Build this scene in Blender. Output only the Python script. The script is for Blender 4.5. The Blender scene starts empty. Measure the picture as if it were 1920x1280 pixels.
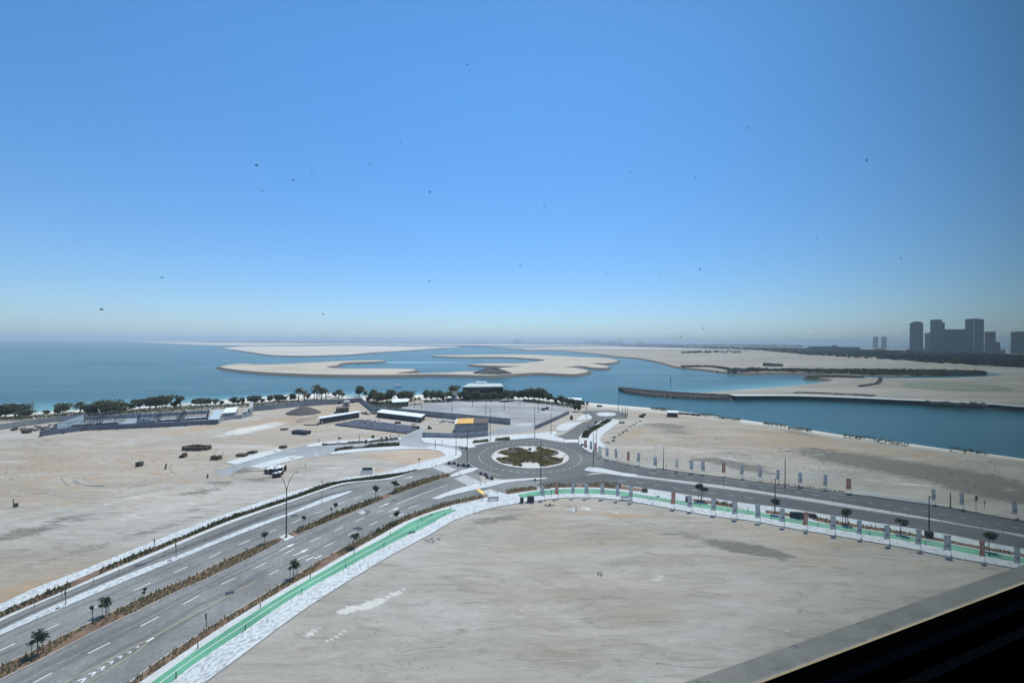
import bpy, bmesh, math, random
from mathutils import Vector, Matrix, noise
R = math.radians
SC = bpy.context.scene
COL = SC.collection

# ------------------------------------------------------------------ camera
F = 745.0                 # focal length in pixels of the 1920 wide photograph
HC = 44.0                 # eye height above the road
PITCH, ROLL = 0.00174, 0.0055
_f = Vector((0, math.cos(PITCH), math.sin(PITCH)))
_r = Vector((math.cos(ROLL), 0, math.sin(ROLL)))
_r = (_r - _f * _r.dot(_f)).normalized()
_u = _r.cross(_f)
cam_d = bpy.data.cameras.new('camera')
cam_d.sensor_width = 36.0
cam_d.lens = 36.0 * F / 1920.0
cam_d.clip_start = 0.02
cam_d.clip_end = 90000
cam = bpy.data.objects.new('camera', cam_d)
COL.objects.link(cam)
m = Matrix.Identity(4)
for i in range(3):
    m[i][0], m[i][1], m[i][2] = _r[i], _u[i], -_f[i]
m[0][3], m[1][3], m[2][3] = 0, 0, HC
cam.matrix_world = m
SC.camera = cam

# ------------------------------------------------------------------ world, sun, exposure
SUN_EL, SUN_AZ = R(68), R(38)     # high sun ahead and a little to the east
w = bpy.data.worlds.new('World'); SC.world = w; w.use_nodes = True
nt = w.node_tree
bg = nt.nodes['Background']
sky = nt.nodes.new('ShaderNodeTexSky')
sky.sky_type = 'NISHITA'; sky.sun_disc = False
sky.sun_elevation = SUN_EL; sky.sun_rotation = SUN_AZ
sky.air_density = 1.0; sky.dust_density = 0.2; sky.ozone_density = 1.5; sky.altitude = 0
hs = nt.nodes.new('ShaderNodeHueSaturation'); hs.inputs['Saturation'].default_value = 1.1; hs.inputs['Value'].default_value = 1.1
nt.links.new(sky.outputs[0], hs.inputs['Color'])
_g = nt.nodes.new('ShaderNodeTexCoord'); _s = nt.nodes.new('ShaderNodeSeparateXYZ'); nt.links.new(_g.outputs['Generated'], _s.inputs[0])
_cr = nt.nodes.new('ShaderNodeValToRGB'); _e = _cr.color_ramp.elements      # dusty Gulf air: greyer and bluer towards the horizon, deep blue overhead
for _p, _c in ((0.0, (.58, .70, .98)), (.10, (.58, .76, 1.0)), (.30, (.60, .92, 1.18)), (.55, (.64, 1.08, 1.36))):
    _q = _e.new(_p) if _p not in (0.0,) else _e[0]
    _q.position = _p; _q.color = (*_c, 1)
_e[len(_e) - 1].color = (.64, 1.08, 1.36, 1)
nt.links.new(_s.outputs['Z'], _cr.inputs[0])
_mx = nt.nodes.new('ShaderNodeMix'); _mx.data_type = 'RGBA'; _mx.blend_type = 'MULTIPLY'; _mx.inputs[0].default_value = 1.0
nt.links.new(hs.outputs[0], _mx.inputs[6]); nt.links.new(_cr.outputs[0], _mx.inputs[7]); nt.links.new(_mx.outputs[2], bg.inputs[0]); bg.inputs[1].default_value = 0.115
sd = bpy.data.lights.new('sun', 'SUN'); sd.energy = 3.7; sd.angle = R(0.53); sd.color = (1, .94, .83)
sun = bpy.data.objects.new('sun', sd); COL.objects.link(sun)
sdir = Vector((math.sin(SUN_AZ) * math.cos(SUN_EL), math.cos(SUN_AZ) * math.cos(SUN_EL), math.sin(SUN_EL)))
sun.rotation_euler = sdir.to_track_quat('Z', 'Y').to_euler()
sun.location = (0, 0, 400)
SC.view_settings.view_transform = 'Standard'
SC.view_settings.look = 'None'
SC.view_settings.exposure = 0.86
SC.view_settings.gamma = 1.0
SC.view_settings.use_curve_mapping = False
SC.render.engine = 'CYCLES'
SC.cycles.use_denoising = True
SC.cycles.max_bounces = 8
SC.cycles.diffuse_bounces = 3
SC.cycles.glossy_bounces = 3
SC.cycles.transparent_max_bounces = 24
SC.cycles.volume_bounces = 0
SC.cycles.sample_clamp_indirect = 4
SC.cycles.caustics_reflective = False

# ------------------------------------------------------------------ helpers
def ray(px, py):
    return _f * F + _r * (px - 960.0) - _u * (py - 640.0)

def G(px, py, z=0.0):
    """point of the horizontal plane z on the sight line measured in the photograph"""
    d = ray(px, py)
    t = (z - HC) / d.z
    return Vector((d.x * t, d.y * t, z))

def AT(px, py, Y):
    d = ray(px, py); t = Y / d.y
    return Vector((d.x * t, Y, HC + d.z * t))

def tag(o, label=None, cat=None, group=None, kind=None):
    if label: o['label'] = label
    if cat: o['category'] = cat
    if group: o['group'] = group
    if kind: o['kind'] = kind
    return o

def empty(name, loc=(0, 0, 0), rz=0.0):
    o = bpy.data.objects.new(name, None); COL.objects.link(o)
    o.empty_display_size = .2
    o.location = loc; o.rotation_euler = (0, 0, rz)
    return o

def link(name, me, parent=None, loc=None, rz=0.0):
    o = bpy.data.objects.new(name, me); COL.objects.link(o)
    if parent is not None: o.parent = parent
    if loc is not None: o.location = loc
    if rz: o.rotation_euler = (0, 0, rz)
    return o

def copy_tree(o, parent=None):
    c = o.copy(); COL.objects.link(c)
    if parent is not None:
        c.parent = parent
    for ch in list(o.children):
        copy_tree(ch, c)
    return c

ORD = ['first', 'second', 'third', 'fourth', 'fifth', 'sixth', 'seventh', 'eighth', 'ninth', 'tenth', 'eleventh', 'twelfth',
       'thirteenth', 'fourteenth', 'fifteenth', 'sixteenth', 'seventeenth', 'eighteenth', 'nineteenth', 'twentieth']
def ordn(i):
    if i < 20: return ORD[i]
    tens = {2: 'twenty', 3: 'thirty', 4: 'forty', 5: 'fifty', 6: 'sixty'}[(i + 1) // 10]
    k = (i + 1) % 10
    return {'twenty': 'twentieth', 'thirty': 'thirtieth', 'forty': 'fortieth', 'fifty': 'fiftieth', 'sixty': 'sixtieth'}[tens] if k == 0 else tens + '-' + ORD[k - 1]

class MB:
    def __init__(s):
        s.v = []; s.f = []; s.mi = []; s.uv = {}
    def quad(s, a, b, c, d, mi=0):
        n = len(s.v); s.v += [tuple(a), tuple(b), tuple(c), tuple(d)]; s.f.append((n, n + 1, n + 2, n + 3)); s.mi.append(mi)
    def tri(s, a, b, c, mi=0):
        n = len(s.v); s.v += [tuple(a), tuple(b), tuple(c)]; s.f.append((n, n + 1, n + 2)); s.mi.append(mi)
    def box(s, c, size, rz=0.0, mi=0, taper=1.0):
        hx, hy, hz = size[0] / 2, size[1] / 2, size[2] / 2
        n = len(s.v); ca, sa = math.cos(rz), math.sin(rz)
        for dz in (-1, 1):
            k = taper if dz > 0 else 1.0
            for dx, dy in ((-1, -1), (1, -1), (1, 1), (-1, 1)):
                x, y = dx * hx * k, dy * hy * k
                s.v.append((c[0] + x * ca - y * sa, c[1] + x * sa + y * ca, c[2] + dz * hz))
        for q in ((0, 3, 2, 1), (4, 5, 6, 7), (0, 1, 5, 4), (1, 2, 6, 5), (2, 3, 7, 6), (3, 0, 4, 7)):
            s.f.append(tuple(n + i for i in q)); s.mi.append(mi)
    def tube(s, pts, rad, n=6, mi=0, cap=True):
        base = len(s.v); k = len(pts)
        for i, p in enumerate(pts):
            p = Vector(p)
            a = Vector(pts[max(i - 1, 0)]); b = Vector(pts[min(i + 1, k - 1)])
            t = (b - a).normalized()
            e = Vector((1, 0, 0)) if abs(t.x) < .9 else Vector((0, 1, 0))
            u = t.cross(e).normalized(); v = t.cross(u)
            r = rad[i] if isinstance(rad, (list, tuple)) else rad
            for j in range(n):
                an = 2 * math.pi * j / n
                s.v.append(tuple(p + u * (r * math.cos(an)) + v * (r * math.sin(an))))
        for i in range(k - 1):
            for j in range(n):
                a = base + i * n + j; b = base + i * n + (j + 1) % n
                s.f.append((a, b, b + n, a + n)); s.mi.append(mi)
        if cap:
            s.f.append(tuple(base + j for j in range(n))[::-1]); s.mi.append(mi)
            s.f.append(tuple(base + (k - 1) * n + j for j in range(n))); s.mi.append(mi)
    def mesh(s, name, mats, smooth=False):
        me = bpy.data.meshes.new(name)
        me.from_pydata(s.v, [], s.f)
        for mt in (mats if isinstance(mats, (list, tuple)) else [mats]): me.materials.append(mt)
        if any(s.mi): me.polygons.foreach_set('material_index', s.mi)
        if smooth: me.polygons.foreach_set('use_smooth', [True] * len(me.polygons))
        me.update()
        return me
    def build(s, name, mats, parent=None, smooth=False):
        return link(name, s.mesh(name, mats, smooth), parent)

def catmull(pts, step):
    """resample a polyline smoothly at about the given spacing"""
    P = [Vector(p) for p in pts]
    if len(P) < 3:
        n = max(1, int((P[-1] - P[0]).length / step)); return [P[0].lerp(P[-1], i / n) for i in range(n + 1)]
    out = []
    for i in range(len(P) - 1):
        p0 = P[i - 1] if i else P[0] * 2 - P[1]
        p1, p2 = P[i], P[i + 1]
        p3 = P[i + 2] if i + 2 < len(P) else P[-1] * 2 - P[-2]
        n = max(1, int((p2 - p1).length / step))
        # centripetal, so uneven knots do not overshoot
        t0 = 0; t1 = t0 + max((p1 - p0).length, 1e-4) ** .5; t2 = t1 + max((p2 - p1).length, 1e-4) ** .5; t3 = t2 + max((p3 - p2).length, 1e-4) ** .5
        for k in range(n):
            t = t1 + (t2 - t1) * k / n
            A1 = p0 * ((t1 - t) / (t1 - t0)) + p1 * ((t - t0) / (t1 - t0))
            A2 = p1 * ((t2 - t) / (t2 - t1)) + p2 * ((t - t1) / (t2 - t1))
            A3 = p2 * ((t3 - t) / (t3 - t2)) + p3 * ((t - t2) / (t3 - t2))
            B1 = A1 * ((t2 - t) / (t2 - t0)) + A2 * ((t - t0) / (t2 - t0))
            B2 = A2 * ((t3 - t) / (t3 - t1)) + A3 * ((t - t1) / (t3 - t1))
            out.append(B1 * ((t2 - t) / (t2 - t1)) + B2 * ((t - t1) / (t2 - t1)))
    out.append(P[-1])
    return out

def arclen(P):
    s = [0.0]
    for a, b in zip(P, P[1:]): s.append(s[-1] + (b - a).length)
    return s

def resample(P, n):
    s = arclen(P); L = s[-1]; out = []; j = 0
    for i in range(n + 1):
        t = L * i / n
        while j < len(s) - 2 and s[j + 1] < t: j += 1
        k = (t - s[j]) / max(s[j + 1] - s[j], 1e-6)
        out.append(P[j].lerp(P[j + 1], min(max(k, 0), 1)))
    return out

def gl(pix, z=0.0, step=1.5):
    """smooth ground line through measured points"""
    return catmull([G(x, y, z) for x, y in pix], step)

def strip(name, A, B, z, mat, side=0.0, kind='structure', parent=None, n=None, label=None):
    """band between ground lines A and B, top at z, with side faces down by `side`"""
    A = gl(A) if not isinstance(A[0], Vector) else A
    B = gl(B) if not isinstance(B[0], Vector) else B
    n = n or max(2, int(max(arclen(A)[-1], arclen(B)[-1]) / 2.0))
    A = resample(A, n); B = resample(B, n)
    sA = arclen(A)
    v = []; f = []; uv = []
    for i in range(n + 1):
        v.append((A[i].x, A[i].y, z)); v.append((B[i].x, B[i].y, z))
    for i in range(n):
        f.append((2 * i, 2 * i + 1, 2 * i + 3, 2 * i + 2))
        wa, wb = (B[i] - A[i]).length, (B[i + 1] - A[i + 1]).length
        uv += [(sA[i], 0), (sA[i], wa), (sA[i + 1], wb), (sA[i + 1], 0)]
    if side > 0:
        b = len(v)
        for i in range(n + 1):
            v.append((A[i].x, A[i].y, z - side)); v.append((B[i].x, B[i].y, z - side))
        for i in range(n):
            f.append((2 * i, 2 * i + 2, b + 2 * i + 2, b + 2 * i)); uv += [(0, 0)] * 4
            f.append((2 * i + 1, b + 2 * i + 1, b + 2 * i + 3, 2 * i + 3)); uv += [(0, 0)] * 4
        f.append((0, b, b + 1, 1)); uv += [(0, 0)] * 4
        f.append((2 * n, 2 * n + 1, b + 2 * n + 1, b + 2 * n)); uv += [(0, 0)] * 4
    me = bpy.data.meshes.new(name); me.from_pydata(v, [], f)
    u = me.uv_layers.new(name='UVMap')
    for i, c in enumerate(uv): u.data[i].uv = c
    me.materials.append(mat)
    # keep the top face up
    if me.polygons[0].normal.z < 0: me.flip_normals()
    o = link(name, me, parent)
    return tag(o, kind=kind, label=label)

def poly(name, pix, z, mat, side=0.0, kind='structure', parent=None, smooth=True, label=None, world=None, step=2.0):
    P = world if world else [G(x, y, 0) for x, y in pix]
    if smooth:
        P = catmull(P + [P[0]], step)[:-1]
    bm = bmesh.new()
    vs = [bm.verts.new((p.x, p.y, z)) for p in P]
    top = bm.faces.new(vs)
    if top.normal.z < 0 or (bm.normal_update() or top.normal.z < 0): top.normal_flip()
    if side > 0:
        lo = [bm.verts.new((p.x, p.y, z - side)) for p in P]
        k = len(P)
        for i in range(k):
            bm.faces.new((vs[i], lo[i], lo[(i + 1) % k], vs[(i + 1) % k]))
        bmesh.ops.recalc_face_normals(bm, faces=[f for f in bm.faces if f is not top])
    bmesh.ops.triangulate(bm, faces=[top])
    uvl = bm.loops.layers.uv.new('UVMap')
    for f in bm.faces:
        for l in f.loops: l[uvl].uv = (l.vert.co.x, l.vert.co.y)
    me = bpy.data.meshes.new(name); bm.to_mesh(me); bm.free()
    me.materials.append(mat)
    return tag(link(name, me, parent), kind=kind, label=label)

def ribbon(mb, pts, width, z, mi=0):
    """flat painted line along ground points"""
    k = len(pts)
    for i in range(k - 1):
        a, b = pts[i], pts[i + 1]
        def nrm(j):
            t = (pts[min(j + 1, k - 1)] - pts[max(j - 1, 0)]); t.z = 0; t.normalize()
            return Vector((-t.y, t.x, 0)) * (width / 2)
        na, nb = nrm(i), nrm(i + 1)
        q = [a + na, a - na, b - nb, b + nb]
        mb.quad(*[(p.x, p.y, z) for p in q], mi=mi)

def kerb_line(name, pix, wd=0.22, z=0.16, mat=None, parent=None, closed=False):
    P = gl(pix) if not isinstance(pix[0], Vector) else pix
    mb = MB()
    k = len(P)
    for i in range(k - 1):
        a, b = P[i], P[i + 1]
        def nrm(j):
            t = (P[min(j + 1, k - 1)] - P[max(j - 1, 0)]); t.z = 0; t.normalize()
            return Vector((-t.y, t.x, 0)) * (wd / 2)
        na, nb = nrm(i), nrm(i + 1)
        A0, A1, B0, B1 = a + na, a - na, b + nb, b - nb
        T = lambda p, zz: (p.x, p.y, zz)
        mb.quad(T(A1, z), T(B1, z), T(B0, z), T(A0, z))
        mb.quad(T(A0, z), T(B0, z), T(B0, -.1), T(A0, -.1))
        mb.quad(T(B1, z), T(A1, z), T(A1, -.1), T(B1, -.1))
    return tag(mb.build(name, mat, parent), kind='structure')

# ------------------------------------------------------------------ materials
class N:
    """small node-graph writer"""
    def __init__(s, name):
        s.m = bpy.data.materials.new(name); s.m.use_nodes = True
        s.t = s.m.node_tree; s.b = s.t.nodes['Principled BSDF']; s.b.inputs['Roughness'].default_value = .8
        s.b.inputs['Specular IOR Level'].default_value = .3
    def n(s, ty, **kw):
        x = s.t.nodes.new(ty)
        for k, v in kw.items(): setattr(x, k, v)
        return x
    def l(s, a, b): s.t.links.new(a, b)
    def pos(s, scale=(1, 1, 1), rot=(0, 0, 0)):
        g = s.n('ShaderNodeNewGeometry'); mp = s.n('ShaderNodeMapping')
        mp.inputs['Scale'].default_value = scale; mp.inputs['Rotation'].default_value = rot
        s.l(g.outputs['Position'], mp.inputs[0]); return mp.outputs[0]
    def noise(s, vec, scale, detail=5, rough=.6, dist=0.0):
        x = s.n('ShaderNodeTexNoise'); x.inputs['Scale'].default_value = scale; x.inputs['Detail'].default_value = detail
        x.inputs['Roughness'].default_value = rough; x.inputs['Distortion'].default_value = dist
        if vec is not None: s.l(vec, x.inputs['Vector'])
        return x.outputs['Fac']
    def ramp(s, fac, stops, interp='LINEAR'):
        x = s.n('ShaderNodeValToRGB'); x.color_ramp.interpolation = interp
        e = x.color_ramp.elements
        while len(e) < len(stops): e.new(.5)
        for q, (p, c) in zip(e, stops):
            q.position = p; q.color = (*c, 1) if len(c) == 3 else c
        s.l(fac, x.inputs[0]); return x.outputs[0]
    def mix(s, fac, a, b, mode='MIX'):
        x = s.n('ShaderNodeMix', data_type='RGBA', blend_type=mode)
        for sock, val in ((x.inputs[0], fac), (x.inputs[6], a), (x.inputs[7], b)):
            if isinstance(val, (int, float)): sock.default_value = val
            elif isinstance(val, tuple): sock.default_value = (*val, 1) if len(val) == 3 else val
            else: s.l(val, sock)
        return x.outputs[2]
    def math(s, op, a, b=None, clamp=False):
        x = s.n('ShaderNodeMath', operation=op, use_clamp=clamp)
        for sock, val in ((x.inputs[0], a), (x.inputs[1], b)):
            if val is None: continue
            if isinstance(val, (int, float)): sock.default_value = val
            else: s.l(val, sock)
        return x.outputs[0]
    def color(s, c):
        if isinstance(c, tuple): s.b.inputs['Base Color'].default_value = (*c, 1)
        else: s.l(c, s.b.inputs['Base Color'])
    def bump(s, h, strength=.3, dist=.1):
        x = s.n('ShaderNodeBump'); x.inputs['Strength'].default_value = strength; x.inputs['Distance'].default_value = dist
        s.l(h, x.inputs['Height']); s.l(x.outputs[0], s.b.inputs['Normal'])

def G8(r, g, b):   # sRGB 0..255 to linear
    f = lambda c: (c / 255 / 12.92) if c / 255 <= .04045 else ((c / 255 + .055) / 1.055) ** 2.4
    return (f(r), f(g), f(b))

def simple(name, c, rough=.75, var=.18, scale=.6, metal=0.0, spec=.3, bump=0.0, aniso=(1, 1, 1)):
    m = N(name)
    fac = m.noise(m.pos(aniso), scale, 4)
    lo = tuple(x * (1 - var) for x in c); hi = tuple(min(1, x * (1 + var)) for x in c)
    m.color(m.ramp(fac, [(.3, lo), (.7, hi)]))
    m.b.inputs['Roughness'].default_value = rough; m.b.inputs['Metallic'].default_value = metal
    m.b.inputs['Specular IOR Level'].default_value = spec
    if bump: m.bump(fac, bump)
    return m.m

def sand_mat(name, base, tan, dark, pale, attr=True, s=1.0):
    m = N(name)
    p = m.pos((1, 1, 1)); ps = m.pos((.35, 1.4, 1), (0, 0, R(-14)))
    big = m.noise(p, .012 * s, 4, .55); mid = m.noise(ps, .05 * s, 7, .62, .8); fine = m.noise(p, .9 * s, 6, .7); strk = m.noise(ps, .22 * s, 9, .74, 1.4)
    c = m.mix(m.ramp(big, [(.38, (0, 0, 0)), (.62, (1, 1, 1))]), base, tuple(x * .55 + y * .4 for x, y in zip(base, tan)))
    c = m.mix(m.ramp(mid, [(.42, (0, 0, 0)), (.66, (.85,) * 3)]), c, pale)
    c = m.mix(m.ramp(strk, [(.50, (0, 0, 0)), (.70, (.62,) * 3)]), c, dark)
    c = m.mix(m.ramp(m.noise(ps, .45 * s, 9, .75, .8), [(.52, (0, 0, 0)), (.72, (.55,) * 3)]), c, pale)
    c = m.mix(m.ramp(m.noise(m.pos((.5, 1.2, 1), (3, 5, 0)), .03 * s, 6, .65, .5), [(.50, (0, 0, 0)), (.68, (.5,) * 3)]), c, tan)
    if attr:
        at = m.n('ShaderNodeAttribute', attribute_name='stain')
        sp = m.n('ShaderNodeSeparateColor'); m.l(at.outputs['Color'], sp.inputs[0])
        rg = m.math('ADD', m.math('MULTIPLY', m.noise(ps, .30 * s, 9, .78, 1.2), 3.6), -1.85)
        def ch(sock, sharp):
            v = m.math('ADD', sock, m.math('MULTIPLY', rg, 1.2))
            v = m.math('MULTIPLY', m.math('SUBTRACT', v, .40), sharp, True)
            return m.math('MULTIPLY', v, m.math('MINIMUM', m.math('MULTIPLY', sock, 6.0), 1.0))
        c = m.mix(m.math('MULTIPLY', ch(sp.outputs[0], 1.5), .85), c, tan)
        c = m.mix(m.math('MULTIPLY', ch(sp.outputs[1], 2.2), .85), c, dark)
        c = m.mix(m.math('MULTIPLY', ch(sp.outputs[2], 2.6), .9), c, (.66, .635, .57))
        c = m.mix(at.outputs['Alpha'], c, (.74, .70, .62))
    c = m.mix(m.math('MULTIPLY', fine, .25), c, dark)
    m.color(c)
    m.bump(m.math('ADD', fine, m.math('MULTIPLY', strk, 3.0)), .6, .35)
    m.b.inputs['Roughness'].default_value = .95; m.b.inputs['Specular IOR Level'].default_value = .1
    return m.m

M = {}
M['sand'] = sand_mat('sand', (.375, .352, .305), (.41, .295, .19), (.165, .152, .125), (.52, .495, .44))
M['sand_plain'] = sand_mat('sand_plain', (.39, .35, .29), (.40, .30, .21), (.235, .215, .185), (.50, .46, .40), attr=False)
M['sand_tan'] = sand_mat('sand_tan', (.43, .335, .245), (.43, .30, .20), (.33, .27, .2), (.52, .45, .36), attr=False, s=2)
M['island_sand'] = sand_mat('island_sand', (.43, .385, .305), (.40, .33, .24), (.27, .235, .18), (.54, .495, .41), attr=False, s=.35)
M['far_sand'] = sand_mat('far_sand', (.34, .305, .25), (.26, .22, .17), (.15, .145, .12), (.50, .46, .39), attr=False, s=.3)
M['rock'] = simple('revetment_rock', (.10, .087, .074), .9, .45, .5, bump=.5)
M['rock_dark'] = simple('dark_rock', (.10, .095, .09), .9, .5, .6, bump=.6)

def paver_mat(name, light, grey, share, ux, uy, mortar=.02, bw=.62, bh=.3):
    m = N(name)
    uv = m.n('ShaderNodeUVMap'); mp = m.n('ShaderNodeMapping'); mp.inputs['Scale'].default_value = (ux, uy, 1)
    m.l(uv.outputs[0], mp.inputs[0])
    br = m.n('ShaderNodeTexBrick'); m.l(mp.outputs[0], br.inputs['Vector'])
    br.inputs['Color1'].default_value = (0, 0, 0, 1); br.inputs['Color2'].default_value = (1, 1, 1, 1); br.inputs['Mortar'].default_value = (.5, .5, .5, 1)
    br.inputs['Scale'].default_value = 1; br.inputs['Mortar Size'].default_value = mortar
    br.inputs['Brick Width'].default_value = bw; br.inputs['Row Height'].default_value = bh; br.inputs['Bias'].default_value = 0
    wear = m.noise(m.pos(), .15, 5, .6)
    c = m.ramp(br.outputs['Color'], [(0, grey), (share, light)], 'CONSTANT')
    c = m.mix(br.outputs['Fac'], c, tuple(x * .6 for x in light))
    c = m.mix(m.ramp(wear, [(.4, (0, 0, 0)), (.75, (.35,) * 3)]), c, tuple(x * .72 for x in light))
    m.color(c); m.b.inputs['Roughness'].default_value = .8
    m.bump(br.outputs['Fac'], -.4, .01)
    return m.m
M['walk'] = paver_mat('patterned_pavement', (.60, .615, .60), (.31, .33, .34), .32, 1, 1, bw=.44, bh=.22)
M['walk_plain'] = paver_mat('pale_pavement', (.56, .57, .545), (.46, .47, .455), .25, 1, 1, .015)

def road_mat(name, base, lo, hi, block=True):
    m = N(name)
    ps = m.pos((.5, .9, 1), (0, 0, R(-20)))
    big = m.noise(ps, .06, 5, .6, .6); mid = m.noise(m.pos(), .35, 6, .7); fine = m.noise(m.pos(), 3.0, 3, .7)
    c = m.ramp(big, [(.30, lo), (.5, base), (.72, hi)])
    c = m.mix(m.ramp(mid, [(.45, (0, 0, 0)), (.75, (.4,) * 3)]), c, lo)
    if block:
        uv = m.n('ShaderNodeUVMap'); br = m.n('ShaderNodeTexBrick'); m.l(uv.outputs[0], br.inputs['Vector'])
        br.inputs['Color1'].default_value = (.86,) * 3 + (1,); br.inputs['Color2'].default_value = (1.12,) * 3 + (1,); br.inputs['Mortar'].default_value = (.7,) * 3 + (1,)
        br.inputs['Scale'].default_value = 1; br.inputs['Mortar Size'].default_value = .02; br.inputs['Brick Width'].default_value = .5; br.inputs['Row Height'].default_value = .5
        c = m.mix(1.0, c, br.outputs['Color'], 'MULTIPLY')
    c = m.mix(m.math('MULTIPLY', fine, .2), c, lo)
    m.color(c); m.bump(fine, .15, .02); m.b.inputs['Roughness'].default_value = .85
    return m.m
M['road_block'] = road_mat('grey_block_paving', (.215, .212, .197), (.145, .143, .135), (.285, .283, .268))
M['road_dark'] = road_mat('roundabout_asphalt', (.125, .124, .116), (.095, .095, .09), (.17, .17, .16), False)
M['road_right'] = road_mat('dark_asphalt', (.098, .098, .095), (.075, .076, .076), (.13, .13, .125), False)
M['road_blue'] = road_mat('pale_access_paving', (.31, .325, .32), (.23, .245, .245), (.38, .40, .395))
M['lot'] = road_mat('car_park_paving', (.30, .30, .29), (.19, .19, .185), (.42, .42, .41), False)
M['kerb'] = simple('kerb_stone', (.40, .395, .37), .8, .15, 1.5)
M['white_paint'] = simple('white_road_paint', (.66, .66, .63), .6, .12, 1.2)
M['yellow_paint'] = simple('worn_yellow_paint', (.45, .36, .20), .7, .3, .9)
M['yellow_solid'] = simple('yellow_paint', (.72, .47, .10), .7, .15, .9)
M['green'] = simple('green_cycle_paint', (.10, .29, .175), .8, .22, .12)
M['soil'] = simple('planting_soil', (.175, .115, .078), .95, .4, .8, bump=.5)
M['soil_dark'] = simple('dark_soil', (.075, .058, .045), .95, .3, .8)
def foliage(name, a, b, scale=.8):
    m = N(name)
    g = m.n('ShaderNodeNewGeometry'); oi = m.n('ShaderNodeObjectInfo')
    f = m.noise(m.pos(), scale, 3)
    f = m.math('ADD', m.math('MULTIPLY', f, .7), m.math('MULTIPLY', g.outputs['Random Per Island'], .5))
    c = m.ramp(f, [(.25, a), (.8, b)])
    m.color(c); m.b.inputs['Roughness'].default_value = .7; m.b.inputs['Specular IOR Level'].default_value = .15
    tr = m.n('ShaderNodeBsdfTranslucent'); m.l(c, tr.inputs[0]); mx = m.n('ShaderNodeMixShader'); mx.inputs[0].default_value = .4
    m.l(m.b.outputs[0], mx.inputs[1]); m.l(tr.outputs[0], mx.inputs[2]); m.l(mx.outputs[0], m.t.nodes['Material Output'].inputs['Surface'])
    return m.m
M['leaf'] = foliage('tree_leaves', (.018, .027, .016), (.065, .08, .042))
M['leaf_shore'] = foliage('shore_tree_leaves', (.055, .062, .04), (.17, .175, .11), .3)
M['leaf_palm'] = foliage('palm_fronds', (.06, .062, .038), (.16, .15, .09), .5)
M['hedge'] = foliage('hedge_leaves', (.035, .042, .022), (.12, .125, .06), .7)
M['tuft'] = foliage('bed_plants', (.13, .11, .05), (.33, .27, .14), .4)
M['tuft_green'] = foliage('green_bed_plants', (.07, .08, .035), (.19, .19, .08), .4)
M['cover'] = foliage('roundabout_cover', (.11, .095, .035), (.26, .215, .09), .5)
M['mangrove'] = foliage('mangrove_leaves', (.035, .045, .028), (.07, .08, .045), .05)
M['bark'] = simple('bark', (.12, .09, .065), .9, .3, 3)
M['stake'] = simple('wooden_stake', (.20, .15, .11), .85, .25, 3)
M['steel_dark'] = simple('dark_painted_steel', (.045, .045, .048), .5, .15, 1, spec=.5)
M['steel_brown'] = simple('bronze_painted_steel', (.10, .085, .075), .5, .15, 1, spec=.5)
M['steel_grey'] = simple('galvanised_steel', (.30, .31, .32), .5, .1, 1, metal=.3)
M['lamp_glass'] = simple('lamp_lens', (.55, .55, .52), .3, .05, 1)
M['concrete'] = simple('grey_concrete', (.31, .31, .305), .85, .18, .35, bump=.1)
M['wall_panel'] = simple('wall_panel_concrete', (.285, .285, .275), .85, .2, .3)
M['hoarding'] = simple('hoarding_sheet', (.155, .16, .185), .6, .15, .4)
M['white_wall'] = simple('white_render', (.72, .71, .68), .8, .1, .4)
M['dark_wood'] = simple('dark_timber', (.055, .045, .035), .85, .35, 2)
M['block_brown'] = simple('stacked_brown_blocks', (.085, .068, .045), .9, .4, 2)
M['cabin'] = simple('dark_cabin_sheet', (.04, .042, .05), .55, .25, .5, spec=.4)
M['roof_white'] = simple('white_metal_roof', (.70, .72, .73), .5, .08, .6)
M['roof_yellow'] = simple('yellow_canopy', (.66, .37, .10), .6, .12, .5)
M['gravel'] = simple('dark_gravel', (.085, .08, .075), .95, .45, 1.2, bump=.6)
M['slab_stack'] = simple('paver_stack', (.095, .105, .13), .8, .35, 1.4)
M['court_floor'] = simple('court_floor', (.27, .305, .33), .8, .25, .12)
M['court_pale'] = simple('court_pale_sheet', (.37, .44, .46), .6, .12, .3)
M['court_grey'] = simple('court_back_sheet', (.27, .30, .33), .7, .25, .3)
M['glass_dark'] = simple('dark_glass', (.022, .025, .03), .2, .2, .4, spec=.6)
M['brown_wall'] = simple('brown_facade', (.11, .085, .07), .8, .25, .4)
def cloth_mat(name, c):
    m = N(name); f = m.noise(m.pos(), 2, 3); cc = m.ramp(f, [(.3, tuple(x * .88 for x in c)), (.7, tuple(min(1, x * 1.1) for x in c))]); m.color(cc)
    tr = m.n('ShaderNodeBsdfTranslucent'); m.l(cc, tr.inputs[0]); mx = m.n('ShaderNodeMixShader'); mx.inputs[0].default_value = .45
    m.l(m.b.outputs[0], mx.inputs[1]); m.l(tr.outputs[0], mx.inputs[2]); m.l(mx.outputs[0], m.t.nodes['Material Output'].inputs['Surface']); return m.m
M['banner_red'] = cloth_mat('red_banner', (.40, .17, .13))
M['banner_grey'] = cloth_mat('grey_banner', (.37, .385, .41))
M['banner_cream'] = cloth_mat('cream_banner', (.62, .61, .52))
M['banner_ink'] = simple('banner_print', (.12, .14, .21), .8, .1, 2)
M['banner_white'] = simple('banner_white_print', (.62, .58, .54), .8, .1, 2)
M['barrier'] = simple('barrier_plastic', (.085, .055, .055), .7, .4, 2)
M['barrier_white'] = simple('pale_barrier_plastic', (.42, .41, .40), .7, .1, 2)
M['black'] = simple('black_paint', (.0010, .0010, .0014), .95, .1, 4, spec=.01)
M['navy'] = simple('navy_paint', (.0022, .0045, .009), .9, .1, 4, spec=.02)
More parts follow.
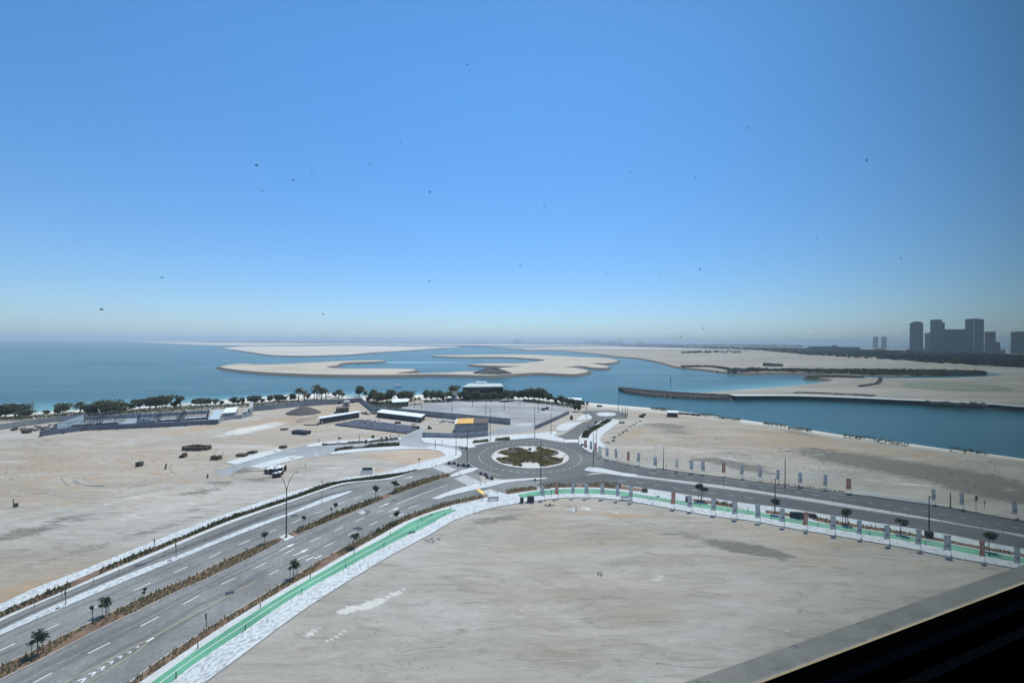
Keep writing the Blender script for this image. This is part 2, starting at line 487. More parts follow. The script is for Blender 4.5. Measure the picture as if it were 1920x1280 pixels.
M['bead'] = simple('tan_sealant', (.22, .165, .08), .7, .15, 6)
M['interior'] = simple('dark_interior', (.02, .02, .022), .9, .1, 1)

# ------------------------------------------------------------------ sea
def sea():
    m = N('sea_water')
    p = m.pos((1, 1, 1)); st = m.pos((.25, 1, 1), (0, 0, R(-6)))
    at = m.n('ShaderNodeAttribute', attribute_name='shallow')
    big = m.noise(st, .004, 5, .6, .7); mid = m.noise(st, .02, 5, .6, .5)
    deep = m.ramp(m.math('ADD', m.math('MULTIPLY', big, .65), m.math('MULTIPLY', mid, .35)), [(.38, (.010, .056, .060)), (.62, (.022, .092, .094))])
    sh = m.math('ADD', at.outputs['Fac'], m.math('MULTIPLY', m.math('SUBTRACT', mid, .5), .5))
    sh = m.math('MULTIPLY', m.math('MULTIPLY', sh, m.math('MINIMUM', m.math('MULTIPLY', at.outputs['Fac'], 8.0), 1.0)), 1.0, True)
    c = m.ramp(sh, [(0, (0, 0, 0)), (1, (1, 1, 1))])
    c2 = m.ramp(sh, [(0, (.014, .060, .075)), (.35, (.045, .15, .155)), (.8, (.12, .265, .245)), (1, (.28, .38, .33))])
    m.color(m.mix(m.math('MINIMUM', m.math('MULTIPLY', sh, 4.0), 1.0), deep, c2))
    m.l(m.ramp(m.noise(st, .012, 6, .65, 1.0), [(.35, (.19,) * 3), (.7, (.26,) * 3)]), m.b.inputs['Roughness']); m.b.inputs['IOR'].default_value = 1.33; m.b.inputs['Specular IOR Level'].default_value = .28
    wv = m.noise(p, .6, 6, .65); m.bump(wv, .5, .35)
    return m.m
M['sea'] = sea()
ZS = -3.0
S = 60000
mb = MB(); mb.quad((-S, -800, ZS - .01), (S, -800, ZS - .01), (S, S, ZS - .01), (-S, S, ZS - .01))
tag(mb.build('sea', M['sea']), kind='structure')

def water_patch(name, rows, z=ZS):
    """shoals: rows of (pixel line, shallow value) from shore outwards"""
    n = 120; v = []; f = []; val = []
    for pix, a in rows:
        L = resample(catmull([G(x, y, ZS) for x, y in pix], 8), n)
        for p in L: v.append((p.x, p.y, z + .02)); val.append(a)
    for r in range(len(rows) - 1):
        for i in range(n):
            a = r * (n + 1) + i; f.append((a, a + 1, a + n + 2, a + n + 1))
    me = bpy.data.meshes.new(name); me.from_pydata(v, [], f)
    at = me.attributes.new('shallow', 'FLOAT', 'POINT')
    for i, x in enumerate(val): at.data[i].value = x
    me.materials.append(M['sea'])
    if me.polygons[0].normal.z < 0: me.flip_normals()
    return tag(link(name, me), kind='structure')

# ------------------------------------------------------------------ near land
SHORE = [(-2600, 900), (-1400, 845), (-600, 802), (0, 778), (60, 774), (120, 769), (200, 766), (300, 760), (360, 756), (417, 750), (477, 746), (512, 742), (560, 739),
         (620, 737), (650, 742), (700, 742), (772, 740), (850, 742), (940, 742), (1040, 747), (1100, 754), (1160, 759.5), (1220, 764.5), (1272, 770.5), (1315, 776),
         (1432, 792), (1522, 806), (1585, 816), (1688, 828.5), (1778, 841.5), (1850, 849.5), (1920, 859.4), (2200, 903), (2700, 985), (4500, 1290)]
def shore_y(x):
    for (a, b), (c, d) in zip(SHORE, SHORE[1:]):
        if a <= x <= c: return b + (d - b) * (x - a) / (c - a)
    return SHORE[0][1] if x < SHORE[0][0] else SHORE[-1][1]

BLOBS = [(230, 880, 420, 90, -.12, 0, 0.78), (1480, 835, 420, 60, .1, 0, 0.78), (600, 800, 220, 50, 0, 0, 0.62),  # centre x, y, half length, half height, slope, channel, strength: patches of other soil, measured where they lie
    (170, 1085, 230, 24, -.33, 0, 1.90), (20, 1120, 110, 24, -.3, 0, 1.90), (250, 1035, 160, 9, -.36, 0, 1.30), (330, 1005, 120, 12, -.33, 0, 0.69), (250, 925, 60, 8, -.1, 0, 0.62), (70, 925, 50, 8, -.2, 0, 0.75),
    (370, 804, 90, 7, -.15, 0, 1.25), (500, 792, 100, 8, -.18, 0, 1.25), (610, 770, 70, 10, -.1, 0, 1.00), (700, 762, 30, 12, 0, 0, 0.38), (470, 826, 70, 7, -.15, 0, 0.88),
    (430, 775, 40, 6, -.1, 0, 0.62), (520, 768, 40, 7, 0, 0, 0.75),
    (475, 803, 60, 6, -.18, 2, 1.20), (440, 813, 50, 4, -.1, 2, 0.90), (540, 762, 45, 5, -.1, 2, 0.80), (520, 1200, 60, 20, -.4, 2, 0.20),
    (60, 830, 80, 8, 0, 1, 0.52), (40, 1000, 130, 10, -.22, 1, 0.90), (120, 975, 110, 9, -.25, 1, 0.83), (300, 990, 110, 7, -.3, 1, 0.68), (140, 1035, 120, 9, -.25, 1, 0.83), (360, 955, 60, 6, -.25, 1, 0.60),
    (470, 890, 42, 11, .12, 1, 1.50), (415, 905, 40, 6, 0, 1, 0.75), (370, 922, 50, 5, -.1, 1, 0.90), (560, 880, 60, 5, -.1, 1, 0.52),
    (550, 905, 60, 5, -.2, 2, 0.50), (640, 870, 60, 8, -.1, 2, 0.35), (210, 940, 120, 12, -.2, 2, 0.40), (310, 955, 100, 10, -.2, 2, 0.40),
    (750, 856, 85, 9, .02, 0, 1.20), (690, 885, 60, 5, -.2, 0, 1.00), (640, 850, 30, 6, 0, 1, 0.60), (830, 850, 14, 6, .3, 1, 0.75),
    (1250, 798, 45, 5, .05, 1, 1.35), (1262, 809, 40, 5, .1, 1, 0.90), (1183, 812, 34, 12, -.3, 0, 1.25), (1150, 825, 20, 8, 0, 0, 0.62), (1120, 803, 30, 8, -.4, 1, 0.45),
    (1360, 866, 70, 6, .12, 1, 1.35), (1400, 878, 60, 6, .18, 1, 1.20), (1380, 850, 40, 4, .1, 1, 0.75), (1370, 860, 30, 3, .2, 2, 0.80), (1300, 845, 80, 9, .05, 2, 0.30),
    (1500, 822, 150, 12, .14, 0, 1.12), (1560, 843, 130, 9, .18, 0, 1.38), (1700, 850, 160, 12, .15, 0, 1.00), (1640, 868, 150, 14, .16, 1, 1.65), (1780, 893, 150, 18, .16, 1, 1.80),
    (1500, 812, 60, 3, .18, 1, 1.05), (1870, 925, 120, 12, .16, 1, 1.50), (1600, 890, 60, 5, .12, 1, 0.60), (1700, 905, 100, 6, .12, 2, 0.50), (1480, 862, 80, 8, .1, 2, 0.35),
    (1400, 1028, 90, 11, .18, 1, 1.50), (1330, 1012, 90, 7, .15, 1, 0.90), (1520, 1060, 120, 8, .18, 1, 0.52), (1560, 1015, 140, 16, .12, 0, 0.88), (1180, 965, 120, 10, .05, 0, 0.88),
    (1750, 1060, 120, 12, .14, 0, 0.62), (1250, 990, 120, 8, .1, 1, 0.45), (1130, 1010, 90, 9, 0, 1, 0.30), (935, 972, 55, 7, -.12, 1, 1.12), (890, 985, 40, 8, -.3, 1, 0.52), (1050, 950, 50, 5, 0, 1, 0.60),
    (697, 1132, 26, 6, -.35, 2, 2.20), (650, 1143, 20, 5, -.3, 2, 2.00), (735, 1115, 30, 3, -.5, 2, 1.50), (640, 1185, 40, 3, -.6, 2, 1.00), (585, 1185, 18, 4, -.5, 2, 1.30),
    (1075, 954, 8, 2, 0, 2, 2.20), (1097, 952, 14, 1.5, .2, 2, 1.50), (1160, 962, 12, 1.5, .1, 2, 1.50), (1250, 1110, 60, 40, 1, 2, 0.20),
    (860, 1190, 120, 20, -.2, 1, 0.45), (1020, 1160, 140, 30, .2, 2, 0.18), (1060, 1250, 60, 10, .2, 1, 0.38), (820, 1020, 90, 8, -.3, 2, 0.35), (560, 1225, 60, 14, -.5, 1, 0.38),
    (1125, 1072, 10, 8, 0, 1, 0.75), (1500, 1145, 8, 8, 0, 1, 0.90), (1580, 1120, 5, 9, 0, 1, 0.75), (1010, 980, 4, 6, 1, 1, 0.75), (860, 1050, 30, 2, .3, 1, 0.75),
    (1300, 745, 1, 1, 0, 1, 0.00)]
ARCS = [  # wheel tracks
    ([(240, 853), (190, 868), (155, 882), (148, 893), (160, 905), (200, 909), (270, 911)], 2.2, .9), ([(235, 858), (200, 868), (128, 888), (128, 900), (142, 910), (190, 913)], 2.0, .7),
    ([(0, 880), (90, 868), (200, 850), (300, 828), (420, 800)], 2.5, .35), ([(0, 985), (120, 960), (260, 925), (350, 905)], 2.5, .4), ([(1180, 975), (1300, 1000), (1500, 1020), (1700, 1050)], 2.5, .4),
    ([(1250, 965), (1400, 990), (1600, 1020)], 2.0, .3), ([(430, 1000), (380, 1010), (100, 1080)], 2, .3), ([(1190, 850), (1300, 835), (1500, 860), (1750, 900)], 2, .4), ([(1240, 800), (1400, 830), (1600, 850), (1850, 880)], 2, .4), ([(1160, 815), (1220, 800), (1350, 800), (1600, 835)], 2, .4), ([(430, 800), (520, 785), (600, 790), (650, 800)], 2, .5), ([(60, 850), (200, 830), (420, 822), (560, 815), (700, 818)], 2, .5), ([(20, 910), (180, 930), (330, 915), (420, 890)], 2, .4)]
def seg_d(p, a, b):
    ax, ay, bx, by = *a, *b
    t = max(0, min(1, ((p[0] - ax) * (bx - ax) + (p[1] - ay) * (by - ay)) / ((bx - ax) ** 2 + (by - ay) ** 2)))
    return math.hypot(p[0] - ax - t * (bx - ax), (p[1] - ay - t * (by - ay)) * 1.6)

def near_land():
    xs = [-2600, -2000, -1400, -1000, -700, -500, -350, -250, -170, -110, -60] + [-30 + i * 7.5 for i in range(264)] + [1980, 2040, 2120, 2250, 2450, 2800, 3300, 3900, 4500]
    rows = [0, .008, .016] + [.024 + .976 * (i / 130) ** 1.25 for i in range(131)]
    v = []; f = []; st = []
    nr = len(rows) + 9
    for x in xs:
        ys = shore_y(x)
        yb = max(1300, ys + 250)
        s = G(x, ys, 0)
        rad = Vector((s.x, s.y, 0)).normalized()
        beach = x < 1095
        far = 16 if beach else 7
        v.append((s.x + rad.x * (far + 8), s.y + rad.y * (far + 8), ZS - 2.0)); st.append((0, 0, 0, 1 if beach else 0))
        col = [(s.x + rad.x * far, s.y + rad.y * far, ZS + .05)]
        v.append(col[0]); st.append((0, .0, 0, 1 if beach else .1))
        for t in rows:
            y = ys + (yb - ys) * t
            p = G(x, y, 0)
            z = -.05
            v.append((p.x, p.y, z))
            c = [0, 0, 0]
            if -60 < x < 1990:
                for bx, by, rx, ry, sl, chn, k in BLOBS:
                    dx = x - bx
                    if abs(dx) > rx * 1.4: continue
                    dy = y - by - sl * dx
                    q = (dx / rx) ** 2 + (dy / ry) ** 2
                    if q < 2: c[chn] = max(c[chn], k * max(0, 1 - q / 1.7))
                for L, wd, k in ARCS:
                    for a, b in zip(L, L[1:]):
                        break
                        d = seg_d((x, y), a, b)
                        if d < wd * 2: c[1] = max(c[1], k * (1 - d / (wd * 2)))
            wb = 0.0
            if beach: wb = max(0, min(1, 1.3 - (y - ys) / 9.0)) * (1 if x < 1050 else (1095 - x) / 45)
            else: wb = max(0, min(1, 1.6 - (y - ys) / 4.0)) * .9
            st.append((*c, wb))
        for yy in (1400, 1500, 1650, 1850, 2200, 2700, 3300):
            p = G(x, max(yy, yb + (yy - 1300)), 0); v.append((p.x, p.y, -.05)); st.append((0, 0, 0, 0))
    for i in range(len(xs) - 1):
        for j in range(nr - 1):
            a = i * nr + j; f.append((a, a + 1, a + nr + 1, a + nr))
    me = bpy.data.meshes.new('sand_ground'); me.from_pydata(v, [], f)
    at = me.attributes.new('stain', 'FLOAT_COLOR', 'POINT')
    at.data.foreach_set('color', [c for q in st for c in q])
    me.materials.append(M['sand'])
    if me.polygons[len(me.polygons) // 2].normal.z < 0: me.flip_normals()
    me.polygons.foreach_set('use_smooth', [True] * len(me.polygons))
    tag(link('sand_ground', me), kind='structure')
near_land()
TRK = simple('pressed_sand', (.26, .243, .208), .95, .3, .3)
for L, wd, k in ARCS:
    P = gl(L, step=1.5)
    if k < .5: P = [p + Vector((noise.noise(p * .02) * 1.5, noise.noise(p * .02 + Vector((9, 9, 9))) * 1.5, 0)) for p in P]
    mb = MB()
    for o_ in (-.9, .9):
        Q = []
        for i, p in enumerate(P):
            t_ = P[min(i + 1, len(P) - 1)] - P[max(i - 1, 0)]; t_.normalize(); Q.append(p + Vector((-t_.y, t_.x, 0)) * o_)
        run = []
        for q in Q + [None]:
            if q is not None and noise.noise(q * .05) > -.28: run.append(q)
            else:
                if len(run) > 2: ribbon(mb, run, .3 + .22 * k, -.044)
                run = []
    if mb.f: tag(mb.build('wheel_track', TRK), kind='structure')
mb = MB(); mb.quad((-1500, -800, -.12), (1500, -800, -.12), (1500, 22, -.12), (-1500, 22, -.12))
tag(mb.build('ground_behind_tower', M['sand']), kind='structure')

off = lambda L, dy: [(x, y + dy) for x, y in L]
water_patch('shallow_water', [
    ([(-600, 800), (0, 778), (120, 770), (230, 765), (320, 758), (360, 756), (417, 751), (483, 747), (560, 740), (650, 743), (772, 741), (850, 743)], 1.0),
    ([(-600, 794), (0, 772), (120, 765), (230, 760), (320, 754), (360, 752), (417, 748), (483, 745), (560, 738), (650, 740), (772, 738), (850, 741)], .75),
    ([(-600, 785), (0, 763), (120, 758), (230, 754), (320, 749), (360, 747), (417, 745), (483, 742), (560, 736), (650, 738), (772, 736), (850, 740)], .42),
    ([(-600, 778), (0, 756), (120, 753), (230, 749), (320, 745), (360, 743), (417, 742), (483, 740), (560, 734), (650, 735), (772, 733), (850, 739)], .22),
    ([(-600, 772), (0, 753), (120, 750), (230, 746), (320, 742), (360, 740), (417, 739), (483, 737), (560, 731), (650, 731), (772, 730), (850, 738)], 0.0)])
water_patch('shallow_water', [([(712, 681), (760, 682.3), (820, 681.5), (885, 680.5)], 0), ([(715, 678.5), (760, 679.5), (820, 679.2), (882, 679.6)], 1.1), ([(718, 676.5), (760, 677), (820, 677.6), (880, 679)], 0)])
water_patch('shallow_water', [
    ([(1240, 681), (1272, 688), (1310, 692), (1372, 698.5), (1397, 700), (1435, 699), (1535, 700.5)], .9),
    ([(1235, 683), (1268, 691), (1308, 695), (1370, 702), (1397, 703.5), (1435, 702.5), (1530, 703)], .4),
    ([(1228, 686), (1260, 697), (1306, 702), (1368, 708), (1397, 708), (1435, 707), (1520, 707)], .0)])
water_patch('shallow_water', [
    ([(1255, 737), (1335, 735.5), (1385, 732), (1460, 727), (1522, 721), (1550, 715.5)], 1.0),
    ([(1250, 733), (1335, 731.5), (1385, 727), (1460, 721), (1515, 716), (1540, 712)], .55),
    ([(1245, 730), (1330, 727), (1380, 722), (1455, 715), (1500, 711), (1520, 709)], .25),
    ([(1240, 726), (1325, 722), (1375, 716), (1450, 710), (1490, 708), (1510, 707)], .0)])
water_patch('shallow_water', [([(1040, 711), (1100, 708), (1140, 704)], 0), ([(1040, 711.5), (1100, 709.5), (1140, 706)], .12), ([(1040, 715), (1100, 713), (1140, 710)], 0)])

def island(name, pix, mat, skirt=7.0, z=0.0, step=6.0, rock=None):
    P = catmull([G(x, y, z) for x, y in pix] + [G(*pix[0], z)], step)[:-1]
    area = sum(a.x * b.y - b.x * a.y for a, b in zip(P, P[1:] + P[:1]))
    if area < 0: P.reverse()
    k = len(P)
    bm = bmesh.new()
    top = [bm.verts.new((p.x, p.y, z)) for p in P]
    lo = []
    for i, p in enumerate(P):
        t = (P[(i + 1) % k] - P[i - 1]); t.z = 0; t.normalize()
        o = Vector((t.y, -t.x, 0)) * skirt * random.uniform(.8, 1.2)
        lo.append(bm.verts.new((p.x + o.x, p.y + o.y, ZS - .6)))
    tf = bm.faces.new(top)
    for i in range(k):
        q = bm.faces.new((top[i], lo[i], lo[(i + 1) % k], top[(i + 1) % k])); q.material_index = 1
    bm.normal_update()
    if tf.normal.z < 0: tf.normal_flip()
    bmesh.ops.triangulate(bm, faces=[tf])
    me = bpy.data.meshes.new(name); bm.to_mesh(me); bm.free()
    me.materials.append(mat); me.materials.append(rock or M['rock'])
    return tag(link(name, me), kind='structure')

random.seed(3)
island('sand_island', [(411, 687), (425, 690), (455, 694), (500, 697.5), (585, 701), (640, 702), (700, 702.5), (760, 702), (800, 701), (850, 701.5), (905, 703), (935, 702.5), (1010, 698.5), (1072, 701), (1092, 699), (1103, 695.5),
        (1095, 692), (1072, 687.5), (1087, 685.5), (1115, 689), (1132, 689.5), (1141, 687.8), (1127, 683.5), (1108, 680.5), (1135, 680.5), (1150, 679), (1158, 676), (1135, 671), (1085, 669), (1035, 666), (960, 664.2), (872, 665.2), (835, 665.8), (812, 667.2),
        (835, 668), (872, 669), (935, 669), (985, 671), (1020, 674), (1015, 676.5), (992, 679), (978, 680.5), (905, 681), (882, 682.5), (905, 684.5), (935, 685.5), (975, 686), (960, 687.5), (935, 690), (915, 693), (885, 696), (860, 696.5), (842, 698), (800, 699), (762, 699.8),
        (745, 699), (778, 694.2), (770, 691.5), (700, 690.5), (640, 690.5), (612, 687.5), (634, 684), (636, 681.5), (655, 679), (705, 677.5), (722, 676.2), (705, 675.2), (660, 675.8), (590, 679), (520, 682.5), (475, 683), (463, 681.5), (435, 683)],
       M['island_sand'], 8)
M['white_sand'] = sand_mat('white_sand', (.50, .47, .41), (.38, .34, .28), (.22, .205, .175), (.66, .63, .58), attr=False, s=.15)
island('far_sandbank', [(415, 652.3), (437, 655), (475, 660.5), (525, 666), (575, 666.5), (650, 664.5), (700, 660.5), (762, 656.8), (825, 652.3), (862, 649.8), (800, 648.7), (750, 648.6), (650, 647.7), (550, 648.6), (475, 649)], M['white_sand'], 12)
random.seed(5)
island('far_shore', [(250, 640.2), (300, 643), (400, 646.8), (470, 647.6), (560, 646.4), (700, 645.6), (900, 647.3), (960, 648.2), (1100, 647.5), (1100, 644.4), (900, 643.4), (600, 641.8), (380, 640.6), (300, 639.8)], M['white_sand'], 30, step=60)
island('mainland_ground', [(925, 652.8), (985, 654.5), (980, 656.8), (1035, 656.5), (1100, 661), (1160, 668), (1197, 671), (1242, 679.5), (1272, 687), (1310, 690.8), (1372, 697.3), (1397, 698.8), (1435, 697.8), (1535, 699.3), (1590, 702.5), (1640, 704),
        (1700, 706), (1790, 704), (1790, 706), (1700, 708), (1600, 706), (1545, 704.8), (1512, 707), (1545, 708.4), (1562, 711), (1550, 715), (1522, 720), (1460, 726), (1385, 731), (1335, 734.5), (1300, 737), (1367, 740),
        (1500, 740.5), (1675, 747.5), (1828, 755), (1920, 762), (2300, 790), (3200, 850), (3200, 700), (2400, 668), (1920, 656), (1500, 650.5), (1200, 648), (1000, 651)], M['far_sand'], 9, step=20)
# rock breakwater running out from the quay
def breakwater():
    root = empty('rock_breakwater', G(1260, 738, 0)); root.location = (0, 0, 0)
    tag(root, 'long low rock breakwater reaching out from the end of the quay wall', 'breakwater')
    A = [(1159, 723.5), (1185, 726), (1235, 730.5), (1300, 734.5), (1368, 737.5)]
    B = [(1162, 728), (1210, 736), (1285, 740.5), (1368, 743.5)]
    PA = resample(gl(A, step=5), 60); PB = resample(gl(B, step=5), 60)
    me = MB(); random.seed(9)
    prev = None
    for i in range(61):
        c = (PA[i] + PB[i]) / 2; d = (PA[i] - PB[i]); d.z = 0; wd = d.length; d.normalize()
        tw = .55 if 0 < i < 60 else .3
        h = -.2 if i > 1 else -1.6
        sec = [c + d * (wd * .5 * min(1, .3 + i / 7)) + Vector((0, 0, ZS - .5)), c + d * wd * tw * .5 + Vector((0, 0, h)), c - d * wd * tw * .5 + Vector((0, 0, h)), c - d * (wd * .5 * min(1, .3 + i / 7)) + Vector((0, 0, ZS - .5))]
        if prev:
            for k in range(3): me.quad(prev[k], prev[k + 1], sec[k + 1], sec[k])
        prev = sec
    me.build('core', M['rock'], root)
    rk = MB()
    for i in range(3200):
        k = random.randrange(60); t = random.random(); s = random.uniform(-1, 1)
        c = (PA[k].lerp(PA[k + 1], t) + PB[k].lerp(PB[k + 1], t)) / 2; d = (PA[k] - PB[k]); d.z = 0; hw = d.length / 2 * min(1, .3 + k / 7)
        d.normalize(); z = -.1 if abs(s) < .45 else -.1 - (abs(s) - .45) / .55 * 3.0
        rk.box(tuple(c + d * hw * s + Vector((0, 0, z))), (random.uniform(.7, 1.5), random.uniform(.6, 1.3), random.uniform(.5, 1.0)), random.uniform(0, 3), taper=.6)
    tag(rk.build('boulders', M['rock'], root), kind='stuff')
breakwater()
# quay: wall face and pale coping along the far side of the channel
def quay():
    root = empty('quay_wall'); tag(root, 'long dark quay wall with pale coping across the channel', 'quay')
    L = [(1366, 739.8), (1500, 740.4), (1675, 747.4), (1828, 754.8), (1920, 761.8), (2300, 790)]
    P = gl(L, step=12)
    w_, c_ = MB(), MB()
    for a, b in zip(P, P[1:]):
        o = Vector((0, -9.5, 0))
        a2, b2 = a + o, b + o
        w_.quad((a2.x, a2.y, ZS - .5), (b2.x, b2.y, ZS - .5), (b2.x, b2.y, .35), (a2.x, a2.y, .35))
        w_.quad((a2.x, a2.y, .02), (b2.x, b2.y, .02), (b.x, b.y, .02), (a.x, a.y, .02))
        c_.quad((a2.x, a2.y - .1, .36), (b2.x, b2.y - .1, .36), (b2.x, b2.y + 9.4, .36), (a2.x, a2.y + 9.4, .36))
        c_.quad((a2.x, a2.y - .1, .1), (b2.x, b2.y - .1, .1), (b2.x, b2.y - .1, .36), (a2.x, a2.y - .1, .36))
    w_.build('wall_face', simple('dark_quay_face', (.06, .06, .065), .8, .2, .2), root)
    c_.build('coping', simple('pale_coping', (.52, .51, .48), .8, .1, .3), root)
quay()

# rock mound on the island
def mound(name, px, py, rx, ry, h, mat, label, cat, n=26, boulders=0, z0=-.05, seed=1):
    c = G(px, py); random.seed(seed)
    root = empty(name, (c.x, c.y, z0)); tag(root, label, cat)
    v = []; f = []; rings = 12
    for r in range(rings + 1):
        q = r / rings
        for j in range(n):
            a = 2 * math.pi * j / n
            jj = 1 + .12 * noise.noise(Vector((math.cos(a) * 2 + seed, math.sin(a) * 2, q * 2)))
            zz = h * max(0, (1 - q ** 1.25)) * (1 + .12 * noise.noise(Vector((math.cos(a) * q * 3, math.sin(a) * q * 3, seed))))
            v.append((rx * q * jj * math.cos(a), ry * q * jj * math.sin(a), zz if r < rings else -.3))
    for r in range(rings):
        for j in range(n):
            a = r * n + j; b = r * n + (j + 1) % n
            f.append((a, b, b + n, a + n) if r else (a, b, b + n, a + n))
    me = bpy.data.meshes.new('heap'); me.from_pydata(v, [], f); me.materials.append(mat)
    if sum(p.normal.z for p in me.polygons) < 0: me.flip_normals()
    me.polygons.foreach_set('use_smooth', [True] * len(me.polygons))
    link('heap', me, root)
    if boulders:
        rk = MB()
        for i in range(boulders):
            q = math.sqrt(random.random()) * .95; a = random.uniform(0, 6.28)
            s = random.uniform(.04, .11) * rx * .8
            rk.box((rx * q * math.cos(a), ry * q * math.sin(a), h * (1 - q ** 1.25)), (s, s * .8, s * .5), a, taper=.55)
        tag(rk.build('boulders', mat, root), kind='stuff')
    return root
mound('rock_mound', 923, 699.5, 28, 22, 8.5, M['rock_dark'], 'dark rocky mound on the sand island beyond the beach club', 'mound', boulders=500, seed=4)
mound('gravel_heap', 569, 774, 10.5, 9, 4.3, M['gravel'], 'smooth dark gravel heap on the sand before the boundary wall', 'gravel heap', boulders=0, n=40, seed=2)
mound('dirt_mound', 472, 891, 6.5, 4, .9, M['sand_plain'], 'low churned dirt mound beside the unfinished end of the pale access road', 'mound', seed=7)
mound('scrub_patch', 1079, 688, 20, 14, 1.2, M['rock'], 'small brown scrub patch near the tip of the sand island', 'scrub', seed=8)

# ------------------------------------------------------------------ roads (lines read off as sampled in the notes)
S1 = [(-330, 1290), (-150, 1205), (0, 1133.3), (71.7, 1100), (143, 1073.3), (233, 1036.7), (320, 1002), (381.7, 978.3), (456.7, 951.7), (506.7, 935), (560, 918), (580, 913), (646.7, 896.5), (676.7, 891.5), (696.7, 890), (730, 884.5), (766.7, 872.5), (816.7, 859), (834, 854.5)]
S2 = [(-330, 1315), (-150, 1225), (0, 1148), (71.7, 1116.7), (116.7, 1098), (166.7, 1076.7), (233, 1048), (300, 1021.7), (370, 995), (440, 966), (480, 953), (560, 926.5), (596.7, 911.7), (646.7, 901.7), (680, 897.5), (730, 893), (788, 877)]
S3 = [(-330, 1332), (-150, 1240), (0, 1160), (116.7, 1110), (183, 1080), (240, 1055.8), (306.7, 1028), (373, 1000), (440, 973), (490, 956.2), (560, 932.5), (613, 914), (646.7, 904.5), (680, 901), (730, 896), (788, 880.8)]
S4 = [(-330, 1340), (-150, 1247), (0, 1165.5), (45, 1144.5), (133, 1106.7), (250, 1058), (320, 1028), (406.7, 991), (490, 960), (546.7, 940.5), (613, 917), (646.7, 908), (688, 903), (733, 898.5), (783, 881.5), (810, 876.7), (826.7, 871.5)]
S5 = [(-330, 1365), (-150, 1265), (0, 1182), (83, 1143.7), (183, 1100), (266.7, 1066), (330, 1043), (406.7, 1011.7), (480, 982.5), (546.7, 960), (613, 932), (656.7, 920)]
S6 = [(-330, 1380), (-150, 1277), (0, 1191), (83, 1155), (166.7, 1118.7), (290, 1067), (345, 1045), (406.7, 1019), (480, 990), (546.7, 964.5), (613, 940), (662, 922)]
M1 = [(-330, 1440), (-150, 1338), (0, 1248.7), (58, 1222), (100, 1200), (171.7, 1166), (266.7, 1120), (356.7, 1081.7), (406.7, 1056.7), (473, 1027), (520, 1008), (580, 983), (630, 960), (680, 941.7), (730, 923), (783, 902), (816.7, 891.7), (840, 888.8)]
M2 = [(-330, 1475), (-150, 1370), (0, 1275), (66.7, 1242), (166.7, 1190), (250, 1149.5), (323, 1114), (406.7, 1077), (490, 1036), (531.7, 1014), (613, 980.5), (680, 953), (755, 923), (800, 907.5), (844, 893.5)]
P1 = [(90, 1390), (170, 1332), (243, 1280), (290, 1243.7), (363, 1195), (423, 1157), (490, 1117), (563, 1073), (621.7, 1038), (663, 1016.7), (705, 995.5), (755, 970), (800, 954), (833, 943.5), (866.7, 935.5), (908, 928.5), (914, 929)]
P2 = [(110, 1392), (190, 1334), (262, 1280), (340, 1227), (390, 1192.5), (456.7, 1150), (512, 1117), (560, 1088.7), (593, 1071.5), (646.7, 1040), (705, 1008), (755, 980.5), (800, 962.5), (850, 946.7), (883, 938), (915, 931.5)]
GR1 = [(130, 1398), (210, 1337), (283, 1281), (370, 1218.7), (440, 1172), (500, 1133.7), (560, 1097.5), (603, 1073), (663, 1038.5), (730, 1003), (768, 980.5), (816.7, 960.5), (845, 953.5)]
GR2 = [(168, 1398), (246, 1337), (321.7, 1277), (390, 1227), (456.7, 1184), (506.7, 1149), (560, 1114), (636.7, 1071.7), (696.7, 1038), (763, 1004), (800, 986.7), (833, 967), (856.7, 957.5)]
WK = [(230, 1398), (306, 1338), (383, 1280), (440, 1238.7), (506.7, 1188.7), (560, 1150), (620, 1110), (680, 1073), (730, 1043), (800, 1005.5), (866.7, 968.5), (933, 950), (983, 941.7), (1036.7, 935), (1103, 932.5), (1170, 938), (1250, 951.7), (1333, 966.7),
      (1420, 978), (1463, 986.7), (1546.7, 1001), (1630, 1015), (1713, 1030), (1786, 1045), (1888, 1062.6), (2000, 1084), (2300, 1140), (2700, 1220)]
def seg(L, x0, x1): return [p for p in L if x0 <= p[0] <= x1]

Z_ROAD, Z_WALK, Z_MARK = 0.0, 0.12, 0.012
strip('service_road', S3, S6, Z_ROAD, M['road_block'])
strip('far_carriageway', S5[:11] + [(640, 926), (700, 905), (733, 896), (783, 880), (810, 874), (835, 866), (862, 857)], M2[:-1] + [(846, 893.5), (885, 880)], Z_ROAD - .004, M['road_block'])
strip('near_carriageway', M1[:-1] + [(841, 889), (892, 872)], P2, Z_ROAD - .008, M['road_block'])

def worn(A, B, f0, f1, n_, mat, z):
    a = resample(gl(A), 120); b = resample(gl(B), 120)
    strip('worn_lane', [p.lerp(q, f0 + .03 * math.sin(i * .21 + n_)) for i, (p, q) in enumerate(zip(a, b))], [p.lerp(q, f1 + .03 * math.sin(i * .17 + 2 + n_)) for i, (p, q) in enumerate(zip(a, b))], z, mat)
M['worn'] = road_mat('tyre_darkened_paving', (.165, .163, .155), (.12, .12, .115), (.215, .213, .2))
M['worn_strong'] = road_mat('dark_worn_paving', (.125, .125, .12), (.095, .095, .095), (.165, .163, .155))
worn(S4[:-3], S5[:-1], .42, .72, 0, M['worn_strong'], Z_ROAD + .004)
worn(M2, P1, .12, .19, 1, M['worn'], Z_ROAD + .003); worn(M2, P1, .24, .29, 2, M['worn'], Z_ROAD + .003)
worn(M2[:9], P1[:9], .5, .56, 3, M['worn'], Z_ROAD + .003); worn(M2[3:], P1[3:], .62, .67, 4, M['worn'], Z_ROAD + .003)
worn(S6, M1[:-1], .2, .27, 5, M['worn'], Z_ROAD + .003); worn(S6[2:], M1[2:-2], .62, .68, 6, M['worn'], Z_ROAD + .003)

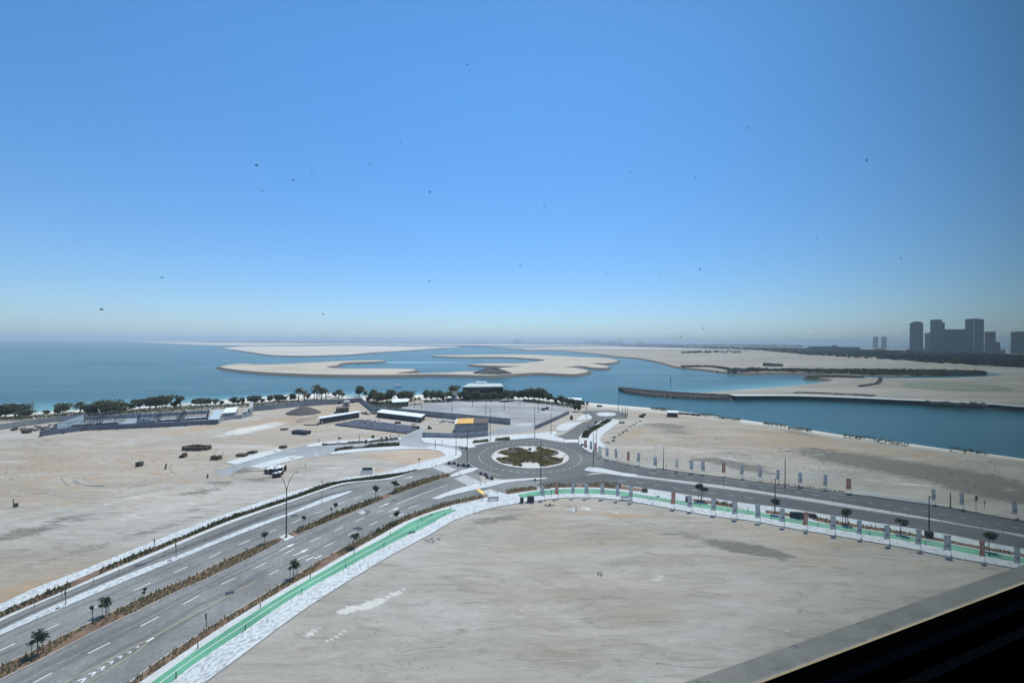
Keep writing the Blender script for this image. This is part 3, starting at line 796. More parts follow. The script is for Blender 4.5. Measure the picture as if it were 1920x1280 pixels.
# roundabout
C0 = G(994, 857.3); CX = C0.x; CY = (G(995, 836.7).y + G(995, 878.3).y) / 2
R_IN, R_OUT = (G(995, 836.7).y - G(995, 878.3).y) / 2, 26.6
def circ(r, n=96, cx=None, cy=None, a0=0, a1=2 * math.pi):
    cx = CX if cx is None else cx; cy = CY + 1.0 if cy is None else cy
    return [Vector((cx + r * math.cos(a0 + (a1 - a0) * i / n), cy + r * math.sin(a0 + (a1 - a0) * i / n), 0)) for i in range(n + (0 if abs(a1 - a0 - 2 * math.pi) < 1e-6 else 1))]
poly('roundabout_road', None, Z_ROAD + .004, M['road_dark'], world=circ(R_OUT + 1.5), smooth=False)

# right road
RE = [(880, 922), (915, 921), (950, 917), (1003, 910.5), (1060, 908.5), (1128, 905.5), (1211.7, 916), (1300, 929.5), (1350, 936.7), (1381.7, 941.7), (1480, 954), (1580, 970), (1640, 980), (1700, 989), (1786, 1004), (1844.5, 1015.8), (1920, 1029.5), (2000, 1045), (2300, 1105), (2700, 1190)]
MR1 = [(1095, 880), (1103, 876), (1128, 878.3), (1170, 886.7), (1216.7, 894), (1300, 903.5), (1380, 914), (1463, 926.5), (1530, 936), (1613, 949.3), (1700, 964), (1742, 971), (1830, 988), (1920, 1003), (2100, 1035), (2700, 1145)]
MR2 = [(1099, 882.5), (1120, 885), (1170, 891.7), (1236.7, 899.5), (1300, 908), (1366.7, 917.2), (1420, 924), (1463, 930.8), (1546.7, 944), (1630, 957), (1700, 968), (1742, 974), (1859, 994), (1920, 1006.5), (2100, 1040), (2700, 1152)]
FR = [(1090, 842), (1103, 851), (1136.7, 860), (1166.7, 866.5), (1230, 878.5), (1291.7, 887.5), (1350, 895), (1416.7, 904), (1446.7, 908), (1513, 916), (1593, 926.7), (1640, 932.6), (1700, 941), (1786, 953.5), (1844.5, 964.7), (1920, 978), (2100, 1008), (2700, 1110)]
strip('right_near_carriageway', [(1030, 895), (1070, 893)] + MR1[3:], RE[3:], Z_ROAD, M['road_right'])
strip('right_far_carriageway', FR, [(1075, 885)] + MR2[1:], Z_ROAD - .004, M['road_right'])
strip('slip_lane', [(800, 940), (841, 926), (866.7, 916), (900, 908), (935, 903.5), (970, 900), (1020, 896), (1050, 893)], [(830, 947), (866.7, 936), (908, 929), (950, 921), (1003, 913), (1030, 911), (1060, 910)], Z_ROAD - .002, M['road_block'])

# access road and north branch
strip('access_road', [(400, 884), (430, 875), (441, 869), (480, 857), (527, 845), (560, 838), (600, 833), (650, 829), (720, 823), (760, 816), (790, 815), (850, 826), (890, 836)],
      [(420, 893), (455, 878), (495, 872), (541, 859), (571.7, 857.5), (600, 855), (622, 851), (675, 845), (753, 841), (795, 840), (830, 842), (862, 846), (880, 850)], Z_ROAD - .01, M['road_blue'])
poly('lot_entrance', [(752, 824), (764, 814), (780, 805), (800, 802), (797, 812), (790, 826)], Z_ROAD - .014, M['road_blue'], smooth=False)
poly('branch_road', [(1040, 828), (1042, 820), (1060, 811.7), (1076.7, 801.7), (1088, 793.5), (1106, 787.5), (1110, 781.7), (1098, 776), (1088, 771.7), (1110, 769), (1151.7, 769.5), (1172, 774), (1178, 779), (1170, 784.5), (1145, 785), (1128, 790), (1101.7, 806), (1090, 814), (1085, 822), (1090, 834), (1106, 848), (1125, 858), (1080, 856)], Z_ROAD + .008, M['road_dark'])
poly('car_park', [(752, 763), (793, 754.5), (860, 751.5), (960, 750.5), (1076, 761.5), (1068, 770.5), (1005, 802), (985, 801), (957, 795), (820, 776), (700, 767)], Z_ROAD, M['lot'], smooth=False)
poly('exit_lane', [(915, 810), (957, 797), (1004, 798), (1002, 804), (960, 812), (915, 816)], Z_ROAD + .004, M['road_blue'], smooth=False)
poly('roadside_layby', [(1593, 925), (1640, 926), (1742, 940), (1775, 950), (1786, 955), (1700, 942), (1640, 933)], Z_ROAD - .01, M['road_blue'], smooth=False)

# ------------------------------------------------------------------ pavements, beds, kerbs
strip('pavement', S1, S2 + [(815, 869), (828, 862)], Z_WALK, M['walk'], side=.25)
strip('kerb_path', S3, S4[:-3], Z_WALK, M['walk_plain'], side=.25)
strip('median_pavement', S5, S6, Z_WALK, M['walk'], side=.25)
strip('planting_bed', S2[:-1] + [(788, 877)], S3, .08, M['soil'], side=.2)
def cut_x(L, x0, x1):
    out = []
    for (a, b), (c, d) in zip(L, L[1:]):
        if c <= x0 or a >= x1: continue
        for q in (max(a, x0), min(c, x1)):
            out.append((q, b + (d - b) * (q - a) / (c - a)))
    r = []
    for p in out:
        if not r or abs(p[0] - r[-1][0]) > .5: r.append(p)
    return r
strip('planting_bed', cut_x(M1, -330, 521), cut_x(M2, -330, 534), .08, M['soil'], side=.2)
strip('planting_bed', cut_x(M1, 541, 840), cut_x(M2, 553, 844), .08, M['soil'], side=.2)
poly('lamp_plinth', [(523, 1007.5), (537, 1001), (552, 1007.5), (536, 1014.5)], .14, M['walk_plain'], side=.3, smooth=False)
kerb_line('kerb', M1, .2, .13, M['kerb']); kerb_line('kerb', M2, .2, .13, M['kerb'])
kerb_line('kerb', P1, .2, .13, M['kerb']); kerb_line('kerb', S4, .14, .135, M['kerb'])
kerb_line('kerb', WK, .12, .13, M['kerb'])
strip('planting_bed', P1, P2, .08, M['soil'], side=.2)
strip('pavement', P2[:-2], GR1[:-1] + [(838, 956), (862, 946), (884, 940)], Z_WALK, M['walk_plain'], side=.25)
strip('cycle_path', GR1, GR2, Z_WALK + .004, M['green'], side=.2)
strip('pavement', cut_x(GR2, 100, 834) + [(850, 961), (858, 956)], cut_x(WK, 200, 900), Z_WALK, M['walk'], side=.25)
poly('pavement', [(838, 955), (862, 946.5), (886, 939.5), (915, 931.5), (914, 925), (935, 922), (950, 927), (985, 921.5), (1020, 917), (1085, 915.5), (1128, 916.5), (1170, 923), (1190, 927), (1183, 931), (1136, 928), (1075, 926.5), (1036, 929), (1036.7, 935), (983, 941.7), (933, 950), (900, 958), (856, 974), (846, 966)], Z_WALK - .002, M['walk'], side=.25, smooth=False)
# right hand side: far strip, green, near strip
G1R = [(970, 928), (995, 923), (1045, 918), (1103, 917), (1153, 920), (1186.7, 925), (1240, 934), (1266.7, 938), (1350, 949.5), (1420, 960), (1463, 969.5), (1546.7, 982), (1630, 995), (1700, 1006), (1786, 1022), (1888, 1041.5), (2000, 1064), (2300, 1118), (2700, 1200)]
G2R = [(978, 933.5), (1020, 928.5), (1070, 925), (1136.7, 926.7), (1190, 932), (1240, 940), (1266.7, 944.5), (1350, 957), (1420, 967.5), (1463, 976.5), (1546.7, 989.5), (1630, 1003), (1727.6, 1019), (1815, 1037.8), (1895.6, 1052), (2000, 1074), (2300, 1129), (2700, 1210)]
strip('pavement', [(1010, 912), (1060, 909), (1128, 905.7)] + RE[6:], G1R[2:], Z_WALK - .004, M['walk'], side=.25)
strip('cycle_path', G1R, G2R, Z_WALK + .004, M['green'], side=.2)
strip('pavement', G2R, cut_x(WK, 984, 2700), Z_WALK, M['walk'], side=.25)
kerb_line('kerb', RE[5:], .2, .14, M['kerb'])
def bed(A, B, mat='soil'): return strip('planting_bed', A, B, Z_WALK + .012, M[mat], side=.05)
bed([(948, 920), (975, 915.5), (1004, 912)], [(953, 926.7), (980, 922.5), (1008, 918)])
bed([(1018, 910.6), (1060, 909), (1128, 906.3), (1170, 911.5), (1212, 918)], [(1020, 915.5), (1070, 913.8), (1128, 914.6), (1170, 918), (1213, 923)])
bed([(1298, 935), (1335, 939.5), (1373, 945.5)], [(1300, 940), (1340, 947), (1387, 953.5)])
bed([(1435, 957), (1455, 959), (1482, 963.5)], [(1436, 962), (1455, 965), (1482, 969)])
bed([(1520, 967), (1563, 976), (1630, 987.5), (1700, 998.5), (1771.5, 1012), (1844.5, 1025.5), (1909, 1037), (2100, 1075)], [(1523, 974.5), (1546, 980.3), (1630, 993), (1700, 1004.2), (1786, 1020), (1844, 1031), (1909, 1043), (2100, 1081)])
strip('median_strip', MR1, MR2, Z_WALK, M['kerb'], side=.25)
kerb_line('kerb', MR2, .25, .14, M['white_paint'])
poly('splitter_island', [(1096.7, 881.7), (1104, 876), (1128, 878), (1170, 886.7), (1195, 890), (1190, 894), (1165, 891.7), (1120, 885)], Z_WALK + .002, M['walk_plain'], side=.25)
strip('roadside_kerb', off(FR[4:], -1.6), FR[4:], .1, simple('grimy_verge', (.10, .095, .085), .9, .3, .4), side=.2)
# splitters and corners round the roundabout
poly('splitter_island', [(808, 935.5), (823, 929), (841.7, 921.5), (866.7, 913.5), (896.7, 906.7), (933, 900.5), (983, 897.2), (1024, 895.8), (1028, 897.3), (1000, 899.5), (970, 902), (946, 905.3), (925, 911), (900, 916), (866.7, 923.5), (835, 931), (822, 936)], Z_WALK, M['walk_plain'], side=.25)
poly('splitter_island', [(843, 893.5), (851, 886.7), (866.7, 881.5), (878, 878), (893, 876.5), (898, 879), (884, 884.5), (866, 890), (850, 893.5)], Z_WALK, M['walk_plain'], side=.25)
poly('corner_pavement', [(783, 880.5), (766.7, 873), (816.7, 859), (836, 854), (826, 846), (800, 841.3), (753, 841.8), (690, 845.5), (640, 850), (621.7, 851.5), (618, 849), (640, 844), (700, 839.3), (753, 836.3), (770, 838.6), (795, 839.5), (810, 836.5), (828, 837.3), (850, 840.5), (863, 845.5), (866.5, 851), (862, 857), (850, 862), (830, 869.5), (810, 876.5)], Z_WALK - .003, M['walk_plain'], side=.25, smooth=False)
poly('sand_corner', [(700, 852), (753, 843.3), (800, 843), (824, 847), (834, 853), (820, 857.5), (770, 870)], -.02, M['sand_tan'])
poly('north_pavement', [(788, 821.5), (800, 820), (860, 821.7), (885, 823), (916.7, 817.5), (960, 815), (1001.7, 813), (1041.7, 808.5), (1044, 812), (1038, 817.5), (1058, 822.5), (1057.5, 829.5), (1033, 825.5), (1001.7, 820.8), (960, 824), (918, 829.5), (888, 835), (893, 838), (878, 840.3), (868, 837), (845, 836), (830, 833), (810, 831.5), (795, 829)], Z_WALK, M['walk_plain'], side=.25, smooth=False)
poly('access_pavement', [(421.7, 867.3), (446.7, 860), (490, 848.5), (520, 841.5), (527, 842.5), (527, 846.5), (500, 854.5), (470, 863), (441.7, 871)], Z_WALK, M['walk_plain'], side=.25, smooth=False)
poly('access_pavement', [(468, 875), (505, 864), (541.7, 855.5), (565, 855.3), (572, 857), (545, 863.5), (515, 871.5), (490, 878.3)], Z_WALK, M['walk_plain'], side=.25, smooth=False)
strip('access_pavement', [(573, 834.5), (600, 829.3), (650, 825.5), (720, 820.8), (750, 819)], [(577, 838), (616, 834), (650, 831), (720, 825.8), (753, 824)], Z_WALK, M['walk_plain'], side=.25)
strip('access_pavement', [(622, 849), (650, 843.5), (700, 838.8), (753, 835.6)], [(622, 851.5), (666.7, 845.7), (720, 842.5), (753, 841.7)], Z_WALK - .001, M['walk_plain'], side=.25)
bed([(602, 832.5), (650, 829.8), (700, 826), (746, 821.5)], [(604, 835), (650, 832.4), (700, 828.6), (748, 824)], 'soil_dark')
bed([(628, 843), (650, 839.5), (700, 835.5), (748, 832.5)], [(626, 846), (650, 843.2), (700, 839), (751, 836)], 'soil_dark')
bed([(886, 827.5), (915, 824.8)], [(886, 831.5), (917, 828.5)], 'soil_dark'); bed([(928, 823.8), (955, 821.8)], [(928, 827.3), (957, 824.8)], 'soil_dark')
poly('east_pavement', [(1085.5, 821), (1090, 813.5), (1102, 805), (1128, 788.5), (1134, 785.5), (1150, 786), (1163, 789.5), (1145, 803), (1127, 817.5), (1125, 826.5), (1137, 838), (1120, 840), (1108, 848.5), (1096, 842), (1086, 832)], Z_WALK, M['walk_plain'], side=.25, smooth=False)
strip('planting_bed', [(1089, 820.5), (1094, 811), (1115, 798), (1136, 787.3)], [(1103, 821.3), (1108, 812.5), (1128, 800), (1148.5, 787.6)], Z_WALK + .012, M['soil_dark'], side=.05)
poly('splitter_island', [(1116.7, 775.3), (1127, 773.2), (1145, 773.2), (1155, 775.5), (1151, 779), (1135, 780.2), (1125, 779.8)], Z_WALK, M['walk_plain'], side=.25)
poly('branch_pavement', [(1078, 787.7), (1092, 778), (1101.7, 776), (1110, 781), (1109, 785), (1090, 787.6)], Z_WALK, M['walk_plain'], side=.25, smooth=False)
poly('branch_pavement', [(1043, 801), (1053, 795), (1066.7, 792.3), (1090, 792), (1080, 798), (1066.7, 804), (1059, 808), (1046, 806.7)], Z_WALK, M['walk_plain'], side=.25)

# roundabout island
poly('roundabout_island', None, Z_WALK, simple('pale_gravel', (.50, .47, .43), .9, .15, .8), world=circ(R_IN, cy=CY), smooth=False, side=.25)
kerb_line('kerb', circ(R_IN, cy=CY) + circ(R_IN, cy=CY)[:1], .3, .2, M['kerb'])
def petal(a, z, s=1.0):
    """one lobe of the island's planted cross"""
    P = []
    for i in range(40):
        t = -math.pi / 2 + math.pi * i / 39
        r = R_IN * .93 * s * (math.cos(t) ** .55 if math.cos(t) > 0 else 0)
        P.append(Vector((CX + r * math.cos(a + t * .52), CY + r * math.sin(a + t * .52), 0)))
    return P
for k, a in enumerate((R(38), R(142), R(218), R(322))):
    poly('island_bed', None, Z_WALK + .03 + .002 * k, M['soil_dark'], world=petal(a, 0), smooth=False, side=.04)

# ------------------------------------------------------------------ road markings
def marking(name, mat, segs, width, z, kind='structure'):
    mb = MB()
    for sgm in segs: ribbon(mb, [G(x, y) for x, y in sgm], width, z)
    o = mb.build(name, mat); tag(o, kind=kind); return o
DASH = [[(166.7, 1143.7), (198, 1129.5)], [(85, 1181), (110, 1169.5)], [(-5, 1221), (28, 1206)], [(251.7, 1106), (281.7, 1092)], [(325, 1073), (351.7, 1061.7)], [(391.7, 1045.8), (414, 1034)], [(448, 1020.8), (470, 1011.7)], [(505, 997.5), (518, 991.7)],
        [(546.7, 980.8), (562.5, 973)], [(590, 962.5), (606, 957.5)], [(628, 946.5), (645, 941.5)], [(665, 934), (678, 930.8)], [(700, 922), (716, 917)], [(735, 909), (752, 904)],
        [(-40, 1331), (-3, 1311)], [(61.7, 1280), (98, 1260)], [(165, 1224.5), (206.7, 1203.7)], [(263, 1173.7), (298, 1155)], [(343, 1132), (373, 1116)], [(414, 1095), (441, 1083)], [(476.7, 1065), (499, 1054)], [(533, 1038), (551.7, 1028)], [(581.7, 1015), (601, 1006.7)], [(627.5, 995), (642.5, 987.5)], [(666.7, 976.7), (683, 970)], [(706.7, 960), (720, 956)],
        [(504, 1077), (523, 1067)], [(557.5, 1049), (578, 1039)], [(607.5, 1025), (625, 1015.8)], [(652.5, 1003), (667, 996)], [(693, 984), (708, 976.7)], [(731, 967.5), (746, 961)], [(766, 953), (782, 947)],
        [(741.7, 945.8), (765, 936), (788, 926.7)], [(788, 926.7), (815, 917), (840, 909)]]
for s_ in DASH: marking('lane_dash', M['white_paint'], [s_], .22, Z_MARK)
def circ_dash(r, n, name='lane_dash', w_=.22, frac=.5, a0=0, a1=2 * math.pi):
    mb = MB()
    for i in range(n):
        b = a0 + (a1 - a0) * i / n; e = b + (a1 - a0) / n * frac
        ribbon(mb, circ(r, 3, a0=b, a1=e, cy=CY + .6), w_, Z_ROAD + .02)
    return tag(mb.build(name, M['white_paint']), kind='structure')
circ_dash(19.6, 44)
circ_dash(24.6, 20, frac=.45, a0=R(200), a1=R(245), w_=.3); circ_dash(25.2, 14, frac=.5, a0=R(55), a1=R(90), w_=.25)
RD = []
for t in range(0, 26):
    x0 = 1150 + t * 34
    for L, k in ((FR, .5),):
        def yy(x): 
            a = next(b + (d - b) * (x - a_) / (c - a_) for (a_, b), (c, d) in zip(FR, FR[1:]) if a_ <= x <= c)
            b2 = next(b + (d - b) * (x - a_) / (c - a_) for (a_, b), (c, d) in zip(MR1, MR1[1:]) if a_ <= x <= c)
            return a * .48 + b2 * .52
        if x0 > 1170: RD.append([(x0, yy(x0)), (x0 + 13, yy(x0 + 13))])
        def yn(x):
            a = next(b + (d - b) * (x - a_) / (c - a_) for (a_, b), (c, d) in zip(MR2, MR2[1:]) if a_ <= x <= c)
            b2 = next(b + (d - b) * (x - a_) / (c - a_) for (a_, b), (c, d) in zip(RE, RE[1:]) if a_ <= x <= c)
            return a * .5 + b2 * .5
        if x0 < 1420: RD.append([(x0 + 10, yn(x0 + 10)), (x0 + 23, yn(x0 + 23))])
for s_ in RD: marking('lane_dash', M['white_paint'], [s_], .15, Z_MARK)
marking('edge_line', M['white_paint'], [cut_x(off(FR, 1.2), 1170, 1590)], .14, Z_MARK)
marking('edge_line', M['white_paint'], [cut_x(off(MR2, 1.0), 1130, 2000)], .12, Z_MARK)
marking('lane_line', M['yellow_paint'], [[(478, 1089), (465, 1097), (435, 1112), (381.7, 1142), (340, 1163), (290, 1192)]], .16, Z_MARK)
marking('lane_line', M['yellow_paint'], [[(290, 1192), (247, 1214), (183, 1248), (145, 1266), (105, 1290)]], .12, Z_MARK)
marking('lane_line', M['yellow_paint'], [[(290, 1192), (260, 1218), (208, 1252), (165, 1279), (145, 1292)]], .12, Z_MARK)
def chevron(px, py, s=1.0):
    c = G(px, py); d = (G(478, 1089) - G(240, 1222)); d.z = 0; d.normalize(); nrm = Vector((-d.y, d.x, 0))
    mb = MB()
    for sg in (-1, 1):
        a = c + d * .6 * s; b = c - d * .15 * s + nrm * sg * .55 * s
        ribbon(mb, [a, b], .3 * s, Z_MARK + .004 + .004 * (sg > 0))
    tag(mb.build('chevron_marking', M['white_paint']), kind='structure')
for x, y, s in ((257, 1213, .7), (241, 1223, .8), (223, 1232, .95), (206, 1242, 1), (189, 1253, 1.1), (171, 1264, 1.2), (151.7, 1276, 1.3)): chevron(x, y, s * .62)
marking('lane_dash', M['white_paint'], [[(275, 1202.5), (288, 1195)]], .4, Z_MARK + .008)
def arrow(tail, tip, w_=.3, head=1.6, hw=.55, curve=None):
    a, b = G(*tail), G(*tip); d = (b - a).normalized(); nrm = Vector((-d.y, d.x, 0)); mb = MB()
    pts = catmull([a, G(*curve), b - d * head * .6], 1) if curve else [a, b - d * head]
    if curve: d = (b - pts[-1]).normalized(); nrm = Vector((-d.y, d.x, 0)); 
    ribbon(mb, pts, w_, Z_MARK)
    q = b - d * head
    mb.tri(*[(p.x, p.y, Z_MARK) for p in (q + nrm * hw, q - nrm * hw, b)])
    tag(mb.build('arrow_marking', M['white_paint']), kind='structure')
arrow((524, 1031.5), (554, 1017.5)); arrow((550, 1041.5), (580, 1027.5)); arrow((574, 1050), (606, 1040), curve=(588, 1043.5), w_=.35)
arrow((711, 950.5), (731, 942)); arrow((729, 959), (749, 950.5)); arrow((748, 966), (769, 962.5), curve=(757, 963)); arrow((758, 897), (776, 893))
for s_ in ([(548, 842.5), (556, 845)], [(590, 848.5), (597, 854.5)], [(590, 848.5), (624, 843)], [(536, 846.5), (556, 844.5)]): marking('stop_line', M['white_paint'], [s_], .25, .006)
# zebra crossings: bars along the direction of travel
def zebra(a0, a1, along, n, ln, wd):
    A, B = G(*a0), G(*a1); d = G(*along[1]) - G(*along[0]); d.normalize()
    for i in range(n):
        c = A.lerp(B, (i + .5) / n); mb = MB(); ribbon(mb, [c - d * ln / 2, c + d * ln / 2], wd, Z_MARK + .008)
        tag(mb.build('crossing_bar', M['white_paint']), kind='structure')
zebra((1059, 826.3), (1084, 826.3), ((1068, 829.5), (1068.5, 822)), 5, 5.2, 1.3)
zebra((821, 873.5), (848, 883.5), ((780, 898), (850, 872)), 8, 5.0, .5)
zebra((862, 893.5), (893, 907.5), ((810, 915), (880, 890)), 8, 5.0, .5)
zebra((911, 918.5), (930, 927.5), ((900, 925), (930, 917)), 5, 3.5, .5)
strip('yellow_crossing_patch', [(893, 918), (898, 915.5), (900, 916.5)], [(905, 927), (909, 924.5), (912, 925.5)], Z_MARK + .004, M['yellow_solid'])
poly('white_road_patch', [(670, 960), (681.7, 955.8), (687, 961.7), (678, 964)], Z_MARK, M['kerb'], smooth=False)
poly('grey_road_patch', [(682, 955.5), (697, 958.3), (687, 965), (678, 964.3), (687, 961.7)], Z_MARK, M['road_right'], smooth=False)
# cycle path centre lines
def midline(A, B):
    a = resample(gl(A), 80); b = resample(gl(B), 80); return [p.lerp(q, .5) for p, q in zip(a, b)]
for A, B in ((GR1, GR2), (G1R[1:], G2R[1:])):
    mb = MB(); ribbon(mb, midline(A, B), .13, Z_WALK + .016); tag(mb.build('cycle_centre_line', M['white_paint']), kind='structure')
# car park bay lines
LOTL = []
for i in range(10): LOTL.append([(868 + i * 2.6, 757.5), (867.3 + i * 2.6, 758.6)])
for i in range(9): LOTL.append([(974 + i * 3, 794 - i * .2), (969 + i * 3, 797.5)])
LOTL += [[(1010, 763.5), (1045, 767)], [(800, 757.5), (835, 758)], [(905, 770), (1000, 766), (1060, 768)], [(930, 784), (1000, 776), (1050, 771)]]
marking('bay_lines', M['white_paint'], LOTL, .25, Z_MARK)

# ------------------------------------------------------------------ planting
def tufts(name, A, B, z, mat, label, dens=1.1, h=(.35, .75), rad=.3, seed=1, skip=(), blades=6, rows=None, top=None):
    random.seed(seed); mb = MB()
    A = gl(A); B = gl(B); n = max(3, int(arclen(A)[-1] / .55))
    A = resample(A, n); B = resample(B, n)
    for i in range(n):
        wdt = (B[i] - A[i]).length; k = max(1, int(wdt * dens / .55))
        for j in range(k):
            if random.random() < .12: continue
            t = (j + .5 + random.uniform(-.2, .2)) / k
            c = A[i].lerp(A[i + 1], random.uniform(.2, .8)).lerp(B[i].lerp(B[i + 1], .5), .08 + t * .84)
            gap = noise.noise(Vector((c.x * .12, c.y * .12, seed)))
            if gap < -.33: continue
            hh = random.uniform(*h) * (1 + gap * .6)
            for b in range(blades):
                a = random.uniform(0, 6.28); r = rad * random.uniform(.3, 1)
                e = Vector((math.cos(a), math.sin(a), 0)); s = Vector((-e.y, e.x, 0)) * random.uniform(.04, .09)
                base = c + e * r * .2; tip = c + e * r
                zt = z + hh * random.uniform(.55, 1)
                mb.quad((base.x - s.x, base.y - s.y, z), (base.x + s.x, base.y + s.y, z), (tip.x + s.x, tip.y + s.y, zt), (tip.x - s.x * .6, tip.y - s.y * .6, zt))
    o = mb.build(name, mat); return tag(o, label, None, kind='stuff')
tufts('bed_plants', cut_x(S2[:-1], -60, 788), cut_x(S3, -60, 788), .08, M['hedge'], 'low dark shrub row beside the outermost pavement', h=(.35, .75), seed=2)
tufts('bed_plants', cut_x(M1, -60, 514), cut_x(M2, -60, 528), .08, M['tuft'], 'brown green plants in the planted median', h=(.25, .6), seed=3)
tufts('bed_plants', cut_x(M1, 548, 690), cut_x(M2, 560, 700), .08, M['tuft_green'], 'greener plants in the planted median past the tall lamp', h=(.4, .9), seed=4)
tufts('bed_plants', cut_x(M1, 680, 840), cut_x(M2, 690, 844), .08, M['tuft'], 'brown plants at the roundabout end of the median', h=(.4, .9), seed=5)
tufts('bed_plants', cut_x(P1, 170, 700), cut_x(P2, 190, 700), .08, M['tuft'], 'brown plants between road and cycle path', h=(.25, .6), seed=6)
tufts('bed_plants', cut_x(P1, 700, 905), cut_x(P2, 700, 905), .08, M['tuft_green'], 'green brown plants in the bed near the end of the cycle path', h=(.4, .9), seed=7)
tufts('bed_plants', [(948, 920), (975, 915.5), (1004, 912)], [(953, 926.7), (980, 922.5), (1008, 918)], .13, M['tuft'], 'brown plants in the short bed beside the slip lane', h=(.4, .9), seed=8)
tufts('bed_plants', [(1018, 910.6), (1060, 909), (1128, 906.3), (1165, 911)], [(1020, 915.5), (1070, 913.8), (1128, 914.6), (1165, 917.5)], .13, M['tuft'], 'brown plants in the bed behind the first flags', h=(.5, 1.0), seed=9)
tufts('bed_plants', [(1298, 935), (1335, 939.5), (1373, 945.5)], [(1300, 940), (1340, 947), (1387, 953.5)], .13, M['tuft'], 'brown plants in the bed with the broad dark tree', h=(.5, .9), seed=10)
tufts('bed_plants', [(1435, 957), (1455, 959), (1482, 963.5)], [(1436, 962), (1455, 965), (1482, 969)], .13, M['tuft'], 'sparse plants beside the green cabinets', h=(.3, .6), dens=.6, seed=11)
tufts('bed_plants', [(1520, 967), (1563, 976), (1630, 987.5), (1700, 998.5), (1771.5, 1012), (1844.5, 1025.5), (1909, 1037)], [(1523, 974.5), (1546, 980.3), (1630, 993), (1700, 1004.2), (1786, 1020), (1844, 1031), (1909, 1043)], .13, M['tuft'], 'sparse plants in the long bed beyond the cycle path', h=(.25, .6), dens=.6, seed=12)
tufts('hedge', [(604, 833), (650, 830), (700, 826.5), (746, 822)], [(606, 835), (650, 832), (700, 828), (746, 823.6)], .13, M['hedge'], 'thin dark hedge on the north side of the access road', h=(.6, 1.2), rad=.5, seed=13)
tufts('hedge', [(628, 843), (650, 839.5), (700, 835.5), (748, 832.5)], [(628, 845.7), (650, 843), (700, 838.8), (750, 835.8)], .13, M['hedge'], 'dark hedge on the south side of the access road', h=(.7, 1.3), rad=.5, dens=1.6, seed=14)
tufts('hedge', [(887, 828), (915, 825.2)], [(887, 831), (916, 828)], .13, M['tuft_green'], 'clipped hedge by the roundabout, nearest the small walled building', h=(.6, 1.1), rad=.5, dens=1.6, seed=15)
tufts('hedge', [(929, 824.2), (955, 822)], [(929, 827), (956, 824.5)], .13, M['tuft_green'], 'clipped hedge by the roundabout between two lamp posts', h=(.6, 1.1), rad=.5, dens=1.6, seed=16)
tufts('hedge', [(1089, 820.5), (1094, 811), (1115, 798), (1136, 787.3)], [(1103, 821.3), (1108, 812.5), (1128, 800), (1148.5, 787.6)], .13, M['hedge'], 'dark hedge along the branch road towards the shore', h=(.4, 1.0), rad=.5, dens=1.3, seed=17)
# ground cover on the island
random.seed(21); mb = MB()
for i in range(2600):
    a = random.uniform(0, 6.28); q = math.sqrt(random.random())
    x = q * R_IN * .9 * math.cos(a); y = q * R_IN * .9 * math.sin(a)
    lobe = abs(math.cos(2 * a)) if q > .5 else 0
    if q > .62 and abs(math.sin(2 * a)) < .5: continue
    if q > .35 and noise.noise(Vector((x * .22 + 5, y * .22, 2))) < (-.25 + max(0, q - .55) * .9): continue
    c = Vector((CX + x, CY + y, 0)); h = random.uniform(.25, .6)
    for b in range(4):
        an = random.uniform(0, 6.28); e = Vector((math.cos(an), math.sin(an), 0)) * .35; s = Vector((-e.y, e.x, 0)) * .5
        mb.quad((c.x - s.x, c.y - s.y, .15), (c.x + s.x, c.y + s.y, .15), (c.x + e.x + s.x, c.y + e.y + s.y, .15 + h), (c.x + e.x - s.x, c.y + e.y - s.y, .15 + h))
tag(mb.build('ground_cover', M['cover']), kind='stuff', label='olive brown ground cover on the roundabout island')

# ------------------------------------------------------------------ trees
def crown_mesh(name, seed, rx, rz, zc, nclump=9, per=46, leaf=.16, mat=None, flat=.7, spread=.62):
    random.seed(seed); mb = MB(); cl = []
    for i in range(nclump):
        a = random.uniform(0, 6.28); q = random.uniform(.1, 1) * spread * rx
        cl.append((Vector((q * math.cos(a), q * math.sin(a), zc + random.uniform(-.55, .75) * rz)), random.uniform(.3, .55) * rx))
    for c, r in cl:
        for j in range(per):
            d = Vector((random.gauss(0, 1), random.gauss(0, 1), random.gauss(0, 1))).normalized() * r * random.random() ** .4
            d.z *= flat; p = c + d
            u = Vector((random.gauss(0, 1), random.gauss(0, 1), random.gauss(0, .6))).normalized(); v = u.cross(Vector((random.gauss(0, 1), random.gauss(0, 1), random.gauss(0, 1)))).normalized()
            L = leaf * random.uniform(.7, 1.4); w = L * .6
            mb.quad(p - u * L - v * w * .4, p - v * w, p + u * L, p + v * w)
    return mb.mesh(name, mat), cl
def trunk_mesh(name, h, r, clumps, mat):
    mb = MB(); random.seed(int(h * 100))
    mb.tube([(0, 0, -.1), (.05, .03, h * .5), (0, 0, h)], [r, r * .8, r * .65], 6)
    for c, rr in clumps[:6]:
        mb.tube([(0, 0, h * .92), tuple(Vector((0, 0, h)).lerp(c, .5) + Vector((0, 0, .05))), tuple(c)], [r * .5, r * .35, r * .12], 4)
    return mb.mesh(name, mat)
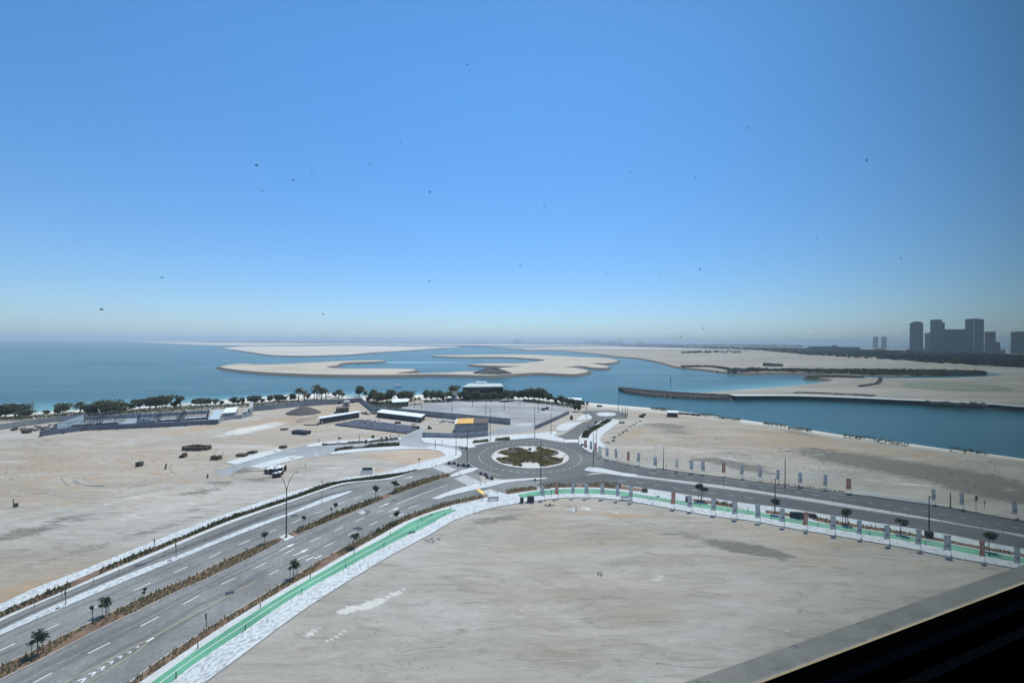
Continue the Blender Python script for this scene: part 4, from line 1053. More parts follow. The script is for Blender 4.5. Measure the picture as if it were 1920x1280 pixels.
def young_tree(i, stakes):
    random.seed(50 + i)
    rx = (1.2, 1.0, 1.35, .8)[i % 4]; h = (2.2, 2.4, 2.3, 1.6)[i % 4]; rz = (.8, 1.0, .75, 1.2)[i % 4]
    cm, cl = crown_mesh('young_crown', 60 + i, rx, rz, h + rz * .7, 8 + i % 3, 42, .15, M['leaf'])
    tm = trunk_mesh('young_trunk', h, .07, cl, M['bark'])
    root = empty('roadside_tree')
    link('trunk', tm, root); link('crown', cm, root)
    if stakes:
        for k in range(3):
            mb = MB(); a = 2.1 * k + i; x, y = .55 * math.cos(a), .55 * math.sin(a)
            mb.tube([(x, y, -.05), (x * .8, y * .8, 1.9)], .035, 5); mb.build('stake', M['stake'], root)
    return root
protoY = [young_tree(i, i in (0, 2)) for i in range(6)]
usedY = [False] * 6
TREES = [  # base x, y, crown top y, kind, words
    (70, 1229, 1180, 0, 'staked tree with a dense dark crown nearest the bottom-left corner, in the planted median'),
    (199, 1153, 1119, 2, 'staked tree with a thin trailing crown beside the round median sign'),
    (270, 1120, 1100, 3, 'small sparse sapling in the median just past the trailing-crown tree'),
    (496, 1017, 994, 4, 'round bushy tree in the median just before the tall lamp'),
    (570, 984, 964, 1, 'loose open tree in the median just past the tall lamp'),
    (630, 960, 941, 5, 'compact tree in the green part of the planted median'),
    (622, 963, 950, 3, 'tiny sapling beside the compact tree in the green median'),
    (704, 935, 908, 1, 'two-headed tree in the median opposite the end of the white strip'),
    (742, 922, 900, 2, 'sparse tree in the median near the roundabout end'),
    (550, 1084, 1048, 0, 'staked tree in the bed by the cycle path, nearest the camera'),
    (663, 1026, 997, 4, 'narrow oval tree in the bed by the cycle path'),
    (744, 981, 955, 1, 'sparse tree beside the turning arrow near the cycle path end'),
    (1315, 938, 905, 2, 'broad dark-crowned tree behind the flags'),
    (1453, 963, 930, 5, 'narrow tree beside the green cabinets'),
    (1586, 983, 949, 0, 'open-crowned tree with trunk stakes in the long bed'),
    (1688, 1001, 968, 4, 'dense round tree in the long bed'),
    (1855, 1032, 992, 5, 'tall dark tree at the far right of the long bed'),
    (637, 828, 818, 4, 'small round tree on the access road pavement'), (699, 829, 814, 5, 'small narrow tree beyond the access road, nearest the paver field'),
    (724, 830, 817, 1, 'small tree on the access road pavement nearest the low wall'), (687, 838, 822, 3, 'thin sapling in the hedge of the access road'),
    (716, 834, 818, 3, 'thin sapling at the end of the access road hedge'),
    (1103, 806, 797, 3, 'small sapling beside the branch road'), (1117, 800, 788, 1, 'small tree at the middle of the branch road hedge'), (1129.5, 791, 785, 4, 'small round tree at the shore end of the branch road hedge'),
    (993, 852, 838, 4, 'small green tree at the centre of the roundabout island'), (955, 824, 820, 3, 'clipped shrub tree at the end of the roundabout hedge'), (1093, 816, 810, 3, 'little bush tree at the near end of the branch road hedge')]
def hgt(px, yb, yt, z=0.0):
    b = G(px, yb, z); d = ray(px, yt); t = b.y / d.y
    return HC + d.z * t - z
YH = [3.9, 4.3, 3.8, 4.0, 3.9, 4.4]
for x, yb, yt, k, words in TREES:
    o = protoY[k] if not usedY[k] else copy_tree(protoY[k]); usedY[k] = True
    b = G(x, yb, .08); h = hgt(x, yb, yt)
    random.seed(int(x)); s = h / YH[k]
    o.location = b; o.rotation_euler = (0, 0, random.uniform(0, 6.28)); o.scale = (s * random.uniform(1.15, 1.4), s * random.uniform(1.15, 1.4), s)
    tag(o, words, 'tree', 'young trees planted along the roads')
for k, u in enumerate(usedY):
    if not u:
        for c in list(protoY[k].children): bpy.data.objects.remove(c)
        bpy.data.objects.remove(protoY[k])

# shore trees
def big_tree(i):
    rx, rz, h = ((3.6, 2.0, 2.6), (4.6, 1.9, 2.4), (2.6, 2.6, 2.4), (3.2, 2.8, 2.2))[i % 4]
    cm, cl = crown_mesh('shore_crown', 160 + i, rx, rz, h + rz * .55, 15, 90, .42, M['leaf_shore'], .75, .7)
    tm = trunk_mesh('shore_trunk', h, .22, cl, M['bark'])
    root = empty('shore_tree'); link('trunk', tm, root); link('crown', cm, root)
    return root, h + rz * 1.5
def palm_tree(i):
    random.seed(300 + i); root = empty('palm_tree'); h = 4.6 + i * .5
    mb = MB(); mb.tube([(0, 0, -.1), (.1, 0, h * .5), (0, .1, h)], [.28, .2, .2], 7); mb.build('trunk', M['bark'], root)
    mb = MB()
    for k in range(44):
        a = k * 2.4; el = random.uniform(-.35, 1.1); L = random.uniform(2.7, 3.8); e = Vector((math.cos(a), math.sin(a), 0)); s = Vector((-e.y, e.x, 0))
        pts = []
        for q in range(6):
            t = q / 5; pts.append(Vector((0, .1, h)) + e * L * t * math.cos(el * (1 - t * .3)) + Vector((0, 0, L * (t * math.sin(el) - .55 * t * t))))
        for q in range(5):
            w0, w1 = .38 * (1 - (q / 5) ** 2) + .04, .38 * (1 - ((q + 1) / 5) ** 2) + .02
            dr = Vector((0, 0, -.22))
            mb.quad(pts[q], pts[q] + s * w0 + dr * w0, pts[q + 1] + s * w1 + dr * w1, pts[q + 1]); mb.quad(pts[q + 1], pts[q + 1] - s * w1 + dr * w1, pts[q] - s * w0 + dr * w0, pts[q])
    mb.build('crown', M['leaf_palm'], root)
    return root, h + 1.6
PB = [big_tree(i) for i in range(8)]; PP = [palm_tree(i) for i in range(3)]
used = {}
def place_big(px, yb, hpx, kind, idx, words, cat, grp, squash=1.0):
    proto, H0 = (PP if kind == 'p' else PB)[idx]
    key = (kind, idx); o = copy_tree(proto) if used.get(key) else proto; used[key] = True
    b = G(px, yb); h = hpx / F * b.y; s = h / H0
    random.seed(int(px * 7)); o.location = (b.x, b.y, -.05); o.rotation_euler = (0, 0, random.uniform(0, 6.28)); o.scale = (s * squash, s * squash, s)
    tag(o, words, cat, grp)
BT = [(-12, 785, 22, 1, 1.3), (10, 783, 24, 0, 1.1), (28, 782, 22, 1, 1.1), (50, 783, 13, 1, 1.3), (87, 779, 10, 2, 1.2), (118, 777, 21, 0, 1.1), (108, 778, 12, 2, 1.2), (166, 777, 17, 1, 1.1), (178, 776, 9, 2, 1.2), (199, 775, 22, 1, 1.25), (215, 774, 17, 5, 1.3), (228, 773, 12, 1, 1.2),
      (247, 770, 14, 2, 1.2), (262, 768, 21, 3, 1.0), (282, 767, 21, 4, 1.1), (293, 766, 16, 0, 1.1), (311, 765, 24, 0, 1.1), (326, 765, 12, 2, 1.2), (337, 765, 22, 6, .8), (365, 761, 13, 2, 1.2), (377, 761, 13, 1, 1.2), (390, 761, 13, 6, .9), (404, 760, 13, 3, 1.1), (416, 760, 9, 2, 1.3), (437, 759, 15, 3, 1.1), (446, 758, 9, 2, 1.2),
      (455, 758, 13, 7, .9), (470, 757, 14, 2, 1.2), (478, 757, 14, 1, .9), (492, 756, 9, 2, 1.3), (505, 754, 12, 4, 1.1), (520, 753, 12, 1, 1.1), (533, 753, 11, 0, 1.0), (548, 752, 14, 2, 1.1), (552, 751, 9, 3, 1.1), (577, 750, 13, 3, .9), (636, 745, 15, 3, 1.0), (643, 746, 10, 2, 1.0), (627, 746, 11, 2, 1.0), (673, 743, 18, 4, 1.05), (685, 744, 11, 2, 1.0),
      (697, 756, 26, 7, .8), (709, 757, 22, 3, 1.1), (718, 755, 14, 2, 1.1), (732, 754, 24, 3, .8), (724, 754, 16, 0, 1), (751, 753, 18, 2, 1.2), (762, 752, 17, 1, 1.1), (690, 760, 9, 2, 1.3), (702, 761, 9, 1, 1.3), (715, 761, 8, 2, 1.4), (728, 760, 8, 1, 1.3),
      (799, 750, 19, 7, .9), (809, 752, 18, 3, 1.0), (820, 752, 20, 0, 1.0), (831, 752, 17, 3, 1.1), (842, 751, 16, 4, 1.0), (851, 745, 22, 0, .9), (862, 750, 15, 3, 1.1), (870, 750, 18, 2, 1.1), (880, 751, 14, 3, 1.1), (892, 751, 18, 4, 1.0), (904, 751, 15, 3, 1.1), (916, 751, 15, 0, 1.0), (928, 751, 16, 2, 1.1), (939, 751, 14, 3, 1.0),
      (950, 752, 22, 7, 1.0), (961, 751, 20, 3, 1.0), (972, 750, 16, 4, 1.0), (981, 750, 18, 2, 1.1), (991, 751, 23, 3, 1.0), (1001, 752, 24, 0, 1.0), (1011, 753, 23, 4, 1.1), (1020, 753, 22, 3, 1.0), (1030, 755, 17, 2, 1.1), (1042, 757, 13, 3, 1.1), (1053, 758, 15, 4, 1.0), (1064, 759, 13, 0, 1.1), (1075, 760, 12, 2, 1.1), (1085, 764, 14, 3, 1.1), (1093, 762, 10, 2, 1.1), (1078, 771, 14, 3, .9), (1085, 772, 13, 2, .9), (1101, 760, 7, 2, 1.1)]
LM = [(60, 'shore beyond the yard'), (240, 'shore behind the sports courts'), (420, 'beach behind the long hoarding'), (560, 'beach behind the boundary wall'), (690, 'beach beside the wall corner'), (790, 'belt between wall and car park'), (945, 'belt round the beach club building'), (1060, 'belt between car park and channel'), (2000, 'east end of the car park belt')]
cnt = {}
for n_, (x, yb, hp, idx, sq) in enumerate(BT):
    lm = next(w for lim, w in LM if x < lim or lim == 2000)
    cnt[lm] = cnt.get(lm, 0) + 1
    place_big(x, yb, hp, 'b', idx, f'{ordn(cnt[lm] - 1)} dark tree of the {lm}, from the west', 'tree', 'dark bushy trees along the beach', sq)
PT = [(150, 777, 27, 0, 'tall palm behind the first corner of the sports courts'), (560, 754, 30, 1, 'shaggy palm west of the double palms, beyond the gravel heap'), (571, 752, 22, 0, 'shorter palm leaning beside the shaggy palm'),
      (594, 750, 32, 2, 'tallest palm above the white beach, beyond the gravel heap'), (603, 750, 26, 0, 'palm close beside the tallest one'), (611, 750, 23, 1, 'palm at the end of the group above the white beach'),
      (589, 750, 22, 1, 'low palm under the tallest one'), (634, 748, 19, 1, 'lone palm just before the wall corner'), (705, 754, 24, 2, 'palm in the belt right of the wall corner'), (739, 752, 22, 1, 'palm in the middle of the belt behind the wall'),
      (778, 757, 13, 0, 'small palm beside the white shelter of the car park'), (786, 757, 14, 1, 'second small palm by the car park corner'), (771, 758, 12, 2, 'small palm nearest the white-roofed shelter'), (338, 764, 24, 2, 'slim dark palm behind the long hoarding')]
for x, yb, hp, idx, words in PT: place_big(x, yb, hp, 'p', idx, words, 'palm tree', 'palm trees along the beach', .9)
# low hedge masses behind the walls
def hedge_mass(name, A, B, h, label, seed, mat='leaf_shore', leaf=.5, dens=3.0, kind='stuff'):
    random.seed(seed); mb = MB(); A = gl(A); B = gl(B); n = int(arclen(A)[-1]); A = resample(A, n); B = resample(B, n)
    for i in range(n):
        w_ = (A[i] - B[i]).length
        for j in range(int(max(3, w_ * dens))):
            c = A[i].lerp(A[i + 1], random.random()).lerp(B[i].lerp(B[i + 1], random.random()), random.random())
            hh = h * (.75 + .45 * noise.noise(Vector((c.x * .15, c.y * .15, seed))))
            p = c + Vector((0, 0, hh * random.random() ** .5))
            u = Vector((random.gauss(0, 1), random.gauss(0, 1), random.gauss(0, .6))).normalized(); v = u.cross(Vector((random.gauss(0, 1), random.gauss(0, 1), random.gauss(0, 1)))).normalized()
            L = leaf * random.uniform(.6, 1.4)
            mb.quad(p - u * L, p - v * L * .6, p + u * L, p + v * L * .6)
    return tag(mb.build(name, M[mat]), label, kind=kind)
hedge_mass('shore_hedge', [(-40, 790), (0, 786), (60, 784), (100, 780), (150, 777), (230, 773)], [(-40, 795), (0, 790), (60, 788), (100, 784), (150, 781), (230, 776)], 2.6, 'dark hedge along the beach behind the open yard', 31)
hedge_mass('shore_hedge', [(225, 772), (300, 768), (360, 765), (420, 763)], [(225, 781), (300, 776), (360, 771), (420, 766)], 2.8, 'dark hedge along the beach behind the sports courts', 32, dens=2)
hedge_mass('shore_hedge', [(420, 762), (480, 759), (520, 756), (560, 754)], [(420, 766), (480, 762), (520, 758.5), (560, 756)], 2.4, 'dark hedge behind the boundary wall', 33)
hedge_mass('shore_hedge', [(690, 760), (730, 758), (757, 760)], [(700, 765), (730, 766), (752, 768)], 2.8, 'green brown hedge behind the boundary wall corner', 34)
hedge_mass('shore_hedge', [(795, 753), (860, 750), (965, 749)], [(795, 755), (860, 752), (965, 751)], 2.2, 'dark hedge along the far edge of the car park', 35)
hedge_mass('shore_hedge', [(982, 750), (1040, 757), (1080, 762)], [(982, 753), (1040, 760), (1076, 765)], 2.4, 'dark hedge along the channel side of the car park', 36)
hedge_mass('mangrove_thicket', [(1400, 692), (1440, 694), (1500, 694), (1583, 694.5), (1700, 695.5), (1800, 697), (1850, 699)], [(1405, 697.5), (1440, 696.5), (1500, 698.2), (1560, 700.5), (1630, 703.5), (1740, 705), (1850, 703)], 4.2, 'dark green mangrove thicket beyond the inlet', 37, 'mangrove', 1.9, .22)
hedge_mass('mangrove_thicket', [(1275, 686), (1330, 686.3), (1370, 691)], [(1280, 688.5), (1330, 688.5), (1362, 693)], 2.0, 'brown scrub on the beach spit across the channel', 38, 'mangrove', 1.3, .3)
hedge_mass('mangrove_thicket', [(1510, 707), (1560, 706), (1620, 707.5)], [(1512, 708.5), (1560, 708), (1620, 709)], 2.0, 'low dark scrub at the head of the inlet', 39, 'mangrove', 1.0, .5)
hedge_mass('roadside_scrub', [(1380, 893.5), (1480, 908), (1586, 921.5)], [(1380, 894.8), (1480, 909.4), (1586, 923)], .45, 'low dark scrub line along the far kerb of the right road', 40, 'hedge', .25, 5)
for i, (a, b, ya, yb) in enumerate([(1220, 1268, 765, 772), (1315, 1350, 777, 783), (1350, 1388, 783, 790), (1432, 1475, 794, 801), (1478, 1522, 802, 810), (1581, 1640, 818, 826), (1640, 1705, 827, 836), (1780, 1850, 844, 852)]):
    hedge_mass('shore_scrub', [(a, ya), (b, yb - 1)], [(a, ya + 2.8), (b, yb + 1.2)], 1.7, f'{ordn(i)} strip of dark scrub on the near bank of the channel, counted away from the branch road', 60 + i, 'hedge', .5, 2.6)

# ------------------------------------------------------------------ lamps, signs, bollards, flags
def lamp_twin():
    root = empty('street_lamp'); root.location = G(536.7, 1006.5, .14)
    H = hgt(537, 1006.7, 883)
    mb = MB(); mb.tube([(0, 0, 0), (0, 0, H * .68)], [.16, .11], 10); mb.build('pole', M['steel_brown'], root)
    mb = MB(); mb.tube([(0, 0, -.02), (0, 0, .3)], .26, 10); mb.build('base_collar', M['steel_brown'], root)
    for s in (-1, 1):
        mb = MB(); pts = []
        for k in range(9):
            t = k / 8; pts.append((s * (1.95 * t ** 1.9), 0, H * .66 + (H * .335) * t - (.0 if t < .9 else .1)))
        mb.tube(pts, [.09 - .045 * k / 8 for k in range(9)], 8); mb.build('arm', M['steel_brown'], root)
        mb = MB(); x, _, z = pts[-1]; mb.box((x + s * .3, 0, z), (.8, .26, .1), taper=.8); hd = mb.build('lamp_head', M['steel_dark'], root)
        mb = MB(); mb.box((x + s * .3, 0, z - .06), (.55, .18, .02)); mb.build('lens', M['lamp_glass'], hd)
    tag(root, 'tall street lamp with two curved arms on a white plinth in the median', 'street lamp')
lamp_twin()
def lamp_post(x, yb, yt, words, arm=True, r=.09, z=0.0, mat='steel_dark', side=1):
    h = hgt(x, yb, yt); b = G(x, yb, z); root = empty('lamp_post', b)
    mb = MB(); mb.tube([(0, 0, -.05), (0, 0, h)], [r * 1.3, r * .75], 8); mb.build('pole', M[mat], root)
    mb = MB(); mb.box((0, 0, .15), (.34, .34, .34), taper=.8); mb.build('base', M[mat], root)
    if arm:
        mb = MB(); mb.tube([(0, 0, h - .6), (side * .35, 0, h - .05), (side * 1.1, 0, h + .05)], [.05, .05, .04], 5); mb.build('arm', M[mat], root)
        mb = MB(); mb.box((side * 1.35, 0, h + .04), (.6, .22, .1), taper=.8); mb.build('lamp_head', M[mat], root)
    tag(root, words, 'lamp post', 'slim lamp posts by the roads and car park')
LP = [(855, 853, 812, 'lamp post on the rounded pavement corner before the roundabout', 1), (876, 878, 798, 'tall lamp post on the splitter island beside the crossing', 0), (919, 829, 766, 'lamp post between the two clipped hedges', 1),
      (1002.5, 820, 762, 'lamp post on the north pavement behind the roundabout', 0), (1033, 814, 770, 'lamp post where the north pavement meets the branch road', 0), (1014, 924, 822, 'tallest dark post between the slip lane and the green path', 0),
      (1112.5, 876, 811, 'post rising from the tip of the right road splitter', 0), (1118, 840, 797, 'post on the corner pavement by the branch road hedge', 0), (1159, 772, 740, 'post beside the turning loop at the shore', 0), (1172.5, 784, 762, 'thick post at the end of the branch road', 0),
      (1099, 784, 757, 'post on the white triangular pavement by the car park', 0), (1167, 778, 762, 'thin post beyond the turning loop, western one', 0), (1176, 776, 764, 'thin post beyond the turning loop, eastern one', 0),
      (1244, 880, 838, 'lamp post beyond the right road among the first far flags', 0), (1472, 912, 857, 'lamp post beyond the right road, middle one', 0), (1782, 951, 922, 'lamp post beyond the right road, nearest the pale layby', 0),
      (1742, 1001, 929, 'lamp post on the near side of the right road with a box at its foot', 1), (1453, 960, 896, 'thin grey post behind the narrow tree', 0),
      (847.5, 773, 752, 'first car park lamp post from the boundary wall', 0), (886, 763, 742, 'car park lamp post in front of the beach club', 0), (911, 778, 752, 'thickest car park lamp post', 0), (945.5, 768, 744, 'car park lamp post right of the beach club', 0),
      (790, 766, 752, 'short lamp post behind the boundary wall near the shelter', 0), (777, 765, 754, 'short lamp post closest to the white-roofed shelter', 0), (975, 760, 741, 'car park lamp post before the far hedge gap', 0), (1009.5, 775, 748, 'car park lamp post near the parked vehicle', 0), (1035, 766, 752, 'car park lamp post nearest the channel', 0), (920, 756, 740, 'short car park lamp post by the hedge', 0),
      (816, 841, 823, 'short lamp post at the access road junction', 0), (748, 820, 811, 'small post beside the paver field', 0), (732, 822, 813, 'small post at the start of the access road pavement', 0), (598, 829, 822, 'small post on the tip of the access road pavement', 0), (674, 826, 814, 'small post in the middle of the access road pavement', 0)]
for x, yb, yt, wd, arm in LP: lamp_post(x, yb, yt, wd, bool(arm), r=.11 if yb > 800 else .13)
def sign_post(x, yb, yt, words, shape='round', z=.1):
    h = hgt(x, yb, yt); root = empty('sign_post', G(x, yb, z))
    mb = MB(); mb.tube([(0, 0, -.05), (0, 0, h)], .05, 6); mb.build('pole', M['steel_dark'], root)
    mb = MB()
    if shape == 'round': mb.tube([(0, -.07, h - .3), (0, -.11, h - .3)], .36, 14)
    elif shape == 'plate': mb.box((0, -.08, h - .4), (.22, .04, .7))
    elif shape == 'fork': mb.tube([(0, 0, h - .5), (-.3, 0, h), ], .05, 5); mb.tube([(0, 0, h - .5), (.3, 0, h)], .05, 5)
    elif shape == 'arm': mb.tube([(0, 0, h - .1), (.9, 0, h)], .04, 5)
    elif shape == 'double': mb.tube([(0, -.07, h - .4), (0, -.11, h - .4)], .45, 14); mb.box((0, -.09, h - 1.1), (.95, .04, .3))
    mb.build('sign_face', M['steel_dark'], root)
    tag(root, words, 'sign post')
SP = [(173, 1167, 1134.5, 'round dark traffic sign on a post in the median', 'round'), (123, 1133.7, 1106, 'grey pole on the white strip nearest the bottom-left corner', 'plate'), (330, 1046.7, 1018, 'grey pole on the white strip beside a dark cover', 'plate'),
      (290, 1024, 1009, 'short post at the inner edge of the outermost pavement', 'plate'), (386.7, 1181, 1149.5, 'narrow sign post in the bed beside the cycle path', 'plate'), (603, 941, 921, 'lamp-like post near the end of the white strip', 'arm'), (604, 914, 899, 'thin post in the shrub row of the outermost pavement', 'plate'),
      (1830, 955.5, 929, 'round sign with a plate below beyond the right road', 'double'), (786, 872, 859, 'dark post on the pavement by the crossing', 'round'), (1846, 953, 938, 'thin post just right of the double sign', 'plate'),
      (829, 833, 825, 'small sign at the access road junction', 'plate'), (1034, 929, 918, 'traffic light with dark heads in front of the first red flag', 'plate'), (861, 845, 836, 'round sign on the rounded corner beside the roundabout', 'round'), (1357, 914, 898, 'small sign on the median of the right road', 'plate'),
      (1249, 882, 871, 'short post beside the far lamp', 'plate'), (925, 852, 847, 'short sign on the western rim of the roundabout island', 'plate'), (1059, 857, 851, 'short sign on the eastern rim of the roundabout island', 'plate'), (990, 836, 833, 'chevron board on the far rim of the roundabout island', 'plate')]
for a in SP: sign_post(*a)
# bollards along the cycle path
b0 = empty('bollard'); mb = MB(); mb.tube([(0, 0, -.02), (0, 0, .85)], [.07, .06], 8); mb.build('post', M['steel_dark'], b0); mb = MB(); mb.tube([(0, 0, .85), (0, 0, .92)], [.08, .05], 8); mb.build('cap', M['steel_grey'], b0)
BOL = {'pavement side of the green path, from the bottom-left corner': [(330, 1271), (460, 1181), (566, 1112), (648, 1063), (720, 1023.5), (783, 991), (834.7, 966.7)],
       'planted side of the green path, from the bottom-left corner': [(371, 1215), (488, 1138.7), (582, 1083), (664, 1039), (731.7, 1003.5), (790, 974.5), (845, 953)],
       'wide patterned pavement by the road bed': [(904, 939), (933.5, 925)],
       'splitter island before the slip lane': [(901, 909), (910, 907.5), (842, 921)],
       'green path behind the flags, from the roundabout': [(1221, 936.5), (1312, 948), (1365, 958.5), (1402.5, 957.5), (1446.7, 971.7), (1533.7, 985), (1630, 1002.5), (1735.7, 1021), (1855.5, 1042.5)],
       'pavement edge by the sand, behind the second red flag': [(1223, 945.5)],
       'splitter between the crossings': [(852, 888), (858, 886), (862.5, 890)], 'pavement edge beside the first crossing': [(810, 875), (816.5, 873)]}
first = True
for where, L in BOL.items():
    for i, (x, y) in enumerate(L):
        o = b0 if first else copy_tree(b0); first = False
        o.location = G(x, y, .12); tag(o, f'{ordn(i)} black bollard on the {where}' if len(L) > 1 else f'single black bollard on the {where}', 'bollard', 'black bollards beside the paths')
d0 = empty('delineator_post'); mb = MB(); mb.tube([(0, 0, -.02), (0, 0, .95)], .045, 6); mb.build('post', M['steel_grey'], d0); mb = MB(); mb.tube([(0, 0, .7), (0, 0, .85)], .05, 6); mb.build('band', M['steel_dark'], d0)
DEL = {'service road, from the bottom-left corner': [(64, 1141), (116, 1119), (175, 1094), (223, 1076), (308, 1042), (348, 1028), (384, 1013), (418, 1000), (450, 987.5), (481, 976), (508, 966), (561, 951), (585, 943.5)],
       'white strip end beside the service road': [(657.5, 922.5)],
       'median of the right road, from the roundabout': [(1142, 883), (1229, 897), (1247, 901), (1287, 904), (1318, 907), (1392, 917), (1414, 921), (1437, 924), (1461.7, 928), (1485, 932), (1510.5, 935), (1535, 939), (1561.7, 943.5), (1588, 948), (1615, 952), (1643.8, 956.5), (1672.5, 961.5), (1702, 967), (1733, 971), (1765, 977), (1800, 984), (1840, 991), (1880, 998)]}
first = True
for where, L in DEL.items():
    for i, (x, y) in enumerate(L):
        o = d0 if first else copy_tree(d0); first = False
        o.location = G(x, y, .1 if 'service' not in where else 0); tag(o, f'{ordn(i)} thin marker post along the {where}' if len(L) > 1 else f'single dark marker post at the {where}', 'marker post', 'thin marker posts along the roads')

# flags: tall narrow banners on poles
def banner(kind, name='flag_banner'):
    root = empty(name)
    mb = MB(); mb.tube([(0, 0, -.1), (0, 0, 4.5)], [.045, .035], 6); mb.build('pole', M['steel_grey'], root)
    mb = MB(); mb.box((0, 0, .12), (.55, .55, .26), taper=.8); mb.build('base_block', M['concrete'], root)
    mat = M[kind]; n = 10; v = []; f = []
    random.seed(len(kind))
    mb = MB(); prev = None
    for k in range(n + 1):
        z = 4.42 - 3.1 * k / n; wob = .10 * math.sin(k * .9 + 1); sway = .0 + .12 * (k / n) ** 2 * math.sin(k * .5)
        row = [(-1.12 + sway, .05 + wob * .8, z), (-.55 + sway * .6, .02 - wob * .6, z), (0, 0, z)]
        if prev:
            for j in range(2): mb.quad(prev[j], prev[j + 1], row[j + 1], row[j])
        prev = row
    cloth = mb.build('cloth', mat, root, smooth=True)
    mb = MB(); inkm = M['banner_white'] if kind == 'banner_red' else M['banner_ink']
    if kind == 'banner_red': mb.box((-.56, -.13, 2.95), (.20, .012, 1.5))
    else: mb.tube([(-.56, -.13, 2.3), (-.56, -.145, 2.3)], .22, 12)
    mb.build('print', inkm, cloth)
    mb = MB(); mb.tube([(.04, 0, 4.44), (-1.15, 0, 4.47)], .025, 5); mb.build('top_rod', M['steel_grey'], root)
    return root
FP = {k: banner(k) for k in ('banner_red', 'banner_grey', 'banner_cream')}
fu = {}
def flag(x, y, kind, words, rz, s=1.0, z=-.05):
    p = FP[kind]; o = copy_tree(p) if fu.get(kind) else p; fu[kind] = True
    o.location = G(x, y, z); o.rotation_euler = (0, 0, rz); o.scale = (s, s, s)
    o.rotation_euler = (random.uniform(-.05, .05), random.uniform(-.07, .05), rz); o.scale = (s * random.uniform(.8, 1.05), s, s)
    tag(o, words, 'flag', 'tall narrow banners on poles along the right road')
CN = {'banner_red': 'red', 'banner_grey': 'grey blue', 'banner_cream': 'cream'}
NEAR = [(1021.7, 938.5, 'g'), (1046.5, 936, 'r'), (1076.7, 934.5, 'g'), (1104, 934.5, 'g'), (1133, 935.5, 'g'), (1161.7, 939, 'g'), (1185.5, 942, 'g'), (1265, 954.5, 'r'), (1298, 959, 'g'), (1342, 966.5, 'g'), (1382.5, 973.5, 'g'), (1426.5, 981, 'g'), (1471, 988.5, 'g'), (1513, 995, 'r'), (1567, 1004, 'g'), (1615, 1012, 'g'), (1668.5, 1022, 'g'), (1726.5, 1033, 'g'), (1783.5, 1044, 'g'), (1847, 1055, 'r'), (1912, 1068, 'g')]
FAR = [(1101, 845, 'r'), (1110, 849, 'g'), (1118, 851, 'r'), (1128, 858, 'c'), (1141, 862, 'g'), (1158, 864, 'g'), (1180, 870, 'r'), (1199, 872.5, 'g'), (1232, 879.5, 'g'), (1272, 884.7, 'c'), (1300, 887.5, 'g'), (1322, 890, 'g'), (1360, 893.5, 'r'), (1393, 897.5, 'g'), (1428.5, 902.5, 'g'), (1461, 906.8, 'g'), (1504, 913, 'g'), (1550, 919, 'g'), (1596, 925.5, 'r'), (1754, 947, 'g'), (1807, 955.5, 'g'), (1908, 973, 'g')]
K3 = {'r': 'banner_red', 'g': 'banner_grey', 'c': 'banner_cream'}
for nm, L in (('near row at the sand edge', NEAR), ('far row beyond the right road', FAR)):
    c_ = {}
    for i, (x, y, k) in enumerate(L):
        c_[k] = c_.get(k, 0) + 1; random.seed(i + 7)
        flag(x, y, K3[k], f'{ordn(c_[k] - 1)} {CN[K3[k]]} flag from the roundabout in the {nm}', random.uniform(-.25, .15) - .12, random.uniform(.96, 1.03))

# ------------------------------------------------------------------ boundary wall and sports compound
def panel_wall(name, P, h, label, cat, pitch=3.0, mat='wall_panel', th=.18, zc=-.05, props=0, group=None):
    root = empty(name, (P[0].x, P[0].y, zc)); o0 = Vector((P[0].x, P[0].y, zc))
    tag(root, label, cat, group)
    s = arclen(P); n = max(1, round(s[-1] / pitch)); Q = resample(P, n)
    box_me = {}
    post = MB(); post.box((0, 0, h / 2 + .06), (.24, th + .1, h + .12)); pm = post.mesh('wall_post', M[mat])
    for i in range(n):
        a, b = Q[i], Q[i + 1]; d = b - a; L = round(d.length, 1); rz = math.atan2(d.y, d.x)
        if L not in box_me:
            mb = MB(); mb.box((0, 0, h / 2), (L + .02, th, h)); box_me[L] = mb.mesh('wall_panel', M[mat])
        c = (a + b) / 2
        o = link('panel', box_me[L], root, (c.x - o0.x, c.y - o0.y, random.uniform(-.03, .03)), rz)
        link('post', pm, root, (a.x - o0.x, a.y - o0.y, 0), rz)
        if props and i % props == 0:
            nrm = Vector((d.y, -d.x, 0)).normalized()
            if nrm.y > 0: nrm = -nrm
            mb = MB(); k = a + nrm * .9
            mb.tube([(a.x - o0.x, a.y - o0.y, h * .6), (k.x - o0.x, k.y - o0.y, .1)], .05, 4); mb.box((k.x - o0.x, k.y - o0.y, .25), (.9, .8, .5), rz)
            mb.build('brace', M['block_brown'], root)
    return root
def wall_pts(pix, h): return [Vector((p.x, p.y, 0)) for p in (G(x, y, h) for x, y in pix)]
panel_wall('boundary_wall', wall_pts([(475, 760.3), (515, 757.3), (560, 753.2), (600, 750), (640, 747.8), (676, 744.8)], 3.3), 3.3, 'grey panel wall between gravel heap and beach', 'wall')
panel_wall('boundary_wall', wall_pts([(676, 744.8), (697, 760.5)], 3.3), 3.3, 'grey panel wall running towards the camera from the sharp corner', 'wall')
panel_wall('boundary_wall', wall_pts([(697, 760.5), (800, 769.8), (880, 777), (957, 784)], 3.3), 3.3, 'grey panel wall separating the site yard from the car park', 'wall')
panel_wall('boundary_wall', wall_pts([(1004, 797), (1035, 784.5), (1067, 769.5)], 2.0), 2.0, 'dark low wall along the east side of the car park', 'wall', mat='hoarding')
